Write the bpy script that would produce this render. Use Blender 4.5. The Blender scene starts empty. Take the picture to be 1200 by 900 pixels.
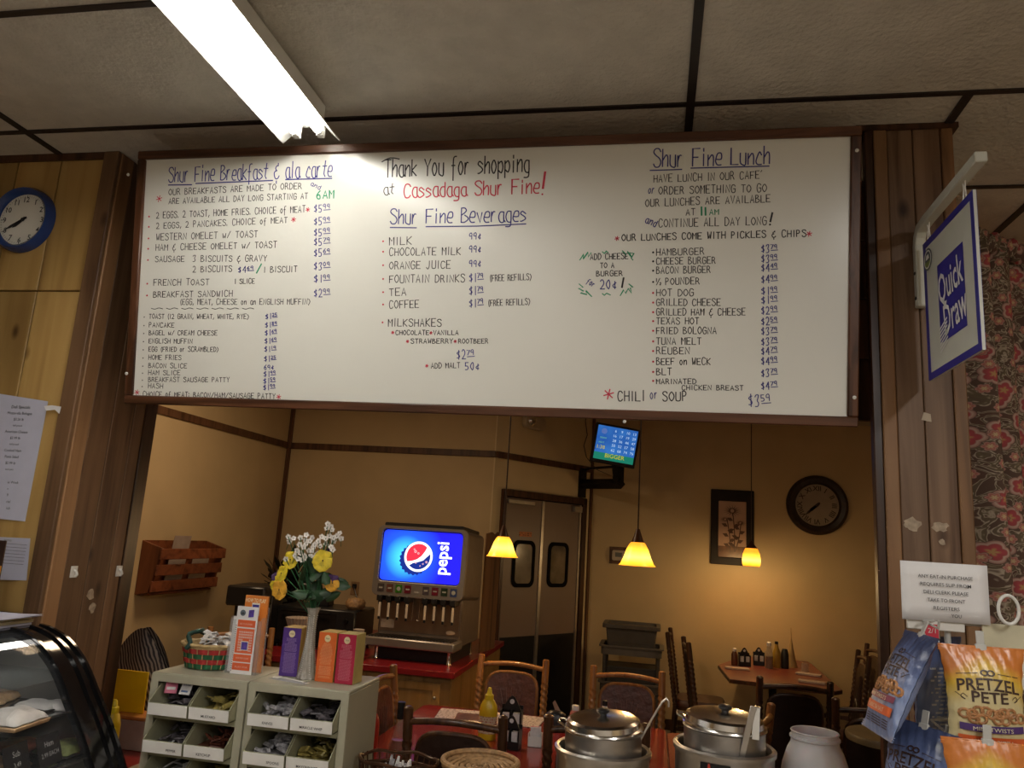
import bpy, math, random
from mathutils import Matrix, Vector
R = math.radians
PI = math.pi
random.seed(7)
scene = bpy.context.scene
COL = scene.collection

# ------------------------------------------------------------------ camera
FPX = 900.0
EYE = Vector((0, 0, 1.75))
CX = Vector((0.98302, 0.024, -0.184))      # world X (right) in camera axes (x right, y down, z forward)
CD = Vector((164.0, 190.0, 900.0)).normalized()
_h = Vector((1, 0.062, 0))
CU = CD.cross(_h).normalized()
if CU.y > 0: CU = -CU
CX = CD.cross(CU).normalized()
if CX.x < 0: CX = -CX
# rows: world = W @ cam
W = Matrix((CX, CD, CU))
cam_d = bpy.data.cameras.new('camera'); cam = bpy.data.objects.new('camera', cam_d); COL.objects.link(cam)
cam_d.sensor_fit = 'HORIZONTAL'; cam_d.sensor_width = 36.0; cam_d.lens = 36.0*FPX/1200
cam_d.clip_start = 0.02; cam_d.clip_end = 100
right = W @ Vector((1, 0, 0)); up = W @ Vector((0, -1, 0)); back = W @ Vector((0, 0, -1))
cm = Matrix((right, up, back)).transposed().to_4x4(); cm.translation = EYE
cam.matrix_world = cm
scene.camera = cam

# ------------------------------------------------------------------ world, lights, exposure
wd = bpy.data.worlds.new('world'); scene.world = wd; wd.use_nodes = True
wd.node_tree.nodes['Background'].inputs[0].default_value = (1.0, 0.85, 0.65, 1)
wd.node_tree.nodes['Background'].inputs[1].default_value = 0.012
vs = scene.view_settings
vs.view_transform = 'Standard'; vs.look = 'None'; vs.gamma = 1; vs.use_curve_mapping = False
vs.exposure = 0.25

def area(name, loc, rot, sx, sy, power, color):
    l = bpy.data.lights.new(name, 'AREA'); l.shape = 'RECTANGLE'; l.size = sx; l.size_y = sy
    l.energy = power; l.color = color
    o = bpy.data.objects.new(name, l); COL.objects.link(o); o.location = loc; o.rotation_euler = rot
    return o
# ceiling lamps of the shop behind the camera; dining fill lights added unseen above the frame
area('shop_ceiling_lamp', (1.6, -0.9, 3.12), (0, 0, 0), 0.16, 2.4, 60, (1.0, 0.97, 0.92))
area('shop_ceiling_lamp', (-1.2, -2.4, 3.12), (0, 0, 0), 0.16, 2.4, 20, (1.0, 0.97, 0.92))
area('dining_fill_light', (-2.3, 4.6, 3.12), (0, 0, 0), 0.6, 0.6, 20, (1.0, 0.72, 0.45))
area('dining_fill_light', (0.9, 4.9, 3.12), (0, 0, 0), 0.6, 0.6, 5, (1.0, 0.72, 0.45))
PENDANT_POWER = 5.0
TUBE_STRENGTH = 27.0

# ------------------------------------------------------------------ placing helpers (pixel of the 1200x900 photo + one known coordinate -> point)
def ray(u, v): return W @ Vector((u-600, v-450, FPX))
def gy(u, v, Y): d = ray(u, v); return EYE + d*(Y/d.y)
def gx(u, v, X): d = ray(u, v); return EYE + d*(X/d.x)
def gz(u, v, Z): d = ray(u, v); return EYE + d*((Z-EYE.z)/d.z)

# ------------------------------------------------------------------ materials
MATS = {}
def _new(name):
    m = bpy.data.materials.new(name); m.use_nodes = True
    nt = m.node_tree; b = nt.nodes['Principled BSDF']
    MATS[name] = m
    return m, nt, b
def N(nt, t, **kw):
    n = nt.nodes.new(t)
    for k, v in kw.items():
        if k.startswith('_'): setattr(n, k[1:], v)
        else: n.inputs[k].default_value = v
    return n
def L(nt, a, ao, b, bi): nt.links.new(a.outputs[ao], b.inputs[bi])
def c4(c): return (c[0], c[1], c[2], 1)
def ramp(nt, stops, interp='LINEAR'):
    r = nt.nodes.new('ShaderNodeValToRGB'); r.color_ramp.interpolation = interp
    e = r.color_ramp.elements
    while len(e) < len(stops): e.new(0.5)
    for i, (p, c) in enumerate(stops): e[i].position = p; e[i].color = c4(c)
    return r
def mat(name, col, rough=0.6, metal=0.0, var=0.12, scale=14.0, bump=0.0, spec=0.5, coat=0.0, bscale=None):
    """plain coloured material with slight noise in colour and relief"""
    if name in MATS: return MATS[name]
    m, nt, b = _new(name)
    b.inputs['Roughness'].default_value = rough; b.inputs['Metallic'].default_value = metal
    b.inputs['Specular IOR Level'].default_value = spec; b.inputs['Coat Weight'].default_value = coat
    tc = N(nt, 'ShaderNodeTexCoord'); no = N(nt, 'ShaderNodeTexNoise', Scale=scale, Detail=4.0)
    L(nt, tc, 'Object', no, 'Vector')
    r = ramp(nt, [(0.3, [c*(1-var) for c in col]), (0.7, [min(1, c*(1+var)) for c in col])])
    L(nt, no, 'Fac', r, 'Fac'); L(nt, r, 'Color', b, 'Base Color')
    if bump:
        n2 = N(nt, 'ShaderNodeTexNoise', Scale=bscale or scale*4, Detail=3.0)
        L(nt, tc, 'Object', n2, 'Vector')
        bp = N(nt, 'ShaderNodeBump', Strength=bump, Distance=0.01)
        L(nt, n2, 'Fac', bp, 'Height'); L(nt, bp, 'Normal', b, 'Normal')
    return m
def wood(name, c1, c2, rough=0.45, axis='Z', freq=1.0, knots=0.0, spec=0.4, dark=None, coat=0.0):
    if name in MATS: return MATS[name]
    m, nt, b = _new(name)
    b.inputs['Roughness'].default_value = rough; b.inputs['Specular IOR Level'].default_value = spec
    b.inputs['Coat Weight'].default_value = coat
    tc = N(nt, 'ShaderNodeTexCoord'); oi = N(nt, 'ShaderNodeObjectInfo')
    ml = N(nt, 'ShaderNodeVectorMath', _operation='SCALE'); 
    cb = N(nt, 'ShaderNodeCombineXYZ'); 
    for k in range(3): L(nt, oi, 'Random', cb, k)
    L(nt, cb, 'Vector', ml, 0); ml.inputs['Scale'].default_value = 23.0
    ad = N(nt, 'ShaderNodeVectorMath', _operation='ADD'); L(nt, tc, 'Object', ad, 0); L(nt, ml, 'Vector', ad, 1)
    mp = N(nt, 'ShaderNodeMapping'); s = {'X': (0.9, 16, 16), 'Y': (16, 0.9, 16), 'Z': (16, 16, 0.9)}[axis]
    mp.inputs['Scale'].default_value = [q*freq for q in s]
    L(nt, ad, 'Vector', mp, 'Vector')
    no = N(nt, 'ShaderNodeTexNoise', Scale=1.0, Detail=6.0, Distortion=0.8); L(nt, mp, 'Vector', no, 'Vector')
    d = dark or [q*0.45 for q in c1]
    r = ramp(nt, [(0.28, d), (0.42, c1), (0.58, c2), (0.75, c1)]); L(nt, no, 'Fac', r, 'Fac')
    last, lo = r, 'Color'
    n3 = N(nt, 'ShaderNodeTexNoise', Scale=1.3, Detail=2.0); L(nt, ad, 'Vector', n3, 'Vector')
    r3 = ramp(nt, [(0.3, (0.62, 0.62, 0.62)), (0.7, (1.15, 1.15, 1.15))]); L(nt, n3, 'Fac', r3, 'Fac')
    mx = N(nt, 'ShaderNodeMix', _data_type='RGBA', _blend_type='MULTIPLY'); mx.inputs[0].default_value = 1.0
    L(nt, r, 'Color', mx, 6); L(nt, r3, 'Color', mx, 7); last, lo = mx, 2
    if knots:
        mk = N(nt, 'ShaderNodeMapping'); mk.inputs['Scale'].default_value = (5, 5, 2.6)
        L(nt, ad, 'Vector', mk, 'Vector')
        vo = N(nt, 'ShaderNodeTexVoronoi', Scale=1.0); L(nt, mk, 'Vector', vo, 'Vector')
        rk = ramp(nt, [(0.03, (0.25, 0.18, 0.12)), (0.16*knots, (0.5, 0.45, 0.4)), (0.3*knots, (1, 1, 1))]); L(nt, vo, 'Distance', rk, 'Fac')
        m2 = N(nt, 'ShaderNodeMix', _data_type='RGBA', _blend_type='MULTIPLY'); m2.inputs[0].default_value = 1.0
        L(nt, mx, 2, m2, 6); L(nt, rk, 'Color', m2, 7); last, lo = m2, 2
    nt.links.new(last.outputs[lo], b.inputs['Base Color'])
    bp = N(nt, 'ShaderNodeBump', Strength=0.25, Distance=0.004); L(nt, no, 'Fac', bp, 'Height'); L(nt, bp, 'Normal', b, 'Normal')
    return m
def emis(name, col, strength):
    if name in MATS: return MATS[name]
    m, nt, b = _new(name)
    b.inputs['Base Color'].default_value = c4([q*0.5 for q in col]); b.inputs['Emission Color'].default_value = c4(col)
    b.inputs['Emission Strength'].default_value = strength; b.inputs['Roughness'].default_value = 0.3
    no = N(nt, 'ShaderNodeTexNoise', Scale=2.0); tc = N(nt, 'ShaderNodeTexCoord'); L(nt, tc, 'Object', no, 'Vector')
    r = ramp(nt, [(0.3, [q*0.94 for q in col]), (0.7, col)]); L(nt, no, 'Fac', r, 'Fac'); L(nt, r, 'Color', b, 'Emission Color')
    return m
def glass(name, col=(1, 1, 1), rough=0.02, alpha=0.25, ior=1.45):
    """thin clear plastic or glass: mostly transparent with a glossy skin"""
    if name in MATS: return MATS[name]
    m, nt, b = _new(name); out = nt.nodes['Material Output']
    b.inputs['Base Color'].default_value = c4(col); b.inputs['Roughness'].default_value = rough
    b.inputs['Specular IOR Level'].default_value = 0.7
    no = N(nt, 'ShaderNodeTexNoise', Scale=9.0); tc = N(nt, 'ShaderNodeTexCoord'); L(nt, tc, 'Object', no, 'Vector')
    ma = N(nt, 'ShaderNodeMath', _operation='MULTIPLY_ADD'); L(nt, no, 'Fac', ma, 0)
    ma.inputs[1].default_value = 0.1; ma.inputs[2].default_value = alpha-0.05
    L(nt, ma, 'Value', b, 'Alpha')
    return m
def printed(name, base, ink, rows=60.0, cols=140.0, cover=0.5, rough=0.5, margin=None, axis='XZ', fill=0.5):
    """small print: rows of irregular dashes in ink on a coloured ground (object coordinates, metres)"""
    if name in MATS: return MATS[name]
    m, nt, b = _new(name); b.inputs['Roughness'].default_value = rough
    tc = N(nt, 'ShaderNodeTexCoord'); sp = N(nt, 'ShaderNodeSeparateXYZ'); L(nt, tc, 'Object', sp, 'Vector')
    ia, ib = {'XZ': (0, 2), 'XY': (0, 1), 'YZ': (1, 2)}[axis]
    v = N(nt, 'ShaderNodeMath', _operation='MULTIPLY'); L(nt, sp, ib, v, 0); v.inputs[1].default_value = rows
    fl = N(nt, 'ShaderNodeMath', _operation='FLOOR'); L(nt, v, 0, fl, 0)
    fr = N(nt, 'ShaderNodeMath', _operation='FRACT'); L(nt, v, 0, fr, 0)
    g1 = N(nt, 'ShaderNodeMath', _operation='GREATER_THAN'); L(nt, fr, 0, g1, 0); g1.inputs[1].default_value = 1-cover
    u = N(nt, 'ShaderNodeMath', _operation='MULTIPLY'); L(nt, sp, ia, u, 0); u.inputs[1].default_value = cols
    cb = N(nt, 'ShaderNodeCombineXYZ'); L(nt, u, 0, cb, 0); L(nt, fl, 0, cb, 1)
    no = N(nt, 'ShaderNodeTexNoise', Scale=1.0, Detail=1.0); L(nt, cb, 'Vector', no, 'Vector')
    g2 = N(nt, 'ShaderNodeMath', _operation='GREATER_THAN'); L(nt, no, 'Fac', g2, 0); g2.inputs[1].default_value = 1-fill
    mu = N(nt, 'ShaderNodeMath', _operation='MULTIPLY'); L(nt, g1, 0, mu, 0); L(nt, g2, 0, mu, 1)
    mx = N(nt, 'ShaderNodeMix', _data_type='RGBA'); mx.inputs[6].default_value = c4(base); mx.inputs[7].default_value = c4(ink)
    L(nt, mu, 0, mx, 0); nt.links.new(mx.outputs[2], b.inputs['Base Color'])
    return m

# ------------------------------------------------------------------ mesh builder
def frame(o, x, y):
    """matrix whose local x,y axes are the given directions and z their cross product"""
    x = Vector(x).normalized(); z = x.cross(Vector(y)).normalized(); y = z.cross(x)
    m = Matrix((x, y, z)).transposed().to_4x4(); m.translation = Vector(o); return m
I4 = Matrix.Identity(4)
def T(x=0, y=0, z=0): return Matrix.Translation((x, y, z))
def RZ(a): return Matrix.Rotation(a, 4, 'Z')
def RX(a): return Matrix.Rotation(a, 4, 'X')
def RY(a): return Matrix.Rotation(a, 4, 'Y')
_tc = {}
def text_data(s, bold=0.0):
    if (s, bold) in _tc: return _tc[(s, bold)]
    cu = bpy.data.curves.new('t', 'FONT'); cu.body = s; cu.size = 1.0; cu.resolution_u = 2; cu.offset = bold
    o = bpy.data.objects.new('t', cu); COL.objects.link(o)
    bpy.context.view_layer.update()
    me = bpy.data.meshes.new_from_object(o.evaluated_get(bpy.context.evaluated_depsgraph_get()))
    vs_ = [v.co.copy() for v in me.vertices]; fs = [list(p.vertices) for p in me.polygons]
    bpy.data.objects.remove(o); bpy.data.curves.remove(cu); bpy.data.meshes.remove(me)
    _tc[(s, bold)] = (vs_, fs); return _tc[(s, bold)]
class MB:
    def __init__(s): s.v = []; s.f = []; s.m = []
    def add(s, vs_, fs, mi=0, M=None):
        b = len(s.v)
        for p in vs_: s.v.append((M @ Vector(p)) if M is not None else Vector(p))
        for f in fs: s.f.append([b+i for i in f]); s.m.append(mi)
        return s
    def box(s, c, d, mi=0, M=None, top=1.0):
        x, y, z = d[0]/2, d[1]/2, d[2]/2; t = top
        vs_ = [(c[0]+i*x*(t if k > 0 else 1), c[1]+j*y*(t if k > 0 else 1), c[2]+k*z) for k in (-1, 1) for j in (-1, 1) for i in (-1, 1)]
        return s.add(vs_, [(0, 2, 3, 1), (4, 5, 7, 6), (0, 1, 5, 4), (2, 6, 7, 3), (0, 4, 6, 2), (1, 3, 7, 5)], mi, M)
    def bx(s, a, b, mi=0, M=None):
        return s.box([(p+q)/2 for p, q in zip(a, b)], [abs(q-p) for p, q in zip(a, b)], mi, M)
    def lathe(s, prof, seg=24, c=(0, 0, 0), mi=0, M=None, sx=1.0, sy=1.0, caps=True, wob=None):
        vs_ = []; fs = []
        n = len(prof)
        for i, (r, z) in enumerate(prof):
            for k in range(seg):
                a = 2*PI*k/seg; rr = r*(wob(a, i) if wob else 1)
                vs_.append((c[0]+rr*math.cos(a)*sx, c[1]+rr*math.sin(a)*sy, c[2]+z))
        for i in range(n-1):
            for k in range(seg):
                k2 = (k+1) % seg
                fs.append((i*seg+k, i*seg+k2, (i+1)*seg+k2, (i+1)*seg+k))
        if caps:
            if prof[0][0] > 1e-6: fs.append(tuple(reversed(range(seg))))
            if prof[-1][0] > 1e-6: fs.append(tuple(range((n-1)*seg, n*seg)))
        return s.add(vs_, fs, mi, M)
    def tube(s, pts, r, seg=8, mi=0, closed=False, M=None, caps=True):
        pts = [Vector(p) for p in pts]; n = len(pts)
        rs = r if isinstance(r, (list, tuple)) else [r]*n
        vs_ = []; fs = []; ref = None
        for i, p in enumerate(pts):
            if closed: t = pts[(i+1) % n]-pts[i-1]
            else: t = pts[min(i+1, n-1)]-pts[max(i-1, 0)]
            if t.length < 1e-9: t = Vector((0, 0, 1))
            t.normalize()
            if ref is None:
                ref = Vector((0, 0, 1)) if abs(t.z) < 0.9 else Vector((1, 0, 0))
            u = (ref-t*ref.dot(t))
            if u.length < 1e-6: u = Vector((1, 0, 0))
            u.normalize(); w = t.cross(u); ref = u
            for k in range(seg):
                a = 2*PI*k/seg; vs_.append(p+(u*math.cos(a)+w*math.sin(a))*rs[i])
        for i in range(n if closed else n-1):
            j = (i+1) % n
            for k in range(seg):
                k2 = (k+1) % seg; fs.append((i*seg+k, i*seg+k2, j*seg+k2, j*seg+k))
        if not closed and caps: fs.append(tuple(reversed(range(seg)))); fs.append(tuple(range((n-1)*seg, n*seg)))
        return s.add(vs_, fs, mi, M)
    def prism(s, poly, z0, z1, mi=0, M=None):
        n = len(poly)
        vs_ = [(p[0], p[1], z0) for p in poly]+[(p[0], p[1], z1) for p in poly]
        fs = [tuple(reversed(range(n))), tuple(range(n, 2*n))]+[(i, (i+1) % n, n+(i+1) % n, n+i) for i in range(n)]
        return s.add(vs_, fs, mi, M)
    def sph(s, c, r, mi=0, seg=12, rings=8, M=None):
        r = r if isinstance(r, (tuple, list)) else (r, r, r)
        pr = [(math.sin(PI*i/rings), -math.cos(PI*i/rings)) for i in range(rings+1)]
        vs_ = []; fs = []
        for i in range(rings+1):
            for k in range(seg):
                a = 2*PI*k/seg; vs_.append((c[0]+r[0]*pr[i][0]*math.cos(a), c[1]+r[1]*pr[i][0]*math.sin(a), c[2]+r[2]*pr[i][1]))
        for i in range(rings):
            for k in range(seg): fs.append((i*seg+k, i*seg+(k+1) % seg, (i+1)*seg+(k+1) % seg, (i+1)*seg+k))
        return s.add(vs_, fs, mi, M)
    def grid(s, fn, nu, nv, mi=0, M=None, thick=0.0):
        vs_ = [fn(i/nu, j/nv) for j in range(nv+1) for i in range(nu+1)]
        fs = [(j*(nu+1)+i, j*(nu+1)+i+1, (j+1)*(nu+1)+i+1, (j+1)*(nu+1)+i) for j in range(nv) for i in range(nu)]
        return s.add(vs_, fs, mi, M)
    def disc(s, c, r, z=0, seg=24, mi=0, M=None, a0=0, a1=2*PI, sx=1):
        return s.add([(c[0]+r*math.cos(a0+(a1-a0)*k/seg)*sx, c[1]+r*math.sin(a0+(a1-a0)*k/seg), z) for k in range(seg)], [tuple(range(seg))], mi, M)
    def poly(s, pts, z=0.0, mi=0, M=None):
        return s.add([(p[0], p[1], z) for p in pts], [tuple(range(len(pts)))], mi, M)
    def text(s, st, M, h=None, w=None, mi=0, align='C', z=0.0006, fn=None, bold=0.0):
        """printed lettering in the local xy plane of M; h = cap height, w = width"""
        vs_, fs = text_data(st, bold)
        if not vs_: return s
        x0 = min(v.x for v in vs_); x1 = max(v.x for v in vs_)
        sy = h/0.7 if h else w/(x1-x0); sx = w/(x1-x0) if w else sy
        off = {'C': (x0+x1)/2, 'L': x0, 'R': x1}[align]
        out = []
        for v in vs_:
            p = Vector(((v.x-off)*sx, (v.y-0.35)*sy, z))
            if fn: p = fn(p)
            out.append(p)
        return s.add(out, fs, mi, M)
    def build(s, name, mats, parent=None, bevel=0, smooth=40, loc=None, seg=1, label=None, kind=None):
        me = bpy.data.meshes.new(name); me.from_pydata([tuple(v) for v in s.v], [], s.f)
        mats = mats if isinstance(mats, (list, tuple)) else [mats]
        for m in mats: me.materials.append(m)
        me.polygons.foreach_set('material_index', s.m)
        if smooth:
            me.polygons.foreach_set('use_smooth', [True]*len(s.f)); me.update()
            me.set_sharp_from_angle(angle=R(smooth))
        me.update()
        o = bpy.data.objects.new(name, me); COL.objects.link(o)
        if parent: o.parent = parent
        if loc is not None: o.location = loc
        if bevel:
            b = o.modifiers.new('bevel', 'BEVEL'); b.width = bevel; b.segments = seg; b.limit_method = 'ANGLE'; b.angle_limit = R(40)
        if label: o['label'] = label
        if kind: o['kind'] = kind
        return o
def thing(name, label, cat, loc=(0, 0, 0), rz=0, group=None):
    o = bpy.data.objects.new(name, None); COL.objects.link(o); o.empty_display_size = 0.05
    o.location = loc; o.rotation_euler = (0, 0, rz); o['label'] = label; o['category'] = cat
    if group: o['group'] = group
    return o
def tag(o, label, cat, group=None):
    o['label'] = label; o['category'] = cat
    if group: o['group'] = group
    return o
def struct(o): o['kind'] = 'structure'; return o
def dup(root, loc=None, rz=None, label=None, group=None):
    r = root.copy(); COL.objects.link(r)
    if loc is not None: r.location = loc
    if rz is not None: r.rotation_euler = (0, 0, rz)
    if label: r['label'] = label
    if group: r['group'] = group
    for ch in list(root.children):
        c = ch.copy(); COL.objects.link(c); c.parent = r
        for g in list(ch.children):
            d = g.copy(); COL.objects.link(d); d.parent = c
    return r

# ------------------------------------------------------------------ common materials
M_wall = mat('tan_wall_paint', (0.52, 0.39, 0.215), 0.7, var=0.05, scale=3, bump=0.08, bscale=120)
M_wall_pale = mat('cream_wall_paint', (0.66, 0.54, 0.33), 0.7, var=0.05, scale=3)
M_trimb = wood('brown_trim_wood', (0.09, 0.04, 0.018), (0.14, 0.065, 0.03), 0.5)
M_yellowply = wood('yellowed_pine_panel', (0.42, 0.26, 0.085), (0.48, 0.31, 0.11), 0.42, freq=0.7, knots=0.35, dark=(0.30, 0.17, 0.055))
M_plank = wood('aged_pine_plank', (0.15, 0.078, 0.036), (0.20, 0.108, 0.052), 0.55, freq=1.3, knots=0.4, dark=(0.07, 0.032, 0.014))
M_plankr = wood('grey_brown_plank', (0.15, 0.082, 0.044), (0.22, 0.13, 0.075), 0.5, freq=1.3, knots=0.4, dark=(0.09, 0.042, 0.02))
M_plankt = wood('orange_pine_trim', (0.26, 0.13, 0.055), (0.34, 0.18, 0.08), 0.5, freq=0.8, knots=0.3)
M_darkwood = wood('dark_stained_wood', (0.045, 0.018, 0.008), (0.09, 0.036, 0.016), 0.35)
M_frame = wood('walnut_frame_wood', (0.075, 0.028, 0.012), (0.14, 0.055, 0.026), 0.35, axis='X', freq=1.6)
M_framev = wood('walnut_frame_wood_upright', (0.075, 0.028, 0.012), (0.14, 0.055, 0.026), 0.35, axis='Z', freq=1.6)
M_black = mat('black_plastic', (0.012, 0.012, 0.013), 0.35, var=0.2)
M_blackm = mat('black_painted_metal', (0.01, 0.009, 0.009), 0.3, 0.3, var=0.2)
M_white = mat('white_plastic', (0.75, 0.74, 0.70), 0.4, var=0.03)
M_paper = mat('white_paper', (0.80, 0.79, 0.80), 0.8, var=0.03)
M_ink = mat('black_print_ink', (0.03, 0.03, 0.035), 0.6, var=0.1)
M_steel = mat('brushed_steel', (0.70, 0.68, 0.65), 0.34, 1.0, var=0.06, scale=30)
M_steeld = mat('dull_steel', (0.45, 0.43, 0.41), 0.38, 1.0, var=0.08, scale=30)
M_chrome = mat('polished_chrome', (0.78, 0.76, 0.73), 0.2, 1.0, var=0.03)
# ================================================================== SETTING
CZ = 3.22                       # ceiling height
# --- floor
f = MB().bx((-6, -4, -0.06), (4.5, 9, 0)); M_floor = mat('brown_tile_floor', (0.26, 0.21, 0.16), 0.4, var=0.2, scale=2)
struct(f.build('floor', M_floor, smooth=0))
# --- ceiling: panels between dark battens
M_ceil = mat('textured_ceiling_panel', (0.66, 0.62, 0.54), 0.75, var=0.08, scale=9, bump=0.9, bscale=55)
M_batten = mat('dark_ceiling_batten', (0.025, 0.016, 0.012), 0.5, var=0.2)
M_ceilgap = mat('ceiling_backing', (0.02, 0.018, 0.015), 0.9)
ceil = struct(MB().bx((-6, -4, CZ+0.012), (4.5, 9, CZ+0.08)).build('ceiling', M_ceilgap, smooth=0))
rows = [-3.99, -2.14, -1.49, -0.84, -0.19, 0.46, 1.11, 1.755, 2.41, 3.09, 3.74, 5.7, 7.6, 8.99]
for j in range(len(rows)-1):
    y0, y1 = rows[j], rows[j+1]
    cols = [-5.99, -5.09, -2.495, 0.092, 2.68, 4.49] if y1 <= 2.42 else [-5.99, -5.09, -2.495, 0.092, 0.955, 1.48, 2.68, 4.49]
    for i in range(len(cols)-1):
        x0, x1 = cols[i], cols[i+1]
        MB().bx((x0+0.012, y0+0.010, CZ), (x1-0.012, y1-0.010, CZ+0.012)).build('ceiling_panel', M_ceil, ceil, smooth=0)
for y in rows[1:-1]:
    MB().bx((-5.99, y-0.011, CZ-0.006), (4.49, y+0.011, CZ+0.013)).build('batten', M_batten, ceil, smooth=0)
for x, ya, yb in ((-5.09, -3.99, 8.99), (-2.495, -3.99, 8.99), (0.092, -3.99, 8.99), (0.955, 2.421, 8.99), (1.48, 2.421, 8.99), (2.68, -3.99, 8.99)):
    MB().bx((x-0.014, ya, CZ-0.007), (x+0.014, yb, CZ+0.013)).build('batten', M_batten, ceil, smooth=0)

# --- front wall (yellowed panels), left of the opening
YF = 2.6
wf = struct(MB().bx((-5.0, YF+0.02, 0), (-2.21, 3.08, CZ)).build('wall_front', M_darkwood, smooth=0))
xs = [-5.0, -4.66, -4.45, -4.11, -3.9, -3.55, -3.35, -3.12, -2.91, -2.70, -2.49, -2.27]
for i in range(len(xs)-1):
    for z0, z1 in ((0.0, 1.36), (1.364, 2.614), (2.620, CZ-0.004)):
        MB().bx((xs[i]+0.003, YF, z0), (xs[i+1]-0.003, YF+0.02, z1)).build('panel', M_yellowply, wf, bevel=0.002, smooth=0)
MB().bx((-5.0, YF-0.012, CZ-0.03), (-2.21, YF, CZ)).build('top_trim', M_darkwood, wf, smooth=0)
# corner trim and jamb planks of the left post
XJ = -2.207
postl = struct(MB().bx((XJ-0.06, YF, 0), (XJ-0.012, 3.08, CZ)).build('trim_1', M_darkwood, smooth=0))
MB().bx((-2.275, YF-0.02, 0), (XJ, YF+0.0, CZ-0.002)).build('corner_board', M_plank, postl, bevel=0.003, smooth=0)
for k, (ya, yb, m) in enumerate(((2.60, 2.675, M_plankt), (2.677, 2.80, M_plank), (2.802, 2.93, M_plank), (2.932, 3.00, M_plank), (3.002, 3.08, M_darkwood))):
    MB().bx((XJ-0.012, ya+0.001, 0), (XJ+(0.004 if k in (0, 4) else 0), yb-0.001, CZ-0.002)).build('plank', m, postl, bevel=0.003, smooth=0)
# right post
postr = struct(MB().bx((0.70, YF+0.02, 0), (0.965, 2.68, CZ)).build('trim_2', M_darkwood, smooth=0))
for xa, xb, m, dy in ((0.688, 0.715, M_darkwood, 0), (0.716, 0.758, M_plankt, -0.006), (0.760, 0.840, M_plankr, 0), (0.843, 0.928, M_plankr, 0), (0.930, 0.968, M_plankt, -0.004)):
    MB().bx((xa, YF+dy, 0), (xb, YF+0.02, CZ-0.012)).build('plank', m, postr, bevel=0.003, smooth=0)
MB().bx((0.66, YF-0.012, CZ-0.02), (0.985, 2.69, CZ-0.001)).build('top_trim', M_darkwood, postr, smooth=0)
# header above the opening (behind the menu board)
hd = struct(MB().bx((-2.2, 3.0, 2.250), (0.95, 3.1, CZ-0.008)).build('trim_3', M_darkwood, smooth=0))
for k in range(4):
    z0 = 2.250+k*0.235
    MB().bx((-2.2, 2.986, z0+0.002), (0.95, 3.0, z0+0.231)).build('plank', M_darkwood, hd, bevel=0.002, smooth=0)

# --- dining room walls
XL, YB, YR = -3.53, 7.0, 8.2
PB = Vector((-1.45, 7.0)); PC = Vector((-0.64, 8.2)); DD = (PC-PB).normalized()
def wallbox(name, a, b, m, t=0.1, z1=CZ-0.02):
    a = Vector(a); b = Vector(b); d = (b-a); n = Vector((-d.y, d.x)).normalized()
    M = frame((a.x, a.y, 0), (d.x, d.y, 0), (0, 0, 1))        # local x along wall, y up, z out of wall
    return struct(MB().bx((0, 0, -t), (d.length, z1, 0), M=M).build(name, m, smooth=0)), M
wl, ML = wallbox('wall_left', (XL, 3.08), (XL, YB), M_wall)
wb, MBk = wallbox('wall_back_left', (XL, YB), (PB.x, PB.y), M_wall)
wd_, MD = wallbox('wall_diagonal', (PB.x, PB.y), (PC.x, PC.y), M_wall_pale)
wr, MR = wallbox('wall_back_right', (PC.x, PC.y), (3.3, YR), M_wall)
wrr, _ = wallbox('wall_right', (3.3, YR), (3.3, -3.6), M_wall)
# shop side walls behind the camera
wallbox('wall_shop_left', (-4.2, -3.6), (-4.2, 2.6), M_yellowply)
wallbox('wall_shop_back', (3.3, -3.6), (-4.2, -3.6), mat('shop_wall_paint', (0.80, 0.76, 0.68), 0.8))
# trims: rail band, corner battens, baseboards
def band(name, Mw, x0, x1, y0, y1, d=0.015, m=M_trimb): return struct(MB().bx((x0, y0, 0), (x1, y1, d), M=Mw).build(name, m, bevel=0.003, smooth=0))
lenL = YB-3.08; lenB = PB.x-XL; lenD = (PC-PB).length; lenR = 3.3-PC.x
band('trim_4', ML, 0, lenL-0.02, 2.47, 2.53); band('trim_5', MBk, 0.02, lenB, 2.47, 2.53)
band('trim_6', MD, 0.0, lenD-0.02, 2.47, 2.53)
band('trim_7', ML, lenL-0.035, lenL, 0, CZ-0.03, 0.02); band('trim_8', MBk, 0.0, 0.035, 0, CZ-0.03, 0.02)
band('trim_9', MD, lenD-0.035, lenD, 0, CZ-0.03, 0.02); band('trim_10', MBk, lenB-0.014, lenB, 0, CZ-0.03, 0.004, M_wall_pale)
band('baseboard_left', ML, 0, lenL-0.04, 0, 0.1, 0.02, M_darkwood); band('baseboard_back_left', MBk, 0.04, lenB-0.02, 0, 0.1, 0.02, M_darkwood)
band('baseboard_back_right', MR, 0.02, lenR-0.02, 0, 0.1, 0.02, M_darkwood)
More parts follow.
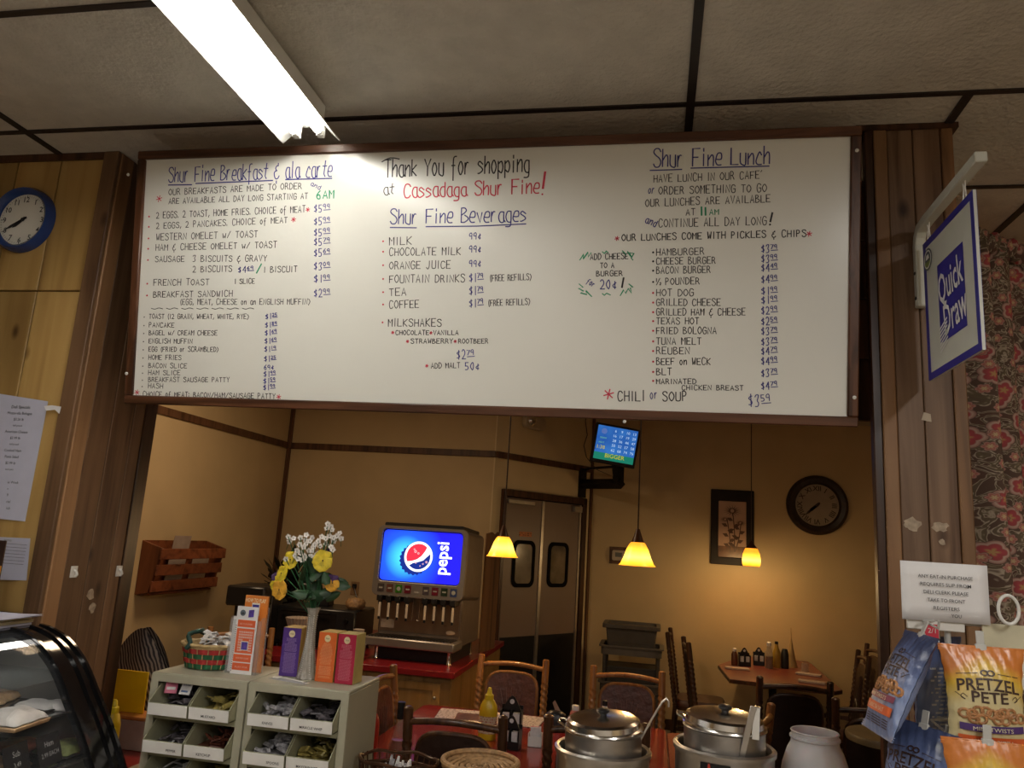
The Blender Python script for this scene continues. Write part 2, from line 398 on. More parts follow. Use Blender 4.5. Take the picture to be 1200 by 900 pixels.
# --- double swing door in the diagonal wall
M_door = mat('taupe_door_laminate', (0.21, 0.155, 0.125), 0.42, var=0.05, scale=2)
M_rubber = mat('black_rubber_gasket', (0.004, 0.004, 0.004), 0.85, spec=0.1)
M_dglass = mat('dusky_window_pane', (0.10, 0.085, 0.07), 0.12, var=0.4, scale=5)
M_dglass2 = mat('pale_window_pane', (0.22, 0.19, 0.15), 0.15, var=0.3, scale=5)
def rrect(cx, cy, w, h, r, n=5):
    p = []
    for (sx, sy, a0) in ((1, 1, 0), (-1, 1, 90), (-1, -1, 180), (1, -1, 270)):
        for k in range(n+1):
            a = R(a0+90*k/n); p.append((cx+sx*(w/2-r)+r*math.cos(a), cy+sy*(h/2-r)+r*math.sin(a)))
    return p
def ringprism(mb, outer, inner, z0, z1, mi=0, M=None):
    n = len(outer); vs_ = [(p[0], p[1], z) for z in (z0, z1) for q in (outer, inner) for p in q]
    fs = []
    for i in range(n):
        j = (i+1) % n
        fs += [(i, j, 2*n+j, 2*n+i), (n+i, 3*n+i, 3*n+j, n+j), (2*n+i, 2*n+j, 3*n+j, 3*n+i), (i, n+i, n+j, j)]
    mb.add(vs_, fs, mi, M)
door = struct(MB().bx((0.12, 0, 0.001), (1.32, 2.17, 0.012), M=MD).build('door_1', mat('dark_door_gap', (0.01, 0.008, 0.006), 0.8), smooth=0))
fr = MB().bx((1.255, 0, 0.0), (1.325, 2.19, 0.05), M=MD).bx((0.10, 2.125, 0.0), (1.325, 2.19, 0.05), M=MD).bx((0.10, 0, 0), (0.135, 2.125, 0.05), M=MD)
fr.build('door_frame', M_darkwood, door, bevel=0.004, smooth=0)
for x0, x1, wx, gm in ((0.14, 0.625, 0.405, M_dglass2), (0.66, 1.20, 0.90, M_dglass)):
    lf = MB().bx((x0, 0.01, 0.012), (x1, 2.115, 0.045), M=MD).build('door_leaf', M_door, door, bevel=0.003, smooth=0)
    rg = MB(); ringprism(rg, rrect(wx, 1.515, 0.30, 0.43, 0.07), rrect(wx, 1.515, 0.23, 0.36, 0.045), 0.045, 0.058, M=MD)
    rg.build('window_gasket', M_rubber, lf)
    g = MB().prism(rrect(wx, 1.515, 0.23, 0.36, 0.045), 0.045, 0.050, M=MD); g.build('window_pane', gm, lf)
    MB().bx((x0+0.01, 0.01, 0.045), (x1-0.01, 0.86, 0.048), M=MD).build('lower_door_shade', M_black, lf, smooth=0)  # black sheet paints the dark shadow and reflection over the lower leaf
MB().bx((0.625, 0.01, 0.01), (0.66, 2.115, 0.055), M=MD).build('edge_strip', mat('aluminium_strip', (0.5, 0.48, 0.46), 0.35, 0.9), door, smooth=0)
MB().bx((1.20, 0.01, 0.01), (1.225, 2.115, 0.055), M=MD).build('edge_strip', MATS['aluminium_strip'], door, smooth=0)
MB().bx((0.33, 1.765, 0.046), (0.50, 1.81, 0.049), M=MD).build('door_label', printed('orange_door_label', (0.45, 0.13, 0.03), (0.12, 0.04, 0.02), 60, 60, 0.5), door, smooth=0)
MB().bx((0.14, 2.06, 0.05), (0.5, 2.10, 0.075), M=MD).bx((1.08, 2.04, 0.05), (1.2, 2.1, 0.09), M=MD).build('door_closer', M_steeld, door, bevel=0.004)

# --- counter of the opening (under the warmers and bins), low partition behind the snack rack
M_ctop = mat('worn_counter_laminate', (0.30, 0.24, 0.17), 0.4, var=0.15, scale=6)
ctr = struct(MB().bx((-1.95, 2.32, 0.765), (0.69, 3.06, 0.80)).build('trim_11', M_ctop, bevel=0.006))
MB().bx((-1.95, 2.40, 0), (0.69, 2.98, 0.765)).build('counter_body', M_plank, ctr, smooth=0)
PWM = frame((1.06, 2.865, 0), (0.8, 0.6, 0), (0, 0, 1))
pw = struct(MB().bx((0, 0, -0.06), (1.6, 1.27, 0.0), M=PWM).build('trim_12', M_plankt, smooth=0))
MB().bx((0, 1.27, -0.10), (1.6, 1.30, 0.09), M=PWM).build('cap_board', wood('ledge_pine_board', (0.30, 0.15, 0.055), (0.40, 0.21, 0.08), 0.4, axis='X'), pw, bevel=0.006)

# ================================================================== FLUORESCENT FIXTURE
t = thing('fluorescent_fixture', 'white two-tube fluorescent strip light with flared reflector wings on the ceiling', 'ceiling light', (-1.222, 1.08, CZ-0.007))
nb_ = MB().bx((-1.85, 2.596, 2.18), (0.5, 2.63, 2.235))
for x in (-1.6, 0.3): nb_.bx((x-0.03, 2.60, 2.235), (x+0.03, 2.63, 2.34)).bx((x-0.03, 2.60, 2.285), (x+0.03, 2.987, 2.34))
struct(nb_.build('trim_13', M_darkwood, smooth=0))
M_refl = mat('white_enamel_reflector', (0.85, 0.85, 0.82), 0.35, var=0.02)
ya, yb = -1.24, 1.245
prof = [(-0.108, -0.135), (-0.045, -0.075), (0.045, -0.075), (0.108, -0.135)]
h = MB()
for i in range(3):
    (xa, za), (xb, zb) = prof[i], prof[i+1]
    h.add([(xa, ya, za), (xb, ya, zb), (xb, yb, zb), (xa, yb, za), (xa, ya, za+0.006), (xb, ya, zb+0.006), (xb, yb, zb+0.006), (xa, yb, za+0.006)],
          [(0, 3, 2, 1), (4, 5, 6, 7), (0, 1, 5, 4), (2, 3, 7, 6), (1, 2, 6, 5), (3, 0, 4, 7)])
h.build('reflector', M_refl, t, smooth=0)
MB().bx((-0.045, ya+0.01, -0.07), (0.045, yb-0.01, 0)).build('housing', M_refl, t, bevel=0.004)
M_tube = emis('lit_fluorescent_tube', (1.0, 0.96, 0.88), TUBE_STRENGTH)
for sx in (-1, 1):
    x = sx*0.045
    MB().tube([(x, ya+0.05, -0.112), (x, yb-0.05, -0.112)], 0.0155, 12).build('fluorescent_tube', M_tube, t)
    for yy, d in ((ya+0.025, 1), (yb-0.025, -1)):
        e = MB().tube([(x, yy, -0.112), (x, yy+d*0.024, -0.112)], 0.016, 12).bx((x-0.012, yy-0.012, -0.128), (x+0.012, yy+0.008, -0.075))
        e.build('lamp_holder', M_white, t)

# ================================================================== MENU BOARD
bo = gy(147, 473, 2.57); bt = gy(163, 178, 2.421)
BW = gy(1005, 502, 2.57).x-bo.x
bdir = Vector((0, bt.y-bo.y, bt.z-bo.z)); BH = bdir.length; bdir.normalize()
mbt = thing('menu_board', 'long white marker board with the handwritten menu in a walnut frame above the opening', 'menu board', bo)
MBd = frame((0, 0, 0), (1, 0, 0), bdir)                      # local frame of the board: x right, y up, z towards the shop
MBw = Matrix.Translation(bo) @ MBd; MBi = MBw.inverted()
M_board = mat('white_marker_board', (0.80, 0.80, 0.75), 0.22, var=0.015, scale=2, spec=0.55, bump=0.02, bscale=6)
FW = 0.033
MB().bx((FW*0.6, FW*0.6, -0.012), (BW-FW*0.6, BH-FW*0.6, 0), M=MBd).build('board_panel', M_board, mbt, smooth=0)
for a, b, mm in (((0, 0, -0.018), (BW, FW, 0.012), M_frame), ((0, BH-FW, -0.018), (BW, BH, 0.012), M_frame),
                 ((0, FW, -0.018), (FW, BH-FW, 0.012), M_framev), ((BW-FW, FW, -0.018), (BW, BH-FW, 0.012), M_framev)):
    MB().bx(a, b, M=MBd).build('frame_rail', mm, mbt, bevel=0.004)
def onboard(u, v):
    a = MBi @ EYE; d = MBi.to_3x3() @ ray(u, v); q = a+d*(-a.z/d.z); return q.x, q.y
for u, v in ((153, 206), (1003, 178), (1000, 466), (151, 438), (732, 494)):
    x, y = onboard(u, v); MB().lathe([(0.006, 0), (0.006, 0.003), (0.0, 0.006)], 10, M=MBd @ T(x, y, 0.012)).build('screw', M_white, mbt)
for hx_ in (0.35, BW-0.35):
    MB().bx((hx_-0.03, 0.02, -0.034), (hx_+0.03, 0.05, -0.018), M=MBd).build('hanger', M_steeld, mbt)

# --- single-stroke marker alphabet: two digits per point (x 0-5, y 0-8; baseline 2, capital height 8, '~' = rounded stroke)
G = {
'A': "02 28 42|14 34", 'B': "02 08|~08 28 37 26 05|~25 44 43 22 02", 'C': "~47 38 18 06 04 12 32 43", 'D': "02 08|~08 28 46 44 22 02",
'E': "48 08 02 42|05 35", 'F': "48 08 02|05 35", 'G': "~47 38 18 06 04 12 32 43 45|45 25", 'H': "08 02|48 42|05 45", 'I': "18 12",
'J': "~38 34 22 12 03", 'K': "08 02|48 05 42", 'L': "08 02 42", 'M': "02 08 25 48 42", 'N': "02 08 42 48", 'O': "~28 06 04 22 44 46 28",
'P': "02 08|~08 28 37 36 25 05", 'Q': "~28 06 04 22 44 46 28|24 42", 'R': "02 08|~08 28 37 36 25 05|25 42", 'S': "~47 38 18 07 16 35 44 43 32 12 03",
'T': "08 48|28 22", 'U': "~08 03 12 32 43 48", 'V': "08 22 48", 'W': "08 12 26 32 48", 'X': "08 42|48 02", 'Y': "08 25 48|25 22", 'Z': "08 48 02 42",
'0': "~28 06 04 22 34 36 28", '1': "18 12", '2': "~07 18 28 37 35 02|02 42", '3': "~07 18 38 37 25 34 33 22 02", '4': "38 04 44|38 32",
'5': "38 08 05|~05 25 34 33 22 02", '6': "~38 16 04 12 32 34 25 04", '7': "08 48 12", '8': "~25 07 28 37 25 03 12 32 34 25", '9': "~35 05 07 28 37 35 32",
'a': "~36 16 04 12 32 35|36 33 42", 'b': "08 02|~04 26 35 33 22 02", 'c': "~35 26 15 03 12 32", 'd': "~36 16 04 12 32 35|38 32", 'e': "~04 34 36 16 04 03 12 32",
'f': "~38 28 17 12 10|05 25", 'g': "~36 16 04 12 32 35|~36 31 20 00", 'h': "08 02|~04 26 35 32", 'i': "16 12|18 17", 'k': "08 02|36 04 32", 'l': "18 12",
'm': "06 02|~04 16 25 22|~25 46 45 42", 'n': "06 02|~04 26 35 32", 'o': "~16 04 12 22 34 26 16", 'p': "06 00|~05 26 34 22 03", 'r': "06 02|~04 16 26",
's': "~35 16 05 24 33 12 02", 't': "28 13 22|06 36", 'u': "~06 03 12 32 36|36 32", 'v': "06 22 36", 'w': "06 12 24 32 46", 'x': "06 32|36 02", 'y': "06 22|36 22 00", 'z': "06 36 02 32",
'.': "02 03", ',': "13 02 01", '!': "18 14|12 13", '$': "~37 27 06 25 34 23 03|28 22", '¢': "~36 15 04 13 33|27 22", '(': "~28 16 14 21", ')': "~08 26 24 01", '/': "48 02",
'&': "~37 27 16 25 15 04 12 32 43|38 37|21 20", ':': "03 04|06 07", "'": "18 07", '*': "05 45|18 32|38 12", '-': "05 35", '½': "08 05|48 02|~44 54 53 42 52", ' ': "",
}
NARROW = {'I': 2, '1': 2, 'i': 2, 'l': 2, '.': 1, ',': 1, '!': 2, "'": 1, ' ': 3, '(': 2, ')': 2, ':': 1}
def smooth_line(p, n=4):
    if len(p) < 3: return p
    closed = p[0] == p[-1]; out = []
    for i in range(len(p)-1):
        a = p[i-1] if i > 0 else (p[-2] if closed else p[0]); b = p[i]; c = p[i+1]
        d = p[i+2] if i+2 < len(p) else (p[1] if closed else p[-1])
        for k in range(n):
            s = k/n
            out.append(tuple(0.5*((2*b[q])+(c[q]-a[q])*s+(2*a[q]-5*b[q]+4*c[q]-d[q])*s*s+(-a[q]+3*b[q]-3*c[q]+d[q])*s**3) for q in (0, 1)))
    out.append(p[-1]); return out
def strokes(s, gap=1.9):
    """text -> list of polylines, total width (cap height = 1)"""
    x = 0; out = []
    for ch in s:
        w = NARROW.get(ch, 4 if ch.upper() == ch or ch in 'mw' else 3.2)
        if ch.islower() and ch in 'lit': w = 2.4 if ch != 't' else 3
        jy = random.uniform(-0.25, 0.25); js = random.uniform(0.92, 1.06)
        for st in (G.get(ch, '') .split('|') if G.get(ch) else []):
            sm = st.startswith('~'); pts = [(float(q[0]), float(q[1])) for q in st.strip('~').split()]
            if sm: pts = smooth_line(pts, 3)
            pts = [((x+p[0]*(w/4 if ch.isupper() else 1)*(1 if w >= 3 else 1)), ((p[1]-2)*js+jy*0.5)) for p in pts] if w >= 3 else [(x+p[0], (p[1]-2)*js+jy*0.5) for p in pts]
            out.append([(p[0]/6, p[1]/6) for p in pts])
        x += w+gap
    return out, max(0.1, (x-gap)/6)
def ribbon(mb, pts, w, mi=0, M=None, z=0.0007):
    vs_ = []; n = len(pts)
    for i, p in enumerate(pts):
        a = pts[max(0, i-1)]; b = pts[min(n-1, i+1)]
        dx, dy = b[0]-a[0], b[1]-a[1]; l = math.hypot(dx, dy) or 1
        if 0 < i < n-1:
            d1 = Vector((p[0]-a[0], p[1]-a[1])); d2 = Vector((b[0]-p[0], b[1]-p[1]))
            c = 1.0
            if d1.length and d2.length: c = min(1.6, 1/max(0.5, math.cos(d1.angle(d2)/2)))
        else: c = 1
        nx, ny = -dy/l*w/2*c, dx/l*w/2*c
        if i == 0 or i == n-1:
            e = (-1 if i == 0 else 1)*w*0.35
            p = (p[0]+dx/l*e, p[1]+dy/l*e)
        vs_ += [(p[0]+nx, p[1]+ny, z), (p[0]-nx, p[1]-ny, z)]
    mb.add(vs_, [(2*i+1, 2*i+3, 2*i+2, 2*i) for i in range(n-1)], mi, M)
INK = {'k': mat('black_marker_ink', (0.012, 0.010, 0.014), 0.5), 'b': mat('blue_marker_ink', (0.03, 0.03, 0.22), 0.5), 'r': mat('red_marker_ink', (0.60, 0.03, 0.07), 0.5),
       'g': mat('green_marker_ink', (0.01, 0.28, 0.13), 0.5)}
ZN = {'A': (140, 160, 2.812), 'B': (430, 160, 3.103), 'C': (660, 150, 2.571)}
def zpt(zone, x, y): ox, oy, s = ZN[zone]; return onboard(ox+x/s, oy+y/s)
def wline(zone, s, x0, y0, x1, y1, h, col='k', w=0.0029, slant=0.0):
    w *= 0.94
    a = Vector(zpt(zone, x0, y0)); b = Vector(zpt(zone, x1, y1)); hh = (Vector(zpt(zone, x0, y0-h))-a).length
    st, tw = strokes(s, 1.15 if h >= 40 else 1.9); d = b-a; sx = d.length/tw; d.normalize(); n = Vector((-d.y, d.x))
    mb = MB()
    for pl in st:
        if len(pl) < 2: continue
        ribbon(mb, [tuple(a+d*((p[0]+slant*p[1]*hh/max(sx, 1e-6))*sx)+n*(p[1]*hh)) for p in pl], w, M=MBd)
    if mb.v: mb.build('lettering', INK[col], mbt, smooth=0)
def price(zone, s, x, y, h=22, wd=50, col='b'):
    """$D.CC with the cents raised and underlined"""
    if s.endswith('¢'): wline(zone, s, x, y, x+wd*0.85, y, h*0.8, col, 0.0032); return
    d, c = s.split('.')
    wline(zone, '$'+d, x, y+2, x+wd*0.50, y+1, h, col, 0.0033)
    wline(zone, c, x+wd*0.58, y-h*0.42, x+wd, y-h*0.47, h*0.55, col, 0.003)
    a = zpt(zone, x+wd*0.6, y-h*0.22); b = zpt(zone, x+wd*1.02, y-h*0.28)
    mb = MB(); ribbon(mb, [a, b], 0.0028, M=MBd); mb.build('lettering', INK[col], mbt, smooth=0)
def star(zone, x, y, r=9, col='r', w=0.003):
    if r <= 3: r, w = r*0.75, w*0.72
    mb = MB(); c = zpt(zone, x, y); rr = r/ZN[zone][2]*0.0031
    for k in range(3):
        a = PI*k/3+0.3; ribbon(mb, [(c[0]-rr*math.cos(a), c[1]-rr*math.sin(a)), (c[0]+rr*math.cos(a), c[1]+rr*math.sin(a))], w, M=MBd)
    mb.build('star_mark', INK[col], mbt, smooth=0)
def line(zone, pts, col, w=0.0032, sm=False):
    p = [zpt(zone, *q) for q in pts]
    if sm: p = smooth_line(p, 3)
    mb = MB(); ribbon(mb, p, w, M=MBd); mb.build('marker_line', INK[col], mbt, smooth=0)
wline('A', 'Shur Fine Breakfast & ala carte', 162, 150, 700, 132, 50, 'b', 0.0042)
for p in (((162, 160), (238, 159)), ((252, 155), (505, 145)), ((548, 142), (700, 138))): line('A', p, 'b', 0.0045)
wline('A', 'OUR BREAKFASTS ARE MADE TO ORDER', 163, 193, 600, 172, 19)
wline('A', 'and', 630, 160, 660, 175, 14, 'b')
wline('A', 'ARE AVAILABLE ALL DAY LONG STARTING AT', 163, 222, 620, 205, 18)
wline('A', '6AM', 650, 205, 706, 203, 25, 'g', 0.0045); star('A', 131, 205, 11)
for i, (s, x, y, x1, y1, h, p) in enumerate((
    ('2 EGGS. 2 TOAST, HOME FRIES. CHOICE of MEAT', 122, 270, 612, 249, 20, '5.99'), ('2 EGGS, 2 PANCAKES. CHOICE of MEAT', 122, 304, 553, 284, 19, '5.99'),
    ('WESTERN OMELET w/ TOAST', 122, 342, 455, 331, 21, '5.99'), ('HAM & CHEESE OMELET w/ TOAST', 120, 376, 518, 366, 20, '5.79'),
    ('SAUSAGE  3 BISCUITS & GRAVY', 118, 413, 485, 411, 19, '5.69'), ('2 BISCUITS', 242, 447, 370, 445, 19, '3.09'),
    ('FRENCH TOAST', 113, 491, 295, 489, 20, '1.99'), ('BREAKFAST SANDWICH', 112, 530, 372, 527, 19, '2.99'))):
    wline('A', s, x, y, x1, y1, h)
    if s[0] != '2' or i < 2: star('A', 98-i, y-6, 3, 'r', 0.004)
    price('A', p, 642, (248, 290, 326, 358, 394, 438, 480, 527)[i], 25, 52)
star('A', 621, 241, 7); star('A', 574, 274, 8)
price('A', '4.69', 392, 447, 20, 50); line('A', ((452, 450), (468, 420)), 'g', 0.005); wline('A', '1 BISCUIT', 476, 448, 585, 446, 19)
wline('A', '1 SLICE', 380, 485, 445, 484, 16)
wline('A', '(EGG, MEAT, CHEESE on an ENGLISH MUFFIN)', 200, 554, 627, 553, 18, w=0.0026)
for k in range(7): line('A', ((105+k*50, 566), (117+k*50, 569), (130+k*50, 565), (143+k*50, 568)), 'k', 0.0022, True)
for s, y, x1, p in (('TOAST (12 GRAIN, WHEAT, WHITE, RYE)', 600, 425, '1.25'), ('PANCAKE', 628, 180, '1.89'), ('BAGEL w/ CREAM CHEESE', 654, 322, '1.69'),
    ('ENGLISH MUFFIN', 681, 240, '1.69'), ('EGG (FRIED or SCRAMBLED)', 708, 325, '1.19'), ('HOME FRIES', 735, 203, '1.25'), ('BACON SLICE', 762, 222, '69¢'),
    ('HAM SLICE', 785, 200, '1.99'), ('BREAKFAST SAUSAGE PATTY', 808, 362, '1.59'), ('HASH', 829, 143, '1.99')):
    wline('A', s, 98-(y-600)*0.012, y, x1, y+1, 15, w=0.0026); star('A', 82-(y-600)*0.03, y-5, 2, 'k', 0.003)
    price('A', p, 482-(y-600)*0.03, y+(0 if y < 720 else 5), 18, 38)
wline('A', 'CHOICE of MEAT: BACON/HAM/SAUSAGE PATTY', 78, 856, 513, 864, 16, w=0.0028); star('A', 58, 843, 9); star('A', 525, 858, 8)
wline('B', 'Thank You for shopping', 65, 148, 590, 127, 62, 'k', 0.0048)
line('B', ((55, 92), (85, 78), (118, 82)), 'k', 0.004, True)
wline('B', 'at', 62, 212, 100, 208, 40, 'k', 0.0036); wline('B', 'Cassadaga Shur Fine', 135, 222, 626, 206, 50, 'r', 0.0048)
line('B', ((648, 130), (640, 188)), 'r', 0.008); star('B', 638, 210, 2, 'r', 0.006)
wline('B', 'Shur Fine Beverages', 85, 318, 578, 308, 52, 'b', 0.0044)
line('B', ((85, 331), (180, 332)), 'b', 0.004); line('B', ((215, 328), (400, 326), (578, 318)), 'b', 0.004)
for s, y, x1, p, y2 in (('MILK', 395, 162, '99¢', 373), ('CHOCOLATE MILK', 433, 340, '99¢', 421), ('ORANGE JUICE', 482, 303, '99¢', 473), ('FOUNTAIN DRINKS', 532, 355, '1.79', 527),
                        ('TEA', 580, 142, '1.79', 575), ('COFFEE', 625, 188, '1.79', 620)):
    wline('B', s, 82, y, x1, y-3, 27, w=0.003); star('B', 59, y-14, 3, 'r', 0.004); price('B', p, 373, y2, 30, 50)
wline('B', '(FREE REFILLS)', 447, 526, 597, 521, 22, w=0.0027); wline('B', '(FREE REFILLS)', 441, 616, 592, 611, 22, w=0.0027)
wline('B', 'MILKSHAKES', 78, 690, 270, 690, 27, w=0.0031); star('B', 57, 676, 3, 'r', 0.004)
wline('B', 'CHOCOLATE', 105, 721, 225, 721, 16, w=0.0028); wline('B', 'VANILLA', 242, 721, 332, 721, 16, w=0.0028); star('B', 94, 713, 5); star('B', 233, 714, 5)
wline('B', 'STRAWBERRY', 160, 752, 312, 752, 16, w=0.0028); wline('B', 'ROOTBEER', 333, 752, 440, 752, 16, w=0.0028); star('B', 148, 745, 5); star('B', 321, 745, 5)
price('B', '2.79', 328, 808, 32, 62); wline('B', 'ADD MALT', 234, 843, 338, 841, 19, w=0.0028); star('B', 218, 834, 5); wline('B', '50¢', 358, 848, 410, 848, 26, 'b', 0.0034)
wline('C', 'Shur Fine Lunch', 272, 118, 622, 108, 52, 'b', 0.0044); line('C', ((262, 128), (357, 125)), 'b', 0.004); line('C', ((385, 121), (620, 115)), 'b', 0.004)
wline('C', "HAVE LUNCH IN OUR CAFE'", 273, 164, 598, 152, 22); wline('C', 'or', 256, 196, 274, 198, 22, 'b'); wline('C', 'ORDER SOMETHING TO GO', 288, 200, 612, 192, 23)
wline('C', 'OUR LUNCHES ARE AVAILABLE', 248, 237, 623, 223, 22); wline('C', 'AT', 370, 263, 397, 262, 19); wline('C', '11', 414, 263, 432, 262, 24, 'g', 0.006); wline('C', 'AM', 441, 262, 468, 261, 17, 'g', 0.003)
wline('C', 'and', 246, 284, 277, 298, 20, 'b', 0.0034); wline('C', 'CONTINUE ALL DAY LONG', 288, 299, 612, 291, 24); line('C', ((630, 256), (624, 282)), 'k', 0.006); star('C', 623, 291, 2, 'k', 0.005)
wline('C', 'OUR LUNCHES COME WITH PICKLES & CHIPS', 177, 340, 731, 327, 19, w=0.0034); star('C', 162, 333, 6); star('C', 741, 319, 7)
for s, y, x1, p, y2 in (('HAMBURGER', 384, 424, '3.79', 374), ('CHEESE BURGER', 411, 458, '3.99', 404), ('BACON BURGER', 439, 443, '4.49', 431), ('½ POUNDER', 473, 410, '4.99', 466),
    ('HOT DOG', 506, 392, '1.99', 501), ('GRILLED CHEESE', 535, 473, '1.99', 528), ('GRILLED HAM & CHEESE', 564, 548, '2.99', 560), ('TEXAS HOT', 591, 408, '2.59', 592),
    ('FRIED BOLOGNA', 620, 461, '3.79', 622), ('TUNA MELT', 652, 415, '3.79', 653), ('REUBEN', 681, 380, '4.79', 682), ('BEEF on WECK', 713, 443, '4.99', 712),
    ('BLT', 744, 326, '3.79', 748), ('MARINATED', 771, 400, '4.79', 786)):
    wline('C', s, 281, y, x1, y-3 if y < 500 else y, 15 if s == 'MARINATED' else 20, w=0.0029); star('C', 271, y-9, 3, 'k' if y < 500 else 'r', 0.0035); price('C', p, 598, y2, 23, 47)
wline('C', 'CHICKEN BREAST', 358, 789, 542, 790, 14, w=0.0028)
wline('C', 'CHILI', 165, 822, 245, 822, 30, w=0.0038); wline('C', 'or', 262, 815, 284, 815, 24, 'b'); wline('C', 'SOUP', 300, 822, 373, 822, 28, w=0.0038); star('C', 137, 802, 14, 'r', 0.004); price('C', '3.59', 560, 838, 36, 64)
wline('C', 'ADD CHEESE', 82, 397, 195, 394, 17, w=0.003); wline('C', 'TO A', 112, 422, 153, 421, 15, w=0.003); wline('C', 'BURGER', 100, 446, 178, 445, 15, w=0.003)
wline('C', 'for', 70, 466, 90, 480, 15, 'b'); wline('C', '20¢', 112, 485, 162, 484, 27, 'b', 0.0036); line('C', ((182, 452), (177, 480)), 'k', 0.006)
for z in (((50, 398), (62, 380), (60, 395), (75, 374), (76, 388), (84, 376)), ((118, 373), (124, 378), (130, 371), (136, 376)), ((178, 370), (190, 382), (193, 372), (205, 388), (200, 376), (213, 378), (205, 392), (210, 398)),
          ((48, 470), (60, 480), (46, 483), (62, 492), (52, 497), (72, 502), (68, 490), (86, 508)), ((118, 499), (124, 504), (131, 498), (142, 503)), ((172, 505), (182, 488), (188, 498), (196, 484), (206, 498), (202, 482), (210, 480), (198, 470))):
    line('C', z, 'g', 0.0034)
# ================================================================== LEFT WALL OBJECTS
def wall_clock(name, label, c, r, M_rim, M_face, M_hand, nums, rimw, hour, minute, depth=0.045, faceM=None):
    """clock facing -Y hung on a wall; c = centre on the wall surface"""
    t = thing(name, label, 'clock', c)
    Mf = frame((0, 0, 0), (1, 0, 0), (0, 0, 1))
    rim = MB().lathe([(r-rimw, 0.0), (r, 0.0), (r, depth*0.5), (r-rimw*0.35, depth), (r-rimw*0.8, depth*0.8), (r-rimw, depth*0.35)], 48, M=Mf, caps=False)
    rim.build('rim', M_rim, t)
    MB().lathe([(r-rimw*0.9, 0.001), (r-rimw*0.9, depth*0.3), (0, depth*0.3)], 40, M=Mf).build('dial', M_face, t)
    zt = depth*0.3+0.001
    nb = MB(); rn = (r-rimw)*0.80
    for k, s in enumerate(nums):
        a = PI/2-2*PI*(k+1)/12
        Mn = Mf @ T(rn*math.cos(a), rn*math.sin(a), 0)
        if len(nums[11]) > 2 or nums[0] == 'I': Mn = Mn @ RZ(a-PI/2)
        nb.text(s, Mn, h=r*0.16, mi=0, z=zt, bold=0.015)
    for k in range(60):
        a = 2*PI*k/60; q = (r-rimw)*0.95; p = (r-rimw)*(0.90 if k % 5 else 0.875)
        ribbon(nb, [(p*math.cos(a), p*math.sin(a)), (q*math.cos(a), q*math.sin(a))], 0.0012 if k % 5 else 0.003, M=Mf, z=zt)
    nb.build('numerals', M_hand, t, smooth=0)
    for nm, ang, ln, w in (('hour_hand', (hour+minute/60)/12, 0.5, 0.012), ('minute_hand', minute/60, 0.78, 0.009)):
        a = PI/2-2*PI*ang; d = (math.cos(a), math.sin(a)); n = (-d[1], d[0]); q = (r-rimw)*ln; w *= r/0.14
        MB().prism([(-d[0]*q*0.22+n[0]*w/2, -d[1]*q*0.22+n[1]*w/2), (-d[0]*q*0.22-n[0]*w/2, -d[1]*q*0.22-n[1]*w/2), (d[0]*q*0.7-n[0]*w*0.6, d[1]*q*0.7-n[1]*w*0.6), (d[0]*q, d[1]*q), (d[0]*q*0.7+n[0]*w*0.6, d[1]*q*0.7+n[1]*w*0.6)], zt+0.002, zt+0.0035, M=Mf).build(nm, M_hand, t, smooth=0)
    MB().lathe([(r*0.05, zt), (r*0.05, zt+0.006), (0, zt+0.007)], 16, M=Mf).build('hub', M_hand, t)
    return t
wall_clock('wall_clock', 'round wall clock with blue rim and white dial on the yellow panelled wall', (-2.607, YF-0.0005, 2.922), 0.142,
           mat('blue_clock_rim', (0.02, 0.055, 0.22), 0.25, spec=0.6), mat('white_clock_dial', (0.85, 0.85, 0.80), 0.4, var=0.02), M_ink, [str(i) for i in range(1, 13)], 0.03, 7, 40)
def sheet(name, label, pts, m, cat='paper', curl=0.004, off=0.004):
    """paper on the front wall from its corner points (x, z): tl, tr, br, bl"""
    a, b, c, d = [Vector((p[0], 0, p[1])) for p in pts]; o = (a+b+c+d)/4; o.y = YF
    def fn(u, v): p = (d*(1-u)+c*u)*(1-v)+(a*(1-u)+b*u)*v; return (p.x-o.x, -off-curl*math.sin(u*PI*1.3)*(1-v)-0.001, p.z-o.z)
    def fn2(u, v): q = fn(u, v); return (q[0], q[1]+0.0015, q[2])
    mb = MB().grid(fn, 8, 8).grid(lambda u, v: fn2(1-u, v), 8, 8)
    t = mb.build(name, m, loc=o); tag(t, label, cat); return t, o
M_pblue = mat('cool_white_paper', (0.52, 0.53, 0.66), 0.8, var=0.03)
t, o = sheet('price_list', 'tall white sheet listing deli prices taped high on the yellow panelled wall', [(-2.565, 2.186), (-2.341, 2.162), (-2.349, 1.697), (-2.565, 1.705)], M_pblue)
tb = MB(); Mf = frame((0.0, -0.0062, 0), (1, 0, 0), (0, 0, 1))
for i, (s, hh) in enumerate((('Deli Specials', .012), ('Mozzarella Bologna', .010), ('$3.26 lb', .010), ('half pound', .007), ('American Cheese', .010), ('$3.99 lb', .010), ('half pound', .007), ('Cooked Ham', .010),
                             ('Pasta Salad', .010), ('$2.99 lb', .010), ('each pint', .007), ('', 0), ('Pizza of the Week', .010), ('Large', .008), ('$9.99', .011), ('Sub Special', .010), ('Turkey Club', .010), ('$4.59', .010))):
    if s: tb.text(s, Mf @ T(-0.0, 0.198-i*0.0245, 0), h=hh, z=0.0012)
tb.build('printed_text', M_ink, t, smooth=0)
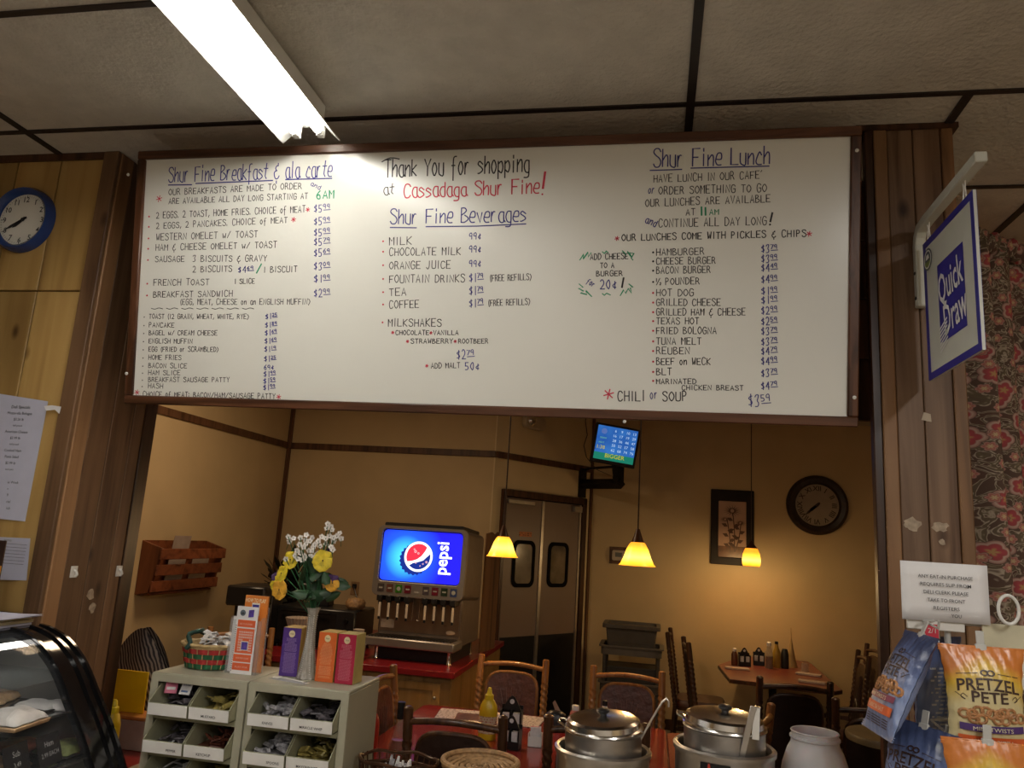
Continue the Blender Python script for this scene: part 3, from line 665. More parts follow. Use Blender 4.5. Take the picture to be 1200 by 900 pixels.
tp = MB().add([(0, 0, 0), (0.035, 0, 0.004), (0.075, 0, 0), (0.072, 0, -0.028), (0.05, 0, -0.012), (0.012, 0, -0.018), (0, -0.002, 0), (0.035, -0.002, 0.004), (0.075, -0.002, 0), (0.072, -0.002, -0.028), (0.05, -0.002, -0.012), (0.012, -0.002, -0.018)],
      [(0, 1, 2, 3, 4, 5), (11, 10, 9, 8, 7, 6)]).build('torn_paper_scrap', M_paper, loc=(-2.337, YF-0.022, 2.140)); tag(tp, 'small torn white paper scrap right of the tall price sheet', 'paper scrap')
t, o = sheet('notice_sheet', 'small white printed notice below the tall price sheet on the yellow panelled wall', [(-2.50, 1.632), (-2.31, 1.636), (-2.297, 1.482), (-2.50, 1.474)], M_pblue)
tb = MB()
for i in range(7): ribbon(tb, [(-0.09, 0.055-i*0.012), (0.085, 0.055-i*0.012)], 0.0012, M=Mf, z=0.0012)
tb.text('NOTICE', Mf @ T(0.0, 0.067, 0), h=0.006, z=0.0012); tb.build('printed_text', M_ink, t, smooth=0)
# snack pouch / flyer standing on the case, at the left edge of the frame
cf = thing('food_flyer', 'dark colourful food flyer standing at the left edge on top of the glass deli case', 'flyer', (-2.30, 2.42, 1.375))
MB().bx((-0.14, -0.004, 0), (0.055, 0, 0.255)).build('card', mat('dark_flyer_card', (0.03, 0.015, 0.015), 0.3), cf, smooth=0)
MB().bx((-0.14, -0.0055, 0.115), (0.055, -0.004, 0.168)).build('colour_band', mat('amber_flyer_band', (0.65, 0.30, 0.03), 0.3), cf, smooth=0)
fb = MB(); fb.text('SUBS', Mf @ T(-0.02, 0.215-0.0, 0.0), h=0.024, z=0.0005); 
for v in fb.v: v.y -= 0.0
fb.build('flyer_lettering', mat('red_flyer_ink', (0.7, 0.06, 0.03), 0.4), cf, smooth=0)
fb = MB()
for k in range(5): fb.lathe([(0.022, 0), (0.018, 0.0015), (0.0, 0.002)], 12, M=frame((-0.11+k*0.036, -0.0042, 0.075+0.012*(k % 2)), (1, 0, 0), (0, 0, 1)))
fb.build('food_picture', mat('flyer_food_print', (0.75, 0.32, 0.16), 0.4, var=0.6, scale=60), cf)
fb = MB()
for k in range(4): fb.lathe([(0.013, 0), (0.0, 0.0012)], 10, M=frame((-0.09+k*0.04, -0.0042, 0.03), (1, 0, 0), (0, 0, 1)))
fb.build('food_picture', mat('flyer_light_print', (0.75, 0.72, 0.75), 0.4, var=0.3, scale=60), cf)
# adhesive hooks and paper remnants on the jamb
for k, (yy, zz, lb) in enumerate(((2.724, 1.516, 'small white adhesive hook on the left post, the one nearer the yellow wall'), (2.988, 1.511, 'small white adhesive hook on the left post, near its right edge'))):
    t = thing('adhesive_hook', lb, 'hook', (XJ, yy, zz), 0, 'adhesive hooks on the left post')
    MB().bx((0, -0.018, -0.022), (0.004, 0.018, 0.022)).build('back_plate', M_white, t, bevel=0.0015)
    MB().tube([(0.004, 0, 0.008), (0.014, 0, 0.0), (0.018, 0, -0.010), (0.012, 0, -0.018)], 0.005, 8).build('hook_arm', M_white, t)
M_res = mat('pale_tape_residue', (0.42, 0.33, 0.24), 0.7, var=0.3, scale=60)
def blot(name, label, M, r, n=11, sq=1.0, m=None):
    rnd = random.Random(len(label)); p = [(r*(0.6+0.5*rnd.random())*math.cos(2*PI*k/n), sq*r*(0.6+0.5*rnd.random())*math.sin(2*PI*k/n)) for k in range(n)]
    o = MB().prism(p, 0, 0.0012, M=M).build(name, m or M_res, smooth=0); tag(o, label, 'tape residue'); return o
Mj = lambda y, z: frame((XJ+0.0002, y, z), (0, 1, 0), (0, 0, 1))
blot('tape_residue', 'upper square of pale tape residue on the left post below the hooks', Mj(2.841, 1.423), 0.024)
blot('tape_residue', 'lower smear of pale tape residue on the left post below the hooks', Mj(2.863, 1.371), 0.022)
Mp = lambda x, z: frame((x, YF-0.0002, z), (1, 0, 0), (0, 0, 1))
blot('tape_residue', 'lone pale paper scrap high on the right post under the hanging sign', Mp(0.848, 2.206) @ RZ(0.6), 0.020, 4, 1.0, mat('cream_paper_scrap', (0.5, 0.42, 0.32), 0.8))
blot('tape_residue', 'large ragged glue patch on the left side of the right post', Mp(0.79, 1.865), 0.032, 17, 0.7)
blot('tape_residue', 'ragged glue patch right of the larger one on the right post', Mp(0.872, 1.862), 0.026, 15, 0.7)
blot('tape_residue', 'small glue dot lowest on the right post above the white paper sign', Mp(0.875, 1.815), 0.011, 9)

# ================================================================== HANGING SIGN AND BRACKET
M_sblue = mat('navy_sign_print', (0.035, 0.03, 0.30), 0.4, var=0.04); M_swhite = mat('pale_sign_board', (0.62, 0.63, 0.56), 0.4, var=0.03)
t = thing('wall_bracket', 'white metal arm bracket screwed to the right post holding the hanging sign', 'bracket', (0.84, YF-0.006, 2.56))
br = MB()
pth = [(-0.012, -0.0), (0.0, 0.0)]
sec = 0.019
pa = [(0.0, 0.0), (0.0, 0.21), (-0.012, 0.245), (-0.04, 0.272), (-0.10, 0.279), (-0.52, 0.279)]
vs_ = []; n = len(pa)
for i, (y, z) in enumerate(pa):
    a = pa[max(0, i-1)]; b = pa[min(n-1, i+1)]; d = Vector((b[0]-a[0], b[1]-a[1])).normalized(); nn = Vector((d.y, -d.x))   # towards the wall / up
    for sx in (-1, 1):
        for q in (0, -1): vs_.append((sx*0.016, y-0.001-nn.x*0 + (0.0 if q == 0 else (-0.030*abs(nn.x))), z+(0.0 if q == 0 else (-0.030*abs(nn.y)))))
fs = []
for i in range(n-1):
    b0 = i*4; b1 = b0+4
    fs += [(b0, b1, b1+1, b0+1), (b0+2, b0+3, b1+3, b1+2), (b0, b0+2, b1+2, b1), (b0+1, b1+1, b1+3, b0+3)]
fs += [(0, 1, 3, 2), ((n-1)*4, (n-1)*4+2, (n-1)*4+3, (n-1)*4+1)]
br.add(vs_, fs); br.build('bracket_arm', M_swhite, t, bevel=0.003, smooth=0)
for zz in (0.03, 0.115):
    MB().lathe([(0.006, 0), (0.006, 0.002), (0, 0.003)], 10, M=frame((-0.016, -0.016, zz), (0, -1, 0), (0, 0, 1))).build('screw', M_black, t)
t = thing('hanging_sign', 'white and navy double-sided lottery sign hanging edge-on from the white bracket on the right post', 'sign', (0.84, 2.33, 2.53))
Ms = frame((-0.004, 0.20, -0.225), (0, -1, 0), (0, 0, 1))     # x towards the shop, y up, z towards -X (left)
SW, SH = 0.40, 0.45
MB().bx((-0.004, -0.2, -0.225), (0.004, 0.2, 0.225)).build('sign_board', M_swhite, t, smooth=0)
for zs, Mx in ((0, Ms), (1, frame((0.004, -0.20, -0.225), (0, 1, 0), (0, 0, 1)))):
    bd = MB(); ringprism(bd, [(0, 0), (SW, 0), (SW, SH), (0, SH)], [(0.022, 0.022), (SW-0.022, 0.022), (SW-0.022, SH-0.022), (0.022, SH-0.022)], 0.0, 0.0008, M=Mx)
    bd.poly([(0.115, 0.09), (0.315, 0.09), (0.315, 0.335), (0.115, 0.335)], 0.0008, M=Mx)
    bd.build('blue_border', M_sblue, t, smooth=0)
    lt = MB(); Mt = Mx @ Matrix.Shear('XZ', 4, (0.0, 0.0)) 
    lt.text('Quick', Mx @ T(0.211, 0.262, 0) @ RZ(0.10), h=0.092, w=0.186, z=0.0016, bold=0.012); lt.text('Draw', Mx @ T(0.236, 0.160, 0) @ RZ(0.10), h=0.092, w=0.170, z=0.0016, bold=0.012)
    for k in range(7):
        lt.poly([(0.112, 0.13-k*0.0115), (0.175, 0.152-k*0.0115), (0.175, 0.158-k*0.0115), (0.112, 0.136-k*0.0115)], 0.0016, M=Mx)
    lt.build('lettering', mat('bright_white_print', (0.80, 0.80, 0.78), 0.4), t, smooth=0)
    lg = MB(); lg.disc((0.040, 0.385, 0), 0.036, 0.0012, 24, M=Mx); lg.build('round_emblem', mat('grey_blue_emblem', (0.10, 0.13, 0.16), 0.4), t, smooth=0)
    lg = MB(); lg.disc((0.040, 0.385, 0), 0.031, 0.0016, 24, M=Mx, a0=PI*1.05, a1=PI*1.95); lg.build('emblem_field', mat('olive_emblem_field', (0.20, 0.26, 0.06), 0.4), t, smooth=0)
    lg = MB(); ringprism(lg, [(0.04+0.03*math.cos(2*PI*k/20), 0.385+0.03*math.sin(2*PI*k/20)) for k in range(20)], [(0.04+0.026*math.cos(2*PI*k/20), 0.385+0.026*math.sin(2*PI*k/20)) for k in range(20)], 0.0, 0.002, M=Mx)
    lg.poly([(0.025, 0.385), (0.055, 0.385), (0.05, 0.40), (0.03, 0.40)], 0.0018, M=Mx)
    lg.build('emblem_ring', MATS['bright_white_print'], t, smooth=0)
for yy in (0.155, -0.135):
    ch = MB()
    for q in (-0.012, 0.012): ch.tube([(0, yy+q, 0.218), (0, yy+q*0.4, 0.262), (0.0, yy+q, 0.29)], 0.0022, 6)
    ch.build('hanging_hook', M_white, t)

# ================================================================== CURTAIN
def floral(name):
    m, nt, b = _new(name); b.inputs['Roughness'].default_value = 0.85
    uv = N(nt, 'ShaderNodeUVMap')
    def layer(scale, rr, petals, rnd=1.0, seed=0.0):
        mp = N(nt, 'ShaderNodeMapping'); mp.inputs['Scale'].default_value = (scale, scale, 1); mp.inputs['Location'].default_value = (seed, seed*0.7, 0)
        L(nt, uv, 'UV', mp, 'Vector')
        vo = N(nt, 'ShaderNodeTexVoronoi', Scale=1.0, Randomness=rnd, _voronoi_dimensions='2D'); L(nt, mp, 'Vector', vo, 'Vector')
        sb = N(nt, 'ShaderNodeVectorMath', _operation='SUBTRACT'); L(nt, mp, 'Vector', sb, 0); L(nt, vo, 'Position', sb, 1)
        sp = N(nt, 'ShaderNodeSeparateXYZ'); L(nt, sb, 'Vector', sp, 'Vector')
        at = N(nt, 'ShaderNodeMath', _operation='ARCTAN2'); L(nt, sp, 1, at, 0); L(nt, sp, 0, at, 1)
        ml = N(nt, 'ShaderNodeMath', _operation='MULTIPLY'); L(nt, at, 0, ml, 0); ml.inputs[1].default_value = petals/2
        sn0 = N(nt, 'ShaderNodeMath', _operation='COSINE'); L(nt, ml, 0, sn0, 0); sn = N(nt, 'ShaderNodeMath', _operation='ABSOLUTE'); L(nt, sn0, 0, sn, 0)
        ma = N(nt, 'ShaderNodeMath', _operation='MULTIPLY_ADD'); L(nt, sn, 0, ma, 0); ma.inputs[1].default_value = -0.07; L(nt, vo, 'Distance', ma, 2)
        return ma, vo
    no = N(nt, 'ShaderNodeTexNoise', Scale=15.0, Detail=2.0, Distortion=1.8); L(nt, uv, 'UV', no, 'Vector')
    rv = ramp(nt, [(0.44, (0.11, 0.062, 0.042)), (0.475, (0.50, 0.41, 0.30)), (0.50, (0.13, 0.085, 0.055)), (0.56, (0.15, 0.11, 0.06)), (0.585, (0.46, 0.37, 0.27)), (0.61, (0.12, 0.06, 0.04))]); L(nt, no, 'Fac', rv, 'Fac')
    cur = (rv, 'Color')
    for sc, pet, seed, cols in ((8.5, 5, 0.0, [(0.0, (0.50, 0.30, 0.12)), (0.07, (0.45, 0.07, 0.08)), (0.16, (0.36, 0.07, 0.07)), (0.20, (0.55, 0.38, 0.30)), (0.25, (0.40, 0.22, 0.17)), (0.28, (0.09, 0.05, 0.04))]),
                                (14.0, 6, 3.7, [(0.0, (0.60, 0.45, 0.25)), (0.09, (0.42, 0.12, 0.10)), (0.15, (0.50, 0.26, 0.20)), (0.19, (0.09, 0.05, 0.04))])):
        ly, vo = layer(sc, 0.3, pet, 0.85, seed)
        rc = ramp(nt, cols, 'LINEAR'); L(nt, ly, 0, rc, 'Fac')
        mk = N(nt, 'ShaderNodeMath', _operation='LESS_THAN'); L(nt, ly, 0, mk, 0); mk.inputs[1].default_value = cols[-1][0]
        mx = N(nt, 'ShaderNodeMix', _data_type='RGBA'); L(nt, mk, 0, mx, 0); nt.links.new(cur[0].outputs[cur[1]], mx.inputs[6]); L(nt, rc, 'Color', mx, 7); cur = (mx, 2)
    nt.links.new(cur[0].outputs[cur[1]], b.inputs['Base Color'])
    return m
M_floral = floral('floral_curtain_fabric')
c0 = Vector((1.075, 2.885)); c1 = Vector((2.115, 3.665)); clen = (c1-c0).length; cdv = (c1-c0).normalized(); cn = Vector((-cdv.y, cdv.x))
t = thing('floral_curtain', 'brown floral curtain with red blossoms hanging in folds right of the plank post', 'curtain', (c0.x, c0.y, 0))
ztop = 2.93; zb = 1.31
def curtain_fn(u, v):
    s = u*clen; ph = s*2*PI/0.145+0.8*math.sin(s*9)
    am = (0.034+0.020*(1-v))*(1+0.3*math.sin(s*17)); off = am*math.sin(ph+0.5*math.sin(v*4)); z = zb+(ztop-zb)*v
    p = cdv*(s+0.012*math.cos(ph)*(1-v))+cn*off; return (p.x, p.y, z)
nu, nv = 200, 26
mb = MB().grid(curtain_fn, nu, nv)
o = mb.build('drape', M_floral, t, smooth=180)
uvl = o.data.uv_layers.new(name='UVMap'); 
for lp in o.data.loops:
    i = lp.vertex_index % (nu+1); j = lp.vertex_index // (nu+1); uvl.data[lp.index].uv = (i/nu*clen*1.5, (ztop-zb)*j/nv)
o.modifiers.new('solid', 'SOLIDIFY').thickness = 0.002
def ruffle_fn(u, v):
    s = u*clen; ph = s*2*PI/0.035; a = v*2*PI; rr = 0.030*(1+0.28*math.sin(ph+v*6))
    p = cdv*s+cn*(rr*math.cos(a)*0.9); return (p.x, p.y, ztop+0.015+rr*math.sin(a)*1.1+0.008*math.sin(ph*0.37))
mb = MB().grid(ruffle_fn, 260, 12); o = mb.build('ruffle', M_floral, t, smooth=180)
uvl = o.data.uv_layers.new(name='UVMap')
for lp in o.data.loops:
    i = lp.vertex_index % 261; j = lp.vertex_index // 261; uvl.data[lp.index].uv = (i/260*clen*1.5, 2.0+0.15*j/12)
MB().tube([(0, 0, ztop+0.015), (cdv.x*clen, cdv.y*clen, ztop+0.015)], 0.011, 8).build('curtain_rod', M_blackm, t)

# ================================================================== SNACK RACK (clip strips on a wire pole)
M_wire = mat('white_coated_wire', (0.50, 0.50, 0.48), 0.4, var=0.05)
RX0, RY0 = 0.742, 2.20
rk = thing('snack_rack', 'white wire rack pole with hooks carrying snack bags and the paper sign', 'display rack', (RX0, RY0, 0))
MB().tube([(0, 0, 0), (0, 0, 1.62)], 0.008, 10).build('pole', M_wire, rk)
MB().lathe([(0.16, 0), (0.16, 0.012), (0.02, 0.02), (0.012, 0.05)], 24).build('foot', M_wire, rk)
MB().tube([(-0.085, 0, 1.605), (0.36, 0, 1.605)], 0.004, 8).build('cross_wire', M_wire, rk)
ar = [(-0.07, 1.578, -0.15), (0.19, 1.575, -0.12), (-0.02, 1.578, 0.14), (0.19, 1.33, -0.12), (-0.06, 1.345, -0.14)]
for x, z, y in ar:
    MB().tube([(0 if abs(x) < 0.1 else x, 0, z+0.03), (x, y*0.3, z+0.03), (x, y, z+0.022), (x, y*1.05, z+0.04)], 0.003, 6).build('hook', M_wire, rk)
MB().tube([(0, 0, 1.36), (0.19, 0, 1.36)], 0.003, 6).tube([(0, 0, 1.375), (-0.06, 0, 1.375)], 0.003, 6).build('cross_wire', M_wire, rk)
# label holders on the cross wire
for x0, x1, m_, z0, z1 in ((-0.10, 0.035, M_white, 1.585, 1.61), (0.075, 0.185, mat('cream_label_strip', (0.60, 0.56, 0.40), 0.5), 1.555, 1.612), (0.195, 0.27, M_white, 1.575, 1.615)):
    MB().bx((x0, -0.02, z0), (x1, -0.012, z1)).build('label_holder', m_, rk, bevel=0.002)
for x in (0.135, 0.155):
    MB().bx((x+0.01, -0.011, 1.46), (x+0.03, -0.005, 1.556)).build('clip_strip', M_white, rk, smooth=0)
pt = thing('price_tag', 'small red and white price tag clipped below the paper sign', 'price tag', (RX0-0.045, RY0-0.024, 1.555))
MB().bx((-0.017, -0.002, 0), (0.017, 0, 0.055)).build('tag_card', M_white, pt, smooth=0)
MB().bx((-0.016, -0.003, 0.012), (0.016, -0.002, 0.045)).build('red_print', mat('red_tag_print', (0.60, 0.03, 0.06), 0.5), pt, smooth=0)
tt = MB().text('2/1', frame((0, -0.003, 0.030), (1, 0, 0), (0, 0, 1)), h=0.012); tt.build('lettering', M_white, pt, smooth=0)
# paper sign
sg = thing('paper_sign', 'white paper sign about eat-in purchases clipped on top of the snack rack', 'sign', (RX0-0.01, RY0-0.03, 1.608))
MB().grid(lambda u, v: (-0.104+0.205*u, 0.004*math.sin(u*2.5), 0.145*v), 8, 4).build('sign_paper', M_paper, sg).modifiers.new('s', 'SOLIDIFY').thickness = 0.001
tx = MB(); Mg = frame((0.0, -0.0025, 0), (1, 0, 0), (0, 0, 1))
for i, s in enumerate(('ANY EAT-IN PURCHASE', 'REQUIRES SLIP FROM', 'DELI CLERK PLEASE', 'TAKE TO FRONT', 'REGISTERS')):
    tx.text(s, Mg @ T(0.0, 0.110-i*0.0192, 0), bold=0.004, h=0.0085, w=(0.128, 0.118, 0.104, 0.088, 0.060)[i])
tx.text('YOU', Mg @ T(0.022, 0.0165, 0), h=0.0085, w=0.024, bold=0.004)
tx.build('lettering', M_ink, sg, smooth=0)
rg = thing('plastic_ring', 'white plastic ring hanging at the right corner of the paper sign', 'ring', (RX0+0.125, RY0-0.05, 1.650))
o = MB().tube([(0.023*math.cos(2*PI*k/28), 0, 0.034*math.sin(2*PI*k/28)) for k in range(28)], 0.0042, 8, closed=True).build('ring_loop', M_white, rg)

def bagmat(name, c_top, c_mid, c_body, h):
    m, nt, b = _new(name); b.inputs['Roughness'].default_value = 0.3; b.inputs['Specular IOR Level'].default_value = 0.6
    tc = N(nt, 'ShaderNodeTexCoord'); sp = N(nt, 'ShaderNodeSeparateXYZ'); L(nt, tc, 'Object', sp, 'Vector')
    no = N(nt, 'ShaderNodeTexNoise', Scale=25.0, Detail=2.0); L(nt, tc, 'Object', no, 'Vector')
    ab = N(nt, 'ShaderNodeMath', _operation='ABSOLUTE'); L(nt, sp, 0, ab, 0)
    a1 = N(nt, 'ShaderNodeMath', _operation='MULTIPLY_ADD'); L(nt, ab, 0, a1, 0); a1.inputs[1].default_value = 0.6; L(nt, sp, 2, a1, 2)
    a2 = N(nt, 'ShaderNodeMath', _operation='MULTIPLY_ADD'); L(nt, a1, 0, a2, 0); a2.inputs[1].default_value = 1/h; a2.inputs[2].default_value = 1.0
    a3 = N(nt, 'ShaderNodeMath', _operation='MULTIPLY_ADD'); L(nt, no, 'Fac', a3, 0); a3.inputs[1].default_value = 0.06; L(nt, a2, 0, a3, 2)
    r = ramp(nt, [(0.66, c_body), (0.86, c_mid), (1.0, c_top)]); L(nt, a3, 0, r, 'Fac'); L(nt, r, 'Color', b, 'Base Color')
    bp = N(nt, 'ShaderNodeBump', Strength=0.35, Distance=0.01); L(nt, no, 'Fac', bp, 'Height'); L(nt, bp, 'Normal', b, 'Normal')
    return m
M_bagy = bagmat('yellow_snack_film', (0.62, 0.20, 0.04), (0.72, 0.47, 0.06), (0.62, 0.53, 0.29), 0.245)
M_bagb = bagmat('blue_snack_film', (0.05, 0.07, 0.16), (0.10, 0.14, 0.30), (0.20, 0.26, 0.46), 0.245)
M_pret = mat('pretzel_print', (0.42, 0.20, 0.08), 0.4, var=0.4, scale=90)
def snack_bag(name, label, loc, rot, flavour, body, ribbonc, tilt=0.0, swell=0.027, roll=0.0, w=0.192, h=0.262):
    t = thing(name, label, 'snack bag', loc, rot, None); t.rotation_euler = (tilt, roll, rot)
    def bul(x, z):
        a = max(0.0, 1-(2*abs(x)/w)**2.4); q = max(0.0, min(1, (h/2-abs(z-h/2))/(h*0.36))); q = math.sin(q*PI/2)
        return swell*(a**0.55)*q
    def edge(z):
        q = abs(z-h/2)/(h/2); return 1-0.15*math.cos(min(1, q)*PI/2)**0.8
    def ft(u, v, s):
        x = (u-0.5)*w; z = v*h; q = bul(x, z); zz = z-h
        return (x*edge(z)+0.0012*math.sin(v*50)*(1 if abs(u-0.5) > 0.45 else 0), s*(q+0.0006)+0.0016*math.sin(x*260+z*90)*(q > 0.002)*s, zz)
    mb = MB().grid(lambda u, v: ft(u, v, -1), 26, 30).grid(lambda u, v: ft(1-u, v, 1), 26, 30)
    mb.build('pouch', body, t, smooth=80)
    cr = MB()
    for zz in (0.003, 0.008, 0.013, h-0.013, h-0.008, h-0.003): cr.bx((-w/2*0.995, -0.0018, zz-h-0.0012), (w/2*0.995, 0.0018, zz-h+0.0012))
    cr.build('crimped_seal', body, t, smooth=0)
    def on(dz=0.0018, s=-1):
        def f(p):
            x, z = p.x, p.y; q = bul(x/edge(z), z); return Vector((x, s*(q+0.0006+dz+p.z), z-h))
        return f
    def put(nm, m, build):
        b = MB(); build(b)
        fn = on(); b.v = [fn(v) for v in b.v]; b.build(nm, m, t, smooth=0)
    def arc(s, zc, hh, ww, bend):
        def go(b):
            q = MB().text(s, I4, h=hh, w=ww, z=0.0, bold=0.015)
            for v in q.v: v.y += zc-bend*(v.x/(ww/2))**2
            b.add(q.v, q.f)
        return go
    dark = mat('dark_bag_print', (0.05, 0.025, 0.02), 0.4)
    put('lettering', dark, arc('PRETZEL', 0.180, 0.026, 0.132, 0.006)); put('lettering', dark, arc('PETE', 0.151, 0.024, 0.078, -0.001))
    def deco(b):
        for c in (-0.007, 0.007):
            ringprism(b, [(c+0.009*math.cos(k*PI/6), 0.204+0.007*math.sin(k*PI/6)) for k in range(12)], [(c+0.0055*math.cos(k*PI/6), 0.204+0.004*math.sin(k*PI/6)) for k in range(12)], 0, 0.0004)
        for s in (-1, 1): ribbon(b, [(s*0.022, 0.203), (s*0.04, 0.201), (s*0.066, 0.198)], 0.0015, z=0); ribbon(b, smooth_line([(s*0.048, 0.150), (s*0.056, 0.156), (s*0.060, 0.149), (s*0.052, 0.144), (s*0.07, 0.158)]), 0.0014, z=0)
    put('scrollwork', dark, deco)
    def pre(b):
        rn = random.Random(3)
        for cx, cz in ((-0.048, 0.106), (-0.02, 0.113), (0.008, 0.108), (0.034, 0.112), (0.056, 0.102), (-0.03, 0.096), (0.02, 0.097)):
            for dx in (-0.008, 0.008):
                b.tube([(cx+dx+0.010*math.cos(k*PI/5), cz+0.008+0.009*math.sin(k*PI/5), 0.0) for k in range(10)], 0.0034, 6, closed=True)
    put('pretzel_picture', M_pret, pre)
    def banner(z0, z1, w2, bend=0.004):
        def go(b):
            n = 14; b.grid(lambda u, v: ((u-0.5)*w2, z0+(z1-z0)*v-bend*math.cos((u-0.5)*3)+bend, 0.0028), n, 1)
        return go
    put('banner', ribbonc, banner(0.076, 0.091, 0.135)); put('banner', mat('orange_bag_banner', (0.68, 0.13, 0.035), 0.4), banner(0.046, 0.067, 0.142, 0.002))
    wh = mat('cream_bag_print', (0.80, 0.74, 0.55), 0.5)
    def txt(s, zc, hh, ww): 
        return lambda b: b.add([Vector((v.x, v.y+zc, 0.0042)) for v in MB().text(s, I4, h=hh, w=ww).v], text_data(s)[1])
    put('lettering', wh, txt('MINI TWISTS', 0.0835, 0.0085, 0.085)); put('lettering', wh, txt(flavour, 0.0565, 0.0095, 0.088))
    def small(b):
        for i in range(4):
            for xa, xb in ((-0.062, -0.036), (-0.026, 0.028), (0.038, 0.062)): ribbon(b, [(xa, 0.037-i*0.0055), (xb, 0.037-i*0.0055)], 0.0026, z=0.0)
        for xx in (-0.031, 0.033): ribbon(b, [(xx, 0.018), (xx, 0.039)], 0.001, z=0.0)
    put('small_print', dark, small)
    bp_ = MB()
    for i in range(16):
        for xa, xb in ((-0.060, -0.006), (0.004, 0.056)): ribbon(bp_, [(xa, 0.045+i*0.0095), (xb-0.01*(i % 3), 0.045+i*0.0095)], 0.0042, z=0.0)
    fb_ = on(0.0018, 1); bp_.v = [fb_(v) for v in bp_.v]; bp_.f = [list(reversed(q)) for q in bp_.f]; bp_.build('back_print', mat('pale_back_print', (0.55, 0.56, 0.58), 0.4), t, smooth=0, kind='stuff')
    MB().bx((-0.009, -0.0015, -0.004), (0.009, 0.0015, 0.034)).bx((-0.012, -0.004, -0.012), (0.012, 0.004, 0.004)).build('hang_clip', mat('clear_clip_plastic', (0.55, 0.55, 0.53), 0.3), t, bevel=0.001)
    return t
M_purple = mat('purple_bag_banner', (0.07, 0.03, 0.16), 0.4); M_maroon = mat('maroon_bag_banner', (0.22, 0.03, 0.08), 0.4)
pbg = gy(1149, 757, 2.06)
snack_bag('snack_bag', 'upper yellow and orange bag of mini pretzel twists facing front on the rack', (pbg.x, 2.06, pbg.z), 0.05, 'CHEESE PIZZA', M_bagy, M_purple, tilt=-0.06)
p2 = gy(1157, 868, 2.0)
snack_bag('snack_bag', 'lower yellow and orange bag of pretzels cut off by the bottom edge', (p2.x, 2.0, p2.z), -0.02, 'CHEESE PIZZA', M_bagy, M_purple, tilt=0.10)
for (u, v, Y, rz, tl, rl, lb) in ((1080, 743, 2.10, -1.48, -0.45, 0.0, 'upper blue pretzel bag turned sideways on the left of the rack'), (1097, 746, 2.24, PI+0.62, 0.0, 0.0, 'blue pretzel bag showing its printed back just behind the rack pole'),
                                  (1083, 850, 2.08, -0.95, -0.22, 0.05, 'lower blue pretzel bag hanging left of the pole above the bottom edge'), (1101, 856, 2.24, PI+0.55, -0.03, 0.0, 'blue pretzel bag low behind the wire pole, showing its printed back')):
    q = gy(u, v, Y); snack_bag('snack_bag', lb, (q.x, Y, q.z), rz, 'CLASSIC SEA SALT', M_bagb, M_maroon, tilt=tl, roll=rl)
# ================================================================== DELI CASE
PR = [(-2.078, 1.351), (-2.035, 1.343), (-1.969, 1.317), (-1.911, 1.274), (-1.865, 1.223), (-1.811, 1.145), (-1.749, 1.057), (-1.676, 0.933), (-1.598, 0.788)]
PR = smooth_line(PR, 3)
dc = thing('deli_case', 'glass-fronted deli display case with curved black end frame at the bottom left', 'display case', (0, 0, 0))
def sweep(mb, prof, y0, y1, th, mi=0):
    n = len(prof); inner = []
    for i, p in enumerate(prof):
        a = prof[max(0, i-1)]; b = prof[min(n-1, i+1)]; d = Vector((b[0]-a[0], b[1]-a[1])).normalized(); inner.append((p[0]+d.y*th, p[1]-d.x*th))
    vs_ = [(p[0], y, p[1]) for y in (y0, y1) for p in prof]+[(p[0], y, p[1]) for y in (y0, y1) for p in inner]
    fs = []
    for i in range(n-1):
        fs += [(i, i+1, n+i+1, n+i), (2*n+i, 3*n+i, 3*n+i+1, 2*n+i+1), (i, 2*n+i, 2*n+i+1, i+1), (n+i, n+i+1, 3*n+i+1, 3*n+i)]
    fs += [(0, n, 3*n, 2*n), (n-1, 3*n-1, 4*n-1, 2*n-1)]
    mb.add(vs_, fs, mi)
M_gloss = mat('glossy_black_enamel', (0.006, 0.006, 0.007), 0.10, spec=0.7, var=0.2)
ef = MB(); sweep(ef, PR, 2.315, 2.455, 0.02); ef.build('end_frame', M_gloss, dc, smooth=50)
for ya_, yb_ in ((2.318, 2.332), (2.40, 2.412), (2.442, 2.455)):
    e2 = MB(); sweep(e2, PR, ya_, yb_, -0.008); e2.build('frame_bead', M_gloss, dc, smooth=50)
M_caseglass = glass('case_glass', (0.10, 0.11, 0.12), 0.03, 0.10)
gl = MB(); sweep(gl, PR, 0.55, 2.316, 0.006); gl.build('curved_glass', M_caseglass, dc, smooth=50)
endp = [(p[0]-0.012, p[1]-0.012) for p in PR]+[(-1.61, 0.12), (-2.75, 0.12), (-2.75, 1.33)]
MB().prism([(p[0], p[1]) for p in endp], 0, 0.010, M=frame((0, 2.455, 0), (1, 0, 0), (0, 0, 1))).build('end_panel', MATS.get('grey_case_end') or mat('grey_case_end', (0.16, 0.165, 0.16), 0.3), dc, smooth=0)
MB().bx((-2.75, 0.55, 1.325), (-2.07, 2.455, 1.352)).build('case_top', M_gloss, dc, bevel=0.004)
MB().bx((-2.75, 0.55, 0.1), (-2.73, 2.44, 1.325)).build('back_panel', mat('grey_case_back', (0.22, 0.23, 0.23), 0.3), dc, smooth=0)
MB().bx((-2.73, 0.55, 0.10), (-1.60, 2.44, 0.76)).build('case_base', M_black, dc, smooth=0)
M_shelf = mat('dark_shelf_glass', (0.05, 0.05, 0.05), 0.1, spec=0.7)
for x, z in ((-1.835, 1.115), (-1.75, 0.985)):
    MB().bx((-2.72, 0.6, z-0.008), (x, 2.44, z)).build('shelf', M_shelf, dc, smooth=0)
    MB().tube([(x, 0.6, z-0.004), (x, 2.44, z-0.004)], 0.004, 6).build('shelf_rail', M_steeld, dc)
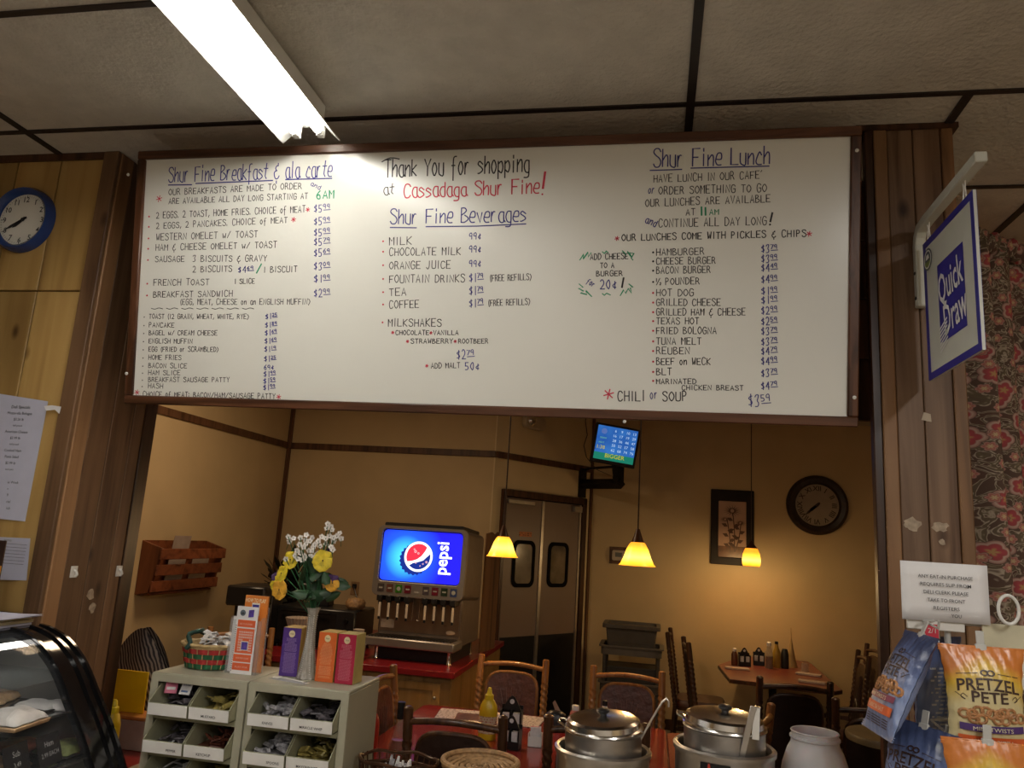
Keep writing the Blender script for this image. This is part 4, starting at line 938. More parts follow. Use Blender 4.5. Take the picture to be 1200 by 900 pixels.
MB().bx((-2.72, 0.6, 1.212), (-1.875, 2.44, 1.216)).build('glass_shelf', glass('clear_shelf_glass', (0.3, 0.33, 0.33), 0.05, 0.22), dc, smooth=0)
MB().tube([(-2.05, 0.7, 1.305), (-2.05, 2.40, 1.305)], 0.010, 10).build('strip_lamp', emis('lit_case_lamp', (1.0, 0.95, 0.88), 7.0), dc)
MB().tube([(-2.40, 2.40, 1.290), (-2.02, 2.40, 1.282), (-1.965, 2.40, 1.270), (-1.95, 2.40, 1.225), (-1.95, 2.40, 1.218)], 0.006, 8).build('inner_bracket', M_black, dc)
# wrapped food in the case
M_wrap = mat('white_deli_wrap', (0.62, 0.61, 0.60), 0.45, bump=0.6, bscale=40); M_bread = mat('wrapped_bread', (0.48, 0.32, 0.18), 0.5, var=0.3, scale=30, bump=0.4)
M_ham = mat('wrapped_ham', (0.42, 0.14, 0.10), 0.4, var=0.3, scale=30); M_green = mat('wrapped_greens', (0.22, 0.26, 0.10), 0.5, var=0.4, scale=40)
M_film = mat('case_dark_tray', (0.03, 0.03, 0.03), 0.2)
def pillow(mb, c, s, rz=0, seed=0, mi=0, top=1.0):
    rn = random.Random(seed); ph = rn.random()*6; M = T(*c) @ RZ(rz)
    def fn(u, v, sg):
        x, y = u*2-1, v*2-1; q = max(0, (1-abs(x)**3.2))*max(0, (1-abs(y)**3.2))
        zz = (q**0.45)*(0.5+0.06*math.sin(x*5+ph)+0.05*math.cos(y*6+ph)) * (1 if sg > 0 else 0.0)
        return (x*s[0]/2*(1+0.03*math.sin(y*7+ph)), y*s[1]/2*(1+0.03*math.sin(x*7+ph)), s[2]*zz*1.9*0.5*2*0.5+ (s[2]*0.05 if sg > 0 else 0))
    mb.grid(lambda u, v: fn(u, v, 1), 14, 14, mi, M); mb.grid(lambda u, v: fn(1-u, v, -1), 14, 14, mi, M)
    return mb
def food(name, label, c, s, rz, m1, seed, m2=None, cat='wrapped food'):
    t = thing(name, label, cat, c, rz)
    if m2 is not None:
        MB().box((0, 0, s[2]*0.10), (s[0]*1.0, s[1]*1.0, s[2]*0.2), top=1.05).build('tray', m2, t, bevel=0.003)
        pillow(MB(), (0, 0, s[2]*0.2), (s[0]*0.94, s[1]*0.94, s[2]), 0, seed).build('contents', m1, t, smooth=60)
    else: pillow(MB(), (0, 0, 0), s, 0, seed).build('wrapping', m1, t, smooth=60)
    return t
zs = 1.1155; zl = 0.9855
def fz(u, v, z): p = gz(u, v, z); return (p.x, min(p.y, 2.38), z)
food('wrapped_sandwich', 'white paper-wrapped sandwich nearest the black frame on the upper case shelf', fz(84, 826, zs), (0.12, 0.10, 0.045), 0.2, M_wrap, 1)
food('wrapped_sandwich', 'flat white wrapped sub in the middle of the upper case shelf', fz(48, 829, zs), (0.14, 0.10, 0.030), -0.1, M_wrap, 2, M_film)
food('wrapped_roll', 'tan bread roll in clear film behind the white sub in the case', (-2.20, 2.36, zs), (0.24, 0.14, 0.06), 0.3, M_bread, 3)
food('wrapped_sandwich', 'thick white-wrapped sandwich on a tan base at the left end of the upper case shelf', fz(10, 850, zs), (0.15, 0.15, 0.065), 0.1, M_wrap, 4, M_bread)
food('wrapped_roll', 'tan bread roll at the far left edge of the upper case shelf', (-2.22, 2.17, zs), (0.22, 0.2, 0.06), 0.0, M_bread, 6)
food('wrapped_greens', 'green wrapped salad low in the case beside the black frame', (-1.84, 2.36, zl), (0.13, 0.13, 0.05), 0.0, M_green, 7, M_film)
food('wrapped_ham', 'reddish ham pack on the lower shelf of the deli case', (-1.99, 2.34, zl), (0.14, 0.14, 0.04), 0.2, M_ham, 8, M_film)
food('wrapped_roll', 'brown wrapped roll low in the case behind the little price cards', (-1.90, 2.14, zl), (0.16, 0.16, 0.05), 0.2, M_bread, 9)
M_chalk = mat('chalk_black_card', (0.02, 0.018, 0.02), 0.6); M_chalkw = mat('chalk_white', (0.62, 0.62, 0.62), 0.8)
for i, (y, z, s1, s2) in enumerate(((2.235, 0.987, 'Ham', '2.99 EACH'), (2.11, 0.987, 'Sub', '3.49'))):
    t = thing('price_card', ('black price card with white chalk writing nearer the case frame', 'black price card at the left edge low in the deli case')[i], 'price card', (-1.79, y, z), 0)
    Mc = frame((0, 0, 0.045), (-0.15, 1, 0.0), (-0.35, 0, 1))
    MB().bx((-0.055, -0.045, -0.002), (0.055, 0.045, 0), M=Mc).build('card', M_chalk, t, smooth=0)
    MB().text(s1, Mc @ T(0, 0.018, 0), h=0.016).text(s2, Mc @ T(0, -0.012, 0), h=0.013).build('lettering', M_chalkw, t, smooth=0)
# books and papers on the case
M_tan = mat('tan_book_cover', (0.42, 0.36, 0.22), 0.6)
zc_ = 1.3525
for k, (x0, x1, y0, y1, h_, m_, lb) in enumerate(((-2.45, -2.105, 2.20, 2.44, 0.010, M_pblue, 'lowest grey pad of the stack on top of the deli case'), (-2.44, -2.10, 2.205, 2.44, 0.012, M_tan, 'lower tan pad in the stack on top of the deli case'),
                                              (-2.44, -2.105, 2.20, 2.435, 0.012, M_tan, 'upper tan pad in the stack on top of the deli case'))):
    o = MB().bx((0, 0, 0), (x1-x0, y1-y0, h_-0.0015)).build('paper_pad', m_, bevel=0.001, loc=(x0, y0, zc_), smooth=0); zc_ += h_; tag(o, lb, 'paper pad', 'stack on the deli case')
o = MB().grid(lambda u, v: (0.40*u, 0.25*v, 0.002+0.004*math.sin(u*4+v*2)+0.004*u*u), 10, 6).grid(lambda u, v: (0.40*(1-u), 0.25*v, 0.0), 10, 6).build('loose_paper', M_pblue, loc=(-2.46, 2.185, zc_+0.0005)); tag(o, 'loose white sheet curling off the top of the stack on the deli case', 'paper', 'stack on the deli case')

# ================================================================== CONDIMENT BIN CABINETS
M_putty = mat('putty_painted_metal', (0.40, 0.385, 0.29), 0.45, var=0.05, scale=5)
M_bin = mat('putty_bin_plastic', (0.33, 0.325, 0.215), 0.45, var=0.06); M_binlab = mat('white_bin_label', (0.85, 0.84, 0.82), 0.5, var=0.04)
M_clear = mat('clear_cutlery_wrap', (0.42, 0.41, 0.44), 0.15, var=0.5, scale=70, bump=0.6); M_packw = mat('white_condiment_packet', (0.70, 0.69, 0.69), 0.4, var=0.1, scale=60)
M_packy = mat('mustard_condiment_packet', (0.30, 0.24, 0.07), 0.35, var=0.5, scale=70); M_packr = mat('ketchup_condiment_packet', (0.16, 0.05, 0.03), 0.35, var=0.5, scale=70)
M_packd = mat('dark_condiment_packet', (0.09, 0.08, 0.09), 0.25, var=0.6, scale=70)
CW, CDp, ROW = 0.372, 0.30, 0.122
def bin_cabinet(label, x, y, labels, contents, seed):
    zt = 1.20; z0 = 0.80; H = zt-z0
    t = thing('bin_cabinet', label, 'bin cabinet', (x, y, z0), 0, 'condiment bin cabinets')
    MB().bx((0, 0, H-0.012), (CW, CDp, H)).build('cabinet_top', M_putty, t, bevel=0.003)
    MB().bx((0, 0, 0), (0.014, CDp, H-0.012)).build('side_panel', M_putty, t, bevel=0.002); MB().bx((CW-0.014, 0, 0), (CW, CDp, H-0.012)).build('side_panel', M_putty, t, bevel=0.002)
    MB().bx((0.014, CDp-0.01, 0), (CW-0.014, CDp, H-0.012)).build('back_panel', M_putty, t, smooth=0)
    fr = MB().bx((0.014, 0.001, H-0.030), (CW-0.014, 0.012, H-0.0122)).bx((0.0, -0.004, 0), (0.028, 0, H-0.005)).bx((CW-0.028, -0.004, 0), (CW, 0, H-0.005)).bx((0.028, -0.004, H-0.030), (CW-0.028, 0, H-0.005)); fr.build('front_frame', M_putty, t, smooth=0)
    bw = (CW-0.056)/2
    rn = random.Random(seed)
    for r in range(3):
        zb = H-0.030-ROW*(r+1)
        MB().bx((0.028, 0.0, zb-0.002), (CW-0.028, 0.02, zb+0.019)).build('shelf_rail', M_bin, t, smooth=0)
        for c in range(2):
            xb = 0.030+c*(bw+0.0); w2 = bw-0.004; zz = zb+0.020
            # side outline (y,z): floor back, floor front, lip, slanted edge, top back
            side = [(0.27, 0), (-0.046, 0), (-0.050, 0.040), (0.012, 0.094), (0.27, 0.094)]
            b = MB(); th = 0.003
            for xs_ in (0, w2-th): b.add([(xb+xs_+q, p[0], zz+p[1]) for q in (0, th) for p in side], [(0, 1, 2, 3, 4), (9, 8, 7, 6, 5)]+[(i, 5+i, 5+(i+1) % 5, (i+1) % 5) for i in range(5)])
            b.bx((xb, -0.046, zz), (xb+w2, 0.27, zz+0.003)); b.bx((xb, 0.267, zz), (xb+w2, 0.27, zz+0.094))
            b.add([(xb+a, p[0], zz+p[1]) for a in (0, w2) for p in ((-0.046, 0), (-0.050, 0.040), (-0.047, 0.041), (-0.043, 0.0))], [(0, 1, 5, 4), (1, 2, 6, 5), (2, 3, 7, 6), (3, 0, 4, 7)])
            bo_ = b.build('bin', M_bin, t, smooth=0)
            Ml = frame((xb+w2/2, -0.0485, zz+0.020), (1, 0, 0), (0, -0.004, 0.040))
            MB().bx((-w2/2+0.002, -0.0195, 0), (w2/2-0.002, 0.0195, 0.0015), M=Ml).build('label_strip', M_binlab, bo_, smooth=0)
            s = labels[r*2+c]
            if s: MB().text(s, Ml @ T(0.0 if r*2+c != 2 else 0.035, -0.006, 0), h=0.0085, z=0.0022, bold=0.01).build('lettering', M_ink, bo_, smooth=0)
            m_, kind = contents[r*2+c]
            mb = MB(); n = 26
            for k in range(n):
                px = xb+0.022+rn.random()*(w2-0.044); py = 0.0+rn.random()*0.15; pz = zz+0.018+0.036*rn.random()+0.10*max(0, py)*0.6
                sz = (0.042, 0.022, 0.005) if kind == 'p' else (0.050, 0.012, 0.012)
                Mq = T(px, py, min(pz, zz+0.076)) @ RZ(rn.uniform(-1.2, 1.2)) @ RX(rn.uniform(-0.6, 0.9)) @ RY(rn.uniform(-0.4, 0.4))
                mb.box((0, 0, 0), sz, M=Mq, top=0.8)
                px = max(px, xb+0.03)
            mb.bx((xb+0.006, -0.022, zz+0.0035), (xb+w2-0.006, 0.2, zz+0.022))
            o = mb.build('packets', m_, None, smooth=0, loc=(x, y, z0)); o['kind'] = 'stuff'
            o['label'] = '%s in the %s %s bin of the %s cabinet' % (kind == 'p' and 'small packets' or 'wrapped plastic cutlery', ('top', 'middle', 'bottom')[r], ('left', 'right')[c], ('left', 'right')[seed-1]); o['category'] = 'packets'
    return t
ca = gz(175.7, 788, 1.2); cb_ = gz(294.5, 799, 1.2)
CY = 2.645
bin_cabinet('putty-coloured metal cabinet of tilted condiment bins, the left one of the pair', -1.752, CY, ['', 'MUSTARD', 'PEPPER', 'KETCHUP', 'FORKS', 'RELISH'],
            [(M_packd, 'p'), (M_packy, 'p'), (M_packd, 'p'), (M_packr, 'p'), (M_packw, 'p'), (M_packy, 'p')], 1)
bin_cabinet('putty-coloured metal cabinet of tilted condiment bins, the right one of the pair', -1.376, CY+0.005, ['KNIVES', 'MIRACLE WHIP', 'SPOONS', 'MAYONNAISE', 'FORKS', 'TARTAR'],
            [(M_clear, 'c'), (M_packd, 'p'), (M_clear, 'c'), (M_packy, 'p'), (M_clear, 'c'), (M_packd, 'p')], 2)
M_pink = mat('pink_sweetener_paper', (0.60, 0.16, 0.26), 0.6); M_blpr = mat('blue_packet_print', (0.10, 0.17, 0.35), 0.6)
for (dx, m_, lb, a) in ((0.075, M_pink, 'pink sweetener packet standing in the top left bin', 0.35), (0.128, M_packw, 'white sugar packet with blue print in the top left bin', -0.05)):
    t = thing('sweetener_packet', lb, 'packet', (-1.752+dx, CY+0.004, 1.128), a)
    Mt = RX(-0.5) @ T(0, 0, 0.004)
    MB().bx((-0.021, -0.002, 0), (0.021, 0.002, 0.052), M=Mt).build('packet', m_, t, bevel=0.001, smooth=0)
    if m_ is M_packw: MB().text('SUGAR', Mt @ frame((0, -0.0022, 0.034), (1, 0, 0), (0, 0, 1)), h=0.008, w=0.030).bx((-0.014, -0.0026, 0.008), (0.012, -0.002, 0.014), M=Mt).build('blue_print', M_blpr, t, smooth=0)
    else: MB().bx((-0.015, -0.0026, 0.012), (0.015, -0.002, 0.022), M=Mt).build('white_print', M_packw, t, smooth=0)

# ---- basket on the left cabinet
M_splr = mat('red_basket_splint', (0.42, 0.03, 0.03), 0.6, var=0.25, scale=40); M_splg = mat('green_basket_splint', (0.02, 0.12, 0.05), 0.6, var=0.25, scale=40)
M_spln = mat('natural_basket_splint', (0.48, 0.34, 0.16), 0.6, var=0.25, scale=40); M_hand = mat('dark_green_handle_wrap', (0.012, 0.05, 0.04), 0.5, var=0.3, scale=40)
bk = thing('woven_basket', 'oval basket woven in red and green splint on the left bin cabinet', 'basket', (-1.632, 2.80, 1.2005), 0.05)
A_, B_ = 0.105, 0.078; NS = 30
def ell(a, r, z, k=1.0): return ((A_*r)*math.cos(a), (B_*r)*math.sin(a), z)
bh = 0.088
rows_ = 5
for r in range(rows_):
    z0 = 0.004+r*bh/rows_; z1 = z0+bh/rows_*0.96; seg = NS*4
    m_ = (M_splg, M_splr, M_splg, M_splr, M_spln)[r]
    def fn(u, v, s=0):
        a = u*2*PI; fl = 0.80+0.2*((z0+(z1-z0)*v)/bh); w_ = 0.035*math.cos(NS*a/1.0*0.5+PI*r)
        return ell(a, fl+w_+s, z0+(z1-z0)*v)
    MB().grid(lambda u, v: fn(u, v), seg, 2).grid(lambda u, v: fn(1-u, v, -0.03), seg, 2).build('woven_band', m_, bk, smooth=60)
st = MB()
for k in range(NS):
    a = 2*PI*k/NS
    for q in range(4):
        za, zb2 = 0.002+q*bh/4, 0.002+(q+1)*bh/4
        ra, rb = 0.80+0.2*za/bh, 0.80+0.2*zb2/bh; d = 0.02
        st.add([ell(a-d, ra, za), ell(a+d, ra, za), ell(a+d, rb, zb2), ell(a-d, rb, zb2)], [(0, 1, 2, 3)])
st.build('stakes', M_spln, bk, smooth=0, kind='stuff')
MB().tube([ell(2*PI*k/40, 1.02, bh) for k in range(40)], 0.006, 8, closed=True).build('rim', M_spln, bk)
MB().lathe([(0.001, 0.003), (0.80, 0.003)], 32, sx=A_, sy=B_).build('base', M_spln, bk)
hp = [(-0.040+0.0*k, -0.078*math.cos(PI*k/16), bh-0.012+0.060*math.sin(PI*k/16)) for k in range(17)]
MB().tube([(-0.055+0.012*math.sin(k), -0.076*math.cos(PI*k/16)+0.0, bh-0.014+0.058*math.sin(PI*k/16)) for k in range(17)], [0.008+0.0016*(k % 2) for k in range(17)], 10).build('handle', M_hand, bk)
rn = random.Random(5)
for k in range(24):
    a = rn.random()*6.28; q = rn.random()**0.5*0.72
    o = MB().box((0, 0, 0), (0.058, 0.022, 0.004), M=RX(rn.uniform(-0.5, 0.5)) @ RY(rn.uniform(-0.5, 0.3)), top=0.9).build('wrapped_packet', M_packw, smooth=0,
        loc=(-1.632+0.025+A_*q*0.8*math.cos(a), 2.80+B_*q*math.sin(a), 1.2+bh-0.012+0.003*k*0.6+0.008*rn.random())); o.rotation_euler.z = rn.random()*3.14
    tag(o, 'white wrapped packet in the pile heaped in the red and green basket', 'packet', 'white packets heaped in the basket')

# ---- lottery slip holder and brochure
M_acr = glass('clear_acrylic', (0.75, 0.75, 0.78), 0.05, 0.14)
hx, hy = -1.470, 2.745
lh = thing('slip_holder', 'clear acrylic holder with play slips standing on the left bin cabinet', 'slip holder', (hx, hy, 1.2005), 0.0)
hm = MB(); 
for a, b in (((-0.062, 0.0, 0), (0.062, 0.003, 0.19)), ((-0.062, 0.05, 0), (0.062, 0.053, 0.235)), ((-0.062, 0.003, 0), (-0.059, 0.05, 0.20)), ((0.059, 0.003, 0), (0.062, 0.05, 0.20)), ((-0.062, 0.003, 0), (0.062, 0.05, 0.003))): hm.bx(a, b)
hm.build('acrylic_shell', M_acr, lh, smooth=0)
M_or = mat('orange_red_print', (0.75, 0.13, 0.04), 0.5, var=0.04); M_orange = mat('orange_brochure', (0.72, 0.22, 0.03), 0.45, var=0.05); M_viol = mat('violet_print', (0.09, 0.05, 0.36), 0.5, var=0.5, scale=90)
ps = thing('play_slip', 'white and orange-red lottery play slip at the front of the clear holder', 'play slip', (hx+0.006, hy-0.0065, 1.2015))
MB().bx((-0.042, 0, 0.0), (0.042, 0.003, 0.238)).build('slip_card', M_paper, ps, smooth=0)
Mq = frame((0, -0.0003, 0), (1, 0, 0), (0, 0, 1)); b = MB()
for x0, z0, x1, z1 in ((-0.034, 0.165, 0.036, 0.190), (-0.034, 0.073, 0.036, 0.160), (-0.036, 0.043, 0.034, 0.069), (-0.036, 0.014, 0.034, 0.039)): b.poly([(x0, z0), (x1, z0), (x1, z1), (x0, z1)], 0.0003, M=Mq)
b.build('orange_panel', M_or, ps, smooth=0)
b = MB()
for i in range(9):
    for j in range(8):
        if 2 < i < 7 and j < 5: continue
        b.poly([(-0.024+i*0.0062, 0.080+j*0.0092), (-0.0195+i*0.0062, 0.080+j*0.0092), (-0.0195+i*0.0062, 0.086+j*0.0092), (-0.024+i*0.0062, 0.086+j*0.0092)], 0.0006, M=Mq)
for zz, s in ((0.176, 'PICK YOUR NUMBERS'), (0.056, 'HOW MANY DRAWS'), (0.025, 'PLAY FOR')): b.text(s, Mq @ T(0, zz, 0), h=0.006, w=0.05, z=0.0006)
b.build('pale_print', mat('pale_slip_print', (0.80, 0.55, 0.48), 0.5), ps, smooth=0)
b = MB(); b.poly([(-0.012, 0.083), (0.018, 0.083), (0.018, 0.116), (-0.012, 0.116)], 0.0009, M=Mq); b.build('logo_frame', M_white, ps, smooth=0)
b = MB(); b.poly([(-0.009, 0.086), (0.015, 0.086), (0.015, 0.113), (-0.009, 0.113)], 0.0012, M=Mq); b.poly([(0.005, 0.200), (0.026, 0.203), (0.026, 0.229), (0.005, 0.226)], 0.0009, M=Mq); b.build('logo_print', M_viol, ps, smooth=0)
b = MB(); b.disc((-0.018, 0.215, 0), 0.011, 0.0009, 18, M=Mq); b.build('round_emblem', MATS['grey_blue_emblem'], ps, smooth=0)
b = MB(); b.add([Vector((p[0], p[1], 0.0012)) for p in [(-0.026, 0.211), (-0.018, 0.218), (-0.011, 0.213), (-0.016, 0.210)]], [(0, 1, 2, 3)], M=Mq)
for k in range(22): b.poly([(-0.041, 0.01+k*0.0075), (-0.037, 0.01+k*0.0075), (-0.037, 0.013+k*0.0075), (-0.041, 0.013+k*0.0075)], 0.0004, M=Mq)
b.build('black_marks', M_ink, ps, smooth=0)
for k, (dx, h_, lb) in enumerate(((-0.040, 0.195, 'shorter plain play slips at the left side of the clear holder'), (-0.022, 0.225, 'play slip peeking out left of the front slip in the clear holder'))):
    o = MB().bx((-0.018, 0, 0), (0.05, 0.003, h_)).build('play_slip', M_paper, loc=(hx+dx, hy+0.012-0.004*k, 1.205), smooth=0); tag(o, lb, 'play slip')
    for q in range(6): pass
br_ = thing('how_to_play_brochure', 'orange how-to-play brochure standing at the back of the clear holder', 'brochure', (hx+0.014, hy+0.035, 1.2045))
MB().bx((-0.046, 0, 0), (0.046, 0.010, 0.272)).build('brochure_cover', M_orange, br_, smooth=0)
MB().text('HOW TO PLAY', Mq @ T(-0.002, 0.255, 0), bold=0.02, h=0.014, w=0.082).build('lettering', mat('pale_yellow_print', (0.85, 0.75, 0.5), 0.5), br_, smooth=0)
b = MB(); b.poly([(-0.016, 0.20), (0.016, 0.20), (0.016, 0.246), (-0.016, 0.246)], 0.0005, M=Mq); b.build('logo_frame', M_white, br_, smooth=0)
b = MB(); b.poly([(-0.013, 0.20), (0.013, 0.20), (0.013, 0.240), (-0.013, 0.240)], 0.0009, M=Mq); b.build('logo_print', M_sblue, br_, smooth=0)

# ---- tea boxes
M_cream = mat('cream_box_badge', (0.72, 0.62, 0.36), 0.5); M_tside = mat('ochre_tea_box_side', (0.45, 0.30, 0.07), 0.5, var=0.12, scale=30)
def tea_box(label, x, y, m_face, m_ink_, side, rz, h=0.172, w=0.070, d=0.085):
    t = thing('tea_box', label, 'tea box', (x, y, 1.2005), rz, None)
    MB().bx((-w/2, 0, 0), (w/2, d, h)).build('carton', side, t, bevel=0.0012, smooth=0)
    MB().bx((-w/2+0.0005, -0.0012, 0.001), (w/2-0.0005, 0, h-0.001)).build('front_panel', m_face, t, smooth=0)
    Mf_ = frame((0, -0.0013, 0), (1, 0, 0), (0, 0, 1))
    b = MB(); b.disc((0, h-0.022, 0), 0.0125, 0.0006, 20, M=Mf_, sx=0.95); b.build('badge', M_cream, t, smooth=0)
    MB().text('TEA', Mf_ @ T(0, h-0.022, 0), h=0.005, w=0.015, z=0.001).build('badge_print', M_ink, t, smooth=0)
    rn = random.Random(len(label)); b = MB(); z = h-0.040
    while z > 0.010:
        wd = 0.021+0.004*rn.random() if z < h-0.06 else 0.012+0.008*rn.random()
        x0 = -wd+0.001*rn.random()
        while x0 < wd:
            l_ = 0.003+0.006*rn.random(); l_ = min(l_, wd-x0)
            if l_ > 0.001: b.poly([(x0, z), (x0+l_, z), (x0+l_, z+0.0026), (x0, z+0.0026)], 0.0005, M=Mf_)
            x0 += l_+0.0010
        z -= 0.0040 if rn.random() > 0.12 else 0.007
    b.build('small_print', m_ink_, t, smooth=0, kind='stuff')
    return t
q = gz(330, 789, 1.2); 
tea_box('purple-fronted tea box standing left of the glass vase', -1.303, 2.79, mat('purple_tea_panel', (0.075, 0.025, 0.22), 0.45), mat('lilac_print', (0.24, 0.15, 0.40), 0.5), M_tside, 0.05, h=0.172)
tea_box('orange-fronted tea box standing right of the glass vase', -1.147, 2.755, mat('orange_tea_panel', (0.68, 0.13, 0.02), 0.45), mat('peach_print', (0.76, 0.28, 0.12), 0.5), M_tside, -0.03, h=0.172)
tea_box('crimson-fronted tea box, rightmost on the bin cabinets', -1.071, 2.752, mat('crimson_tea_panel', (0.40, 0.012, 0.05), 0.45), mat('pink_print', (0.55, 0.13, 0.18), 0.5), mat('yellow_tea_box_side', (0.50, 0.40, 0.14), 0.5, var=0.1), -0.03, h=0.172)

# ---- vase, bouquet
M_crys = mat('cut_glass', (0.70, 0.66, 0.60), 0.15, spec=0.9, var=0.2, scale=60); 
nt = M_crys.node_tree; nt.nodes['Principled BSDF'].inputs['Transmission Weight'].default_value = 0.55; nt.nodes['Principled BSDF'].inputs['IOR'].default_value = 1.35
VX_, VY_ = -1.228, 2.785
vz = thing('glass_vase', 'tall clear cut-glass bud vase on the right bin cabinet', 'vase', (VX_, VY_, 1.2005))
vp = [(0.034, 0.0), (0.036, 0.004), (0.033, 0.012), (0.030, 0.03), (0.024, 0.07), (0.0185, 0.11), (0.0155, 0.15), (0.0150, 0.19), (0.016, 0.215), (0.018, 0.232), (0.025, 0.250)]
ins = [(r-0.004, z) for r, z in reversed(vp[1:])]+[(0.004, 0.01)]
MB().lathe(vp+[(0.022, 0.250)]+ins[1:], 48, wob=lambda a, i: 1+0.05*math.cos(12*a+i*0.9)).build('vase_body', M_crys, vz, smooth=30)
dm = MB()
for k in range(6):
    a = 2*PI*k/6+0.2
    for q in range(28):
        z = 0.02+q*0.0075; i = max(j for j in range(len(vp)) if vp[j][1] <= z); j = min(i+1, len(vp)-1); f_ = (z-vp[i][1])/max(1e-5, vp[j][1]-vp[i][1]); r = vp[i][0]*(1-f_)+vp[j][0]*f_
        dm.sph((r*1.04*math.cos(a), r*1.04*math.sin(a), z), 0.0018, seg=5, rings=4)
dm.build('beading', mat('bright_glass_bead', (0.75, 0.73, 0.70), 0.15, spec=0.9), vz, kind='stuff')
fl = thing('artificial_bouquet', 'bouquet of yellow pansies and tiny white blossoms in the cut-glass vase', 'bouquet', (VX_, VY_, 1.2105))
M_stem = mat('dark_green_stem', (0.02, 0.10, 0.035), 0.6, var=0.3, scale=30); M_leafd = mat('dark_green_leaf', (0.018, 0.055, 0.02), 0.5, var=0.4, scale=30)
M_pansy = mat('yellow_pansy_petal', (0.72, 0.55, 0.03), 0.6, var=0.2, scale=50); M_pansyo = mat('golden_pansy_petal', (0.70, 0.36, 0.03), 0.6, var=0.2, scale=50)
M_pviolet = mat('violet_pansy_petal', (0.06, 0.02, 0.10), 0.6); M_wflower = mat('white_blossom_petal', (0.88, 0.84, 0.80), 0.7, var=0.08); M_eye = mat('dark_blossom_eye', (0.08, 0.05, 0.03), 0.6)
def petal(mb, M, w, l, mi=0, cup=0.25):
    mb.grid(lambda u, v: ((u-0.5)*w*math.sin(PI*min(1, 0.12+v*0.88))**0.6*(1+0.06*math.sin(9*u)), l*v, cup*l*(v*v)*0.5+0.1*l*math.cos((u-0.5)*3)), 6, 5, mi, M)
def look(c, d, roll=0):
    d = Vector(d).normalized(); x = Vector((0, 0, 1)).cross(d)
    if x.length < 0.1: x = Vector((1, 0, 0))
    return frame(c, x, d.cross(x)) @ RZ(roll)
def fpos(u, v, dy=0.0): p = gy(u, v, VY_+dy); return Vector((p.x-VX_, dy, p.z-1.2105))
stemroot = Vector((0, 0, 0.20))
def stem(mb, p, bend=0.02):
    mb.tube([Vector((0, 0, 0.02)), stemroot, stemroot.lerp(p, 0.5)+Vector((0, 0, bend)), p], 0.0018, 6)
pans = [(341, 656, 0.0, M_pansy, (-0.5, -1, 0.1), 0.030), (331, 672, -0.01, M_pansy, (-0.9, -1, 0.2), 0.028), (328, 691, -0.02, M_pansyo, (-0.6, -1, 0.0), 0.032), (378, 657, -0.03, M_pansy, (0.15, -1, 0.1), 0.036), (389, 683, -0.01, M_pansyo, (0.4, -1, 0.1), 0.028), (323, 683, 0.0, M_pansy, (-0.9, -1, 0.3), 0.024)]
ss = MB()
for (u, v, dy, m_, d, r) in pans:
    c = fpos(u, v, dy); r *= 1.15; d = (d[0]+0.45, d[1], d[2]); stem(ss, c); M = look(c, d, random.uniform(-0.3, 0.3)); mb = MB()
    for k, (a, sc) in enumerate(((0.0, 1.05), (1.15, 0.95), (-1.15, 0.95))): petal(mb, M @ RZ(PI+a), r*1.35*sc, r*sc)
    mb2 = MB()
    for a in (0.55, -0.55): petal(mb2, M @ T(0, 0, -0.003) @ RZ(a), r*1.2, r*1.02)
    p = mb.build('pansy', m_, fl, smooth=60); mb2.build('back_petals', M_pviolet if (u in (389,)) else m_, p, smooth=60)
    ey = MB()
    for a in (-0.5, -0.25, 0, 0.25, 0.5, 1.2, -1.2): ey.add([M @ Vector(q) for q in ((0, 0, 0.006), (math.sin(a)*r*0.5-0.0006, -math.cos(a)*r*0.5, 0.009), (math.sin(a)*r*0.5+0.0006, -math.cos(a)*r*0.5, 0.009))], [(0, 1, 2)])
    ey.lathe([(0.003, 0.006), (0, 0.009)], 8, M=M); ey.build('flower_eye', M_eye, p, smooth=0)
for (u, v) in ((385, 648), (323, 676)):
    c = fpos(u, v, 0.01); mb = MB()
    for k in range(5): petal(mb, look(c, (0.2, -1, 0.3)) @ RZ(2*PI*k/5), 0.02, 0.018)
    mb.build('pansy', M_pviolet, fl, smooth=60, label='violet pansy')
wf_ = [(338, 629), (344, 631), (339, 635), (352, 630), (359, 627), (366, 630), (351, 638), (377, 629), (373, 634), (382, 631), (382, 637), (391, 634), (391, 630), (398, 625), (400, 631), (383, 619), (388, 617), (384, 614), (389, 621), (348, 645), (352, 648), (359, 637), (362, 645), (366, 645), (357, 651), (364, 652), (360, 655), (370, 651), (372, 649), (361, 660), (365, 658), (356, 641), (369, 638), (335, 655), (346, 651), (390, 644), (388, 641), (358, 633), (363, 634), (375, 640), (349, 655), (354, 656), (386, 628), (395, 628), (367, 641)]
M_pet = None
proto_me = None
for i, (u, v) in enumerate(wf_):
    dy = random.uniform(-0.03, 0.03); c = fpos(u, v, dy); r = 0.0112
    if proto_me is None:
        mb = MB()
        for k in range(5): mb.grid(lambda a, b_: ((a-0.5)*r*1.0*math.sin(PI*(0.15+0.8*b_)), r*b_, 0.15*r*b_), 3, 3, 0, RZ(2*PI*k/5))
        mb.lathe([(0.0018, 0.0008), (0, 0.003)], 6, mi=1); o = mb.build('small_blossom', [M_wflower, M_eye], fl, smooth=60); proto_me = o.data
    else:
        o = bpy.data.objects.new('small_blossom', proto_me); COL.objects.link(o); o.parent = fl
    o.matrix_local = look(c, (random.uniform(-0.1, 0.9), -1, random.uniform(-0.3, 0.6)), random.random()*3)
    stem(ss, c, 0.01) if i % 3 == 0 else ss.tube([c, c+Vector((random.uniform(-0.01, 0.01), 0.0, -0.03))], 0.0012, 5)
ss.build('stems', M_stem, fl)
rn = random.Random(11)
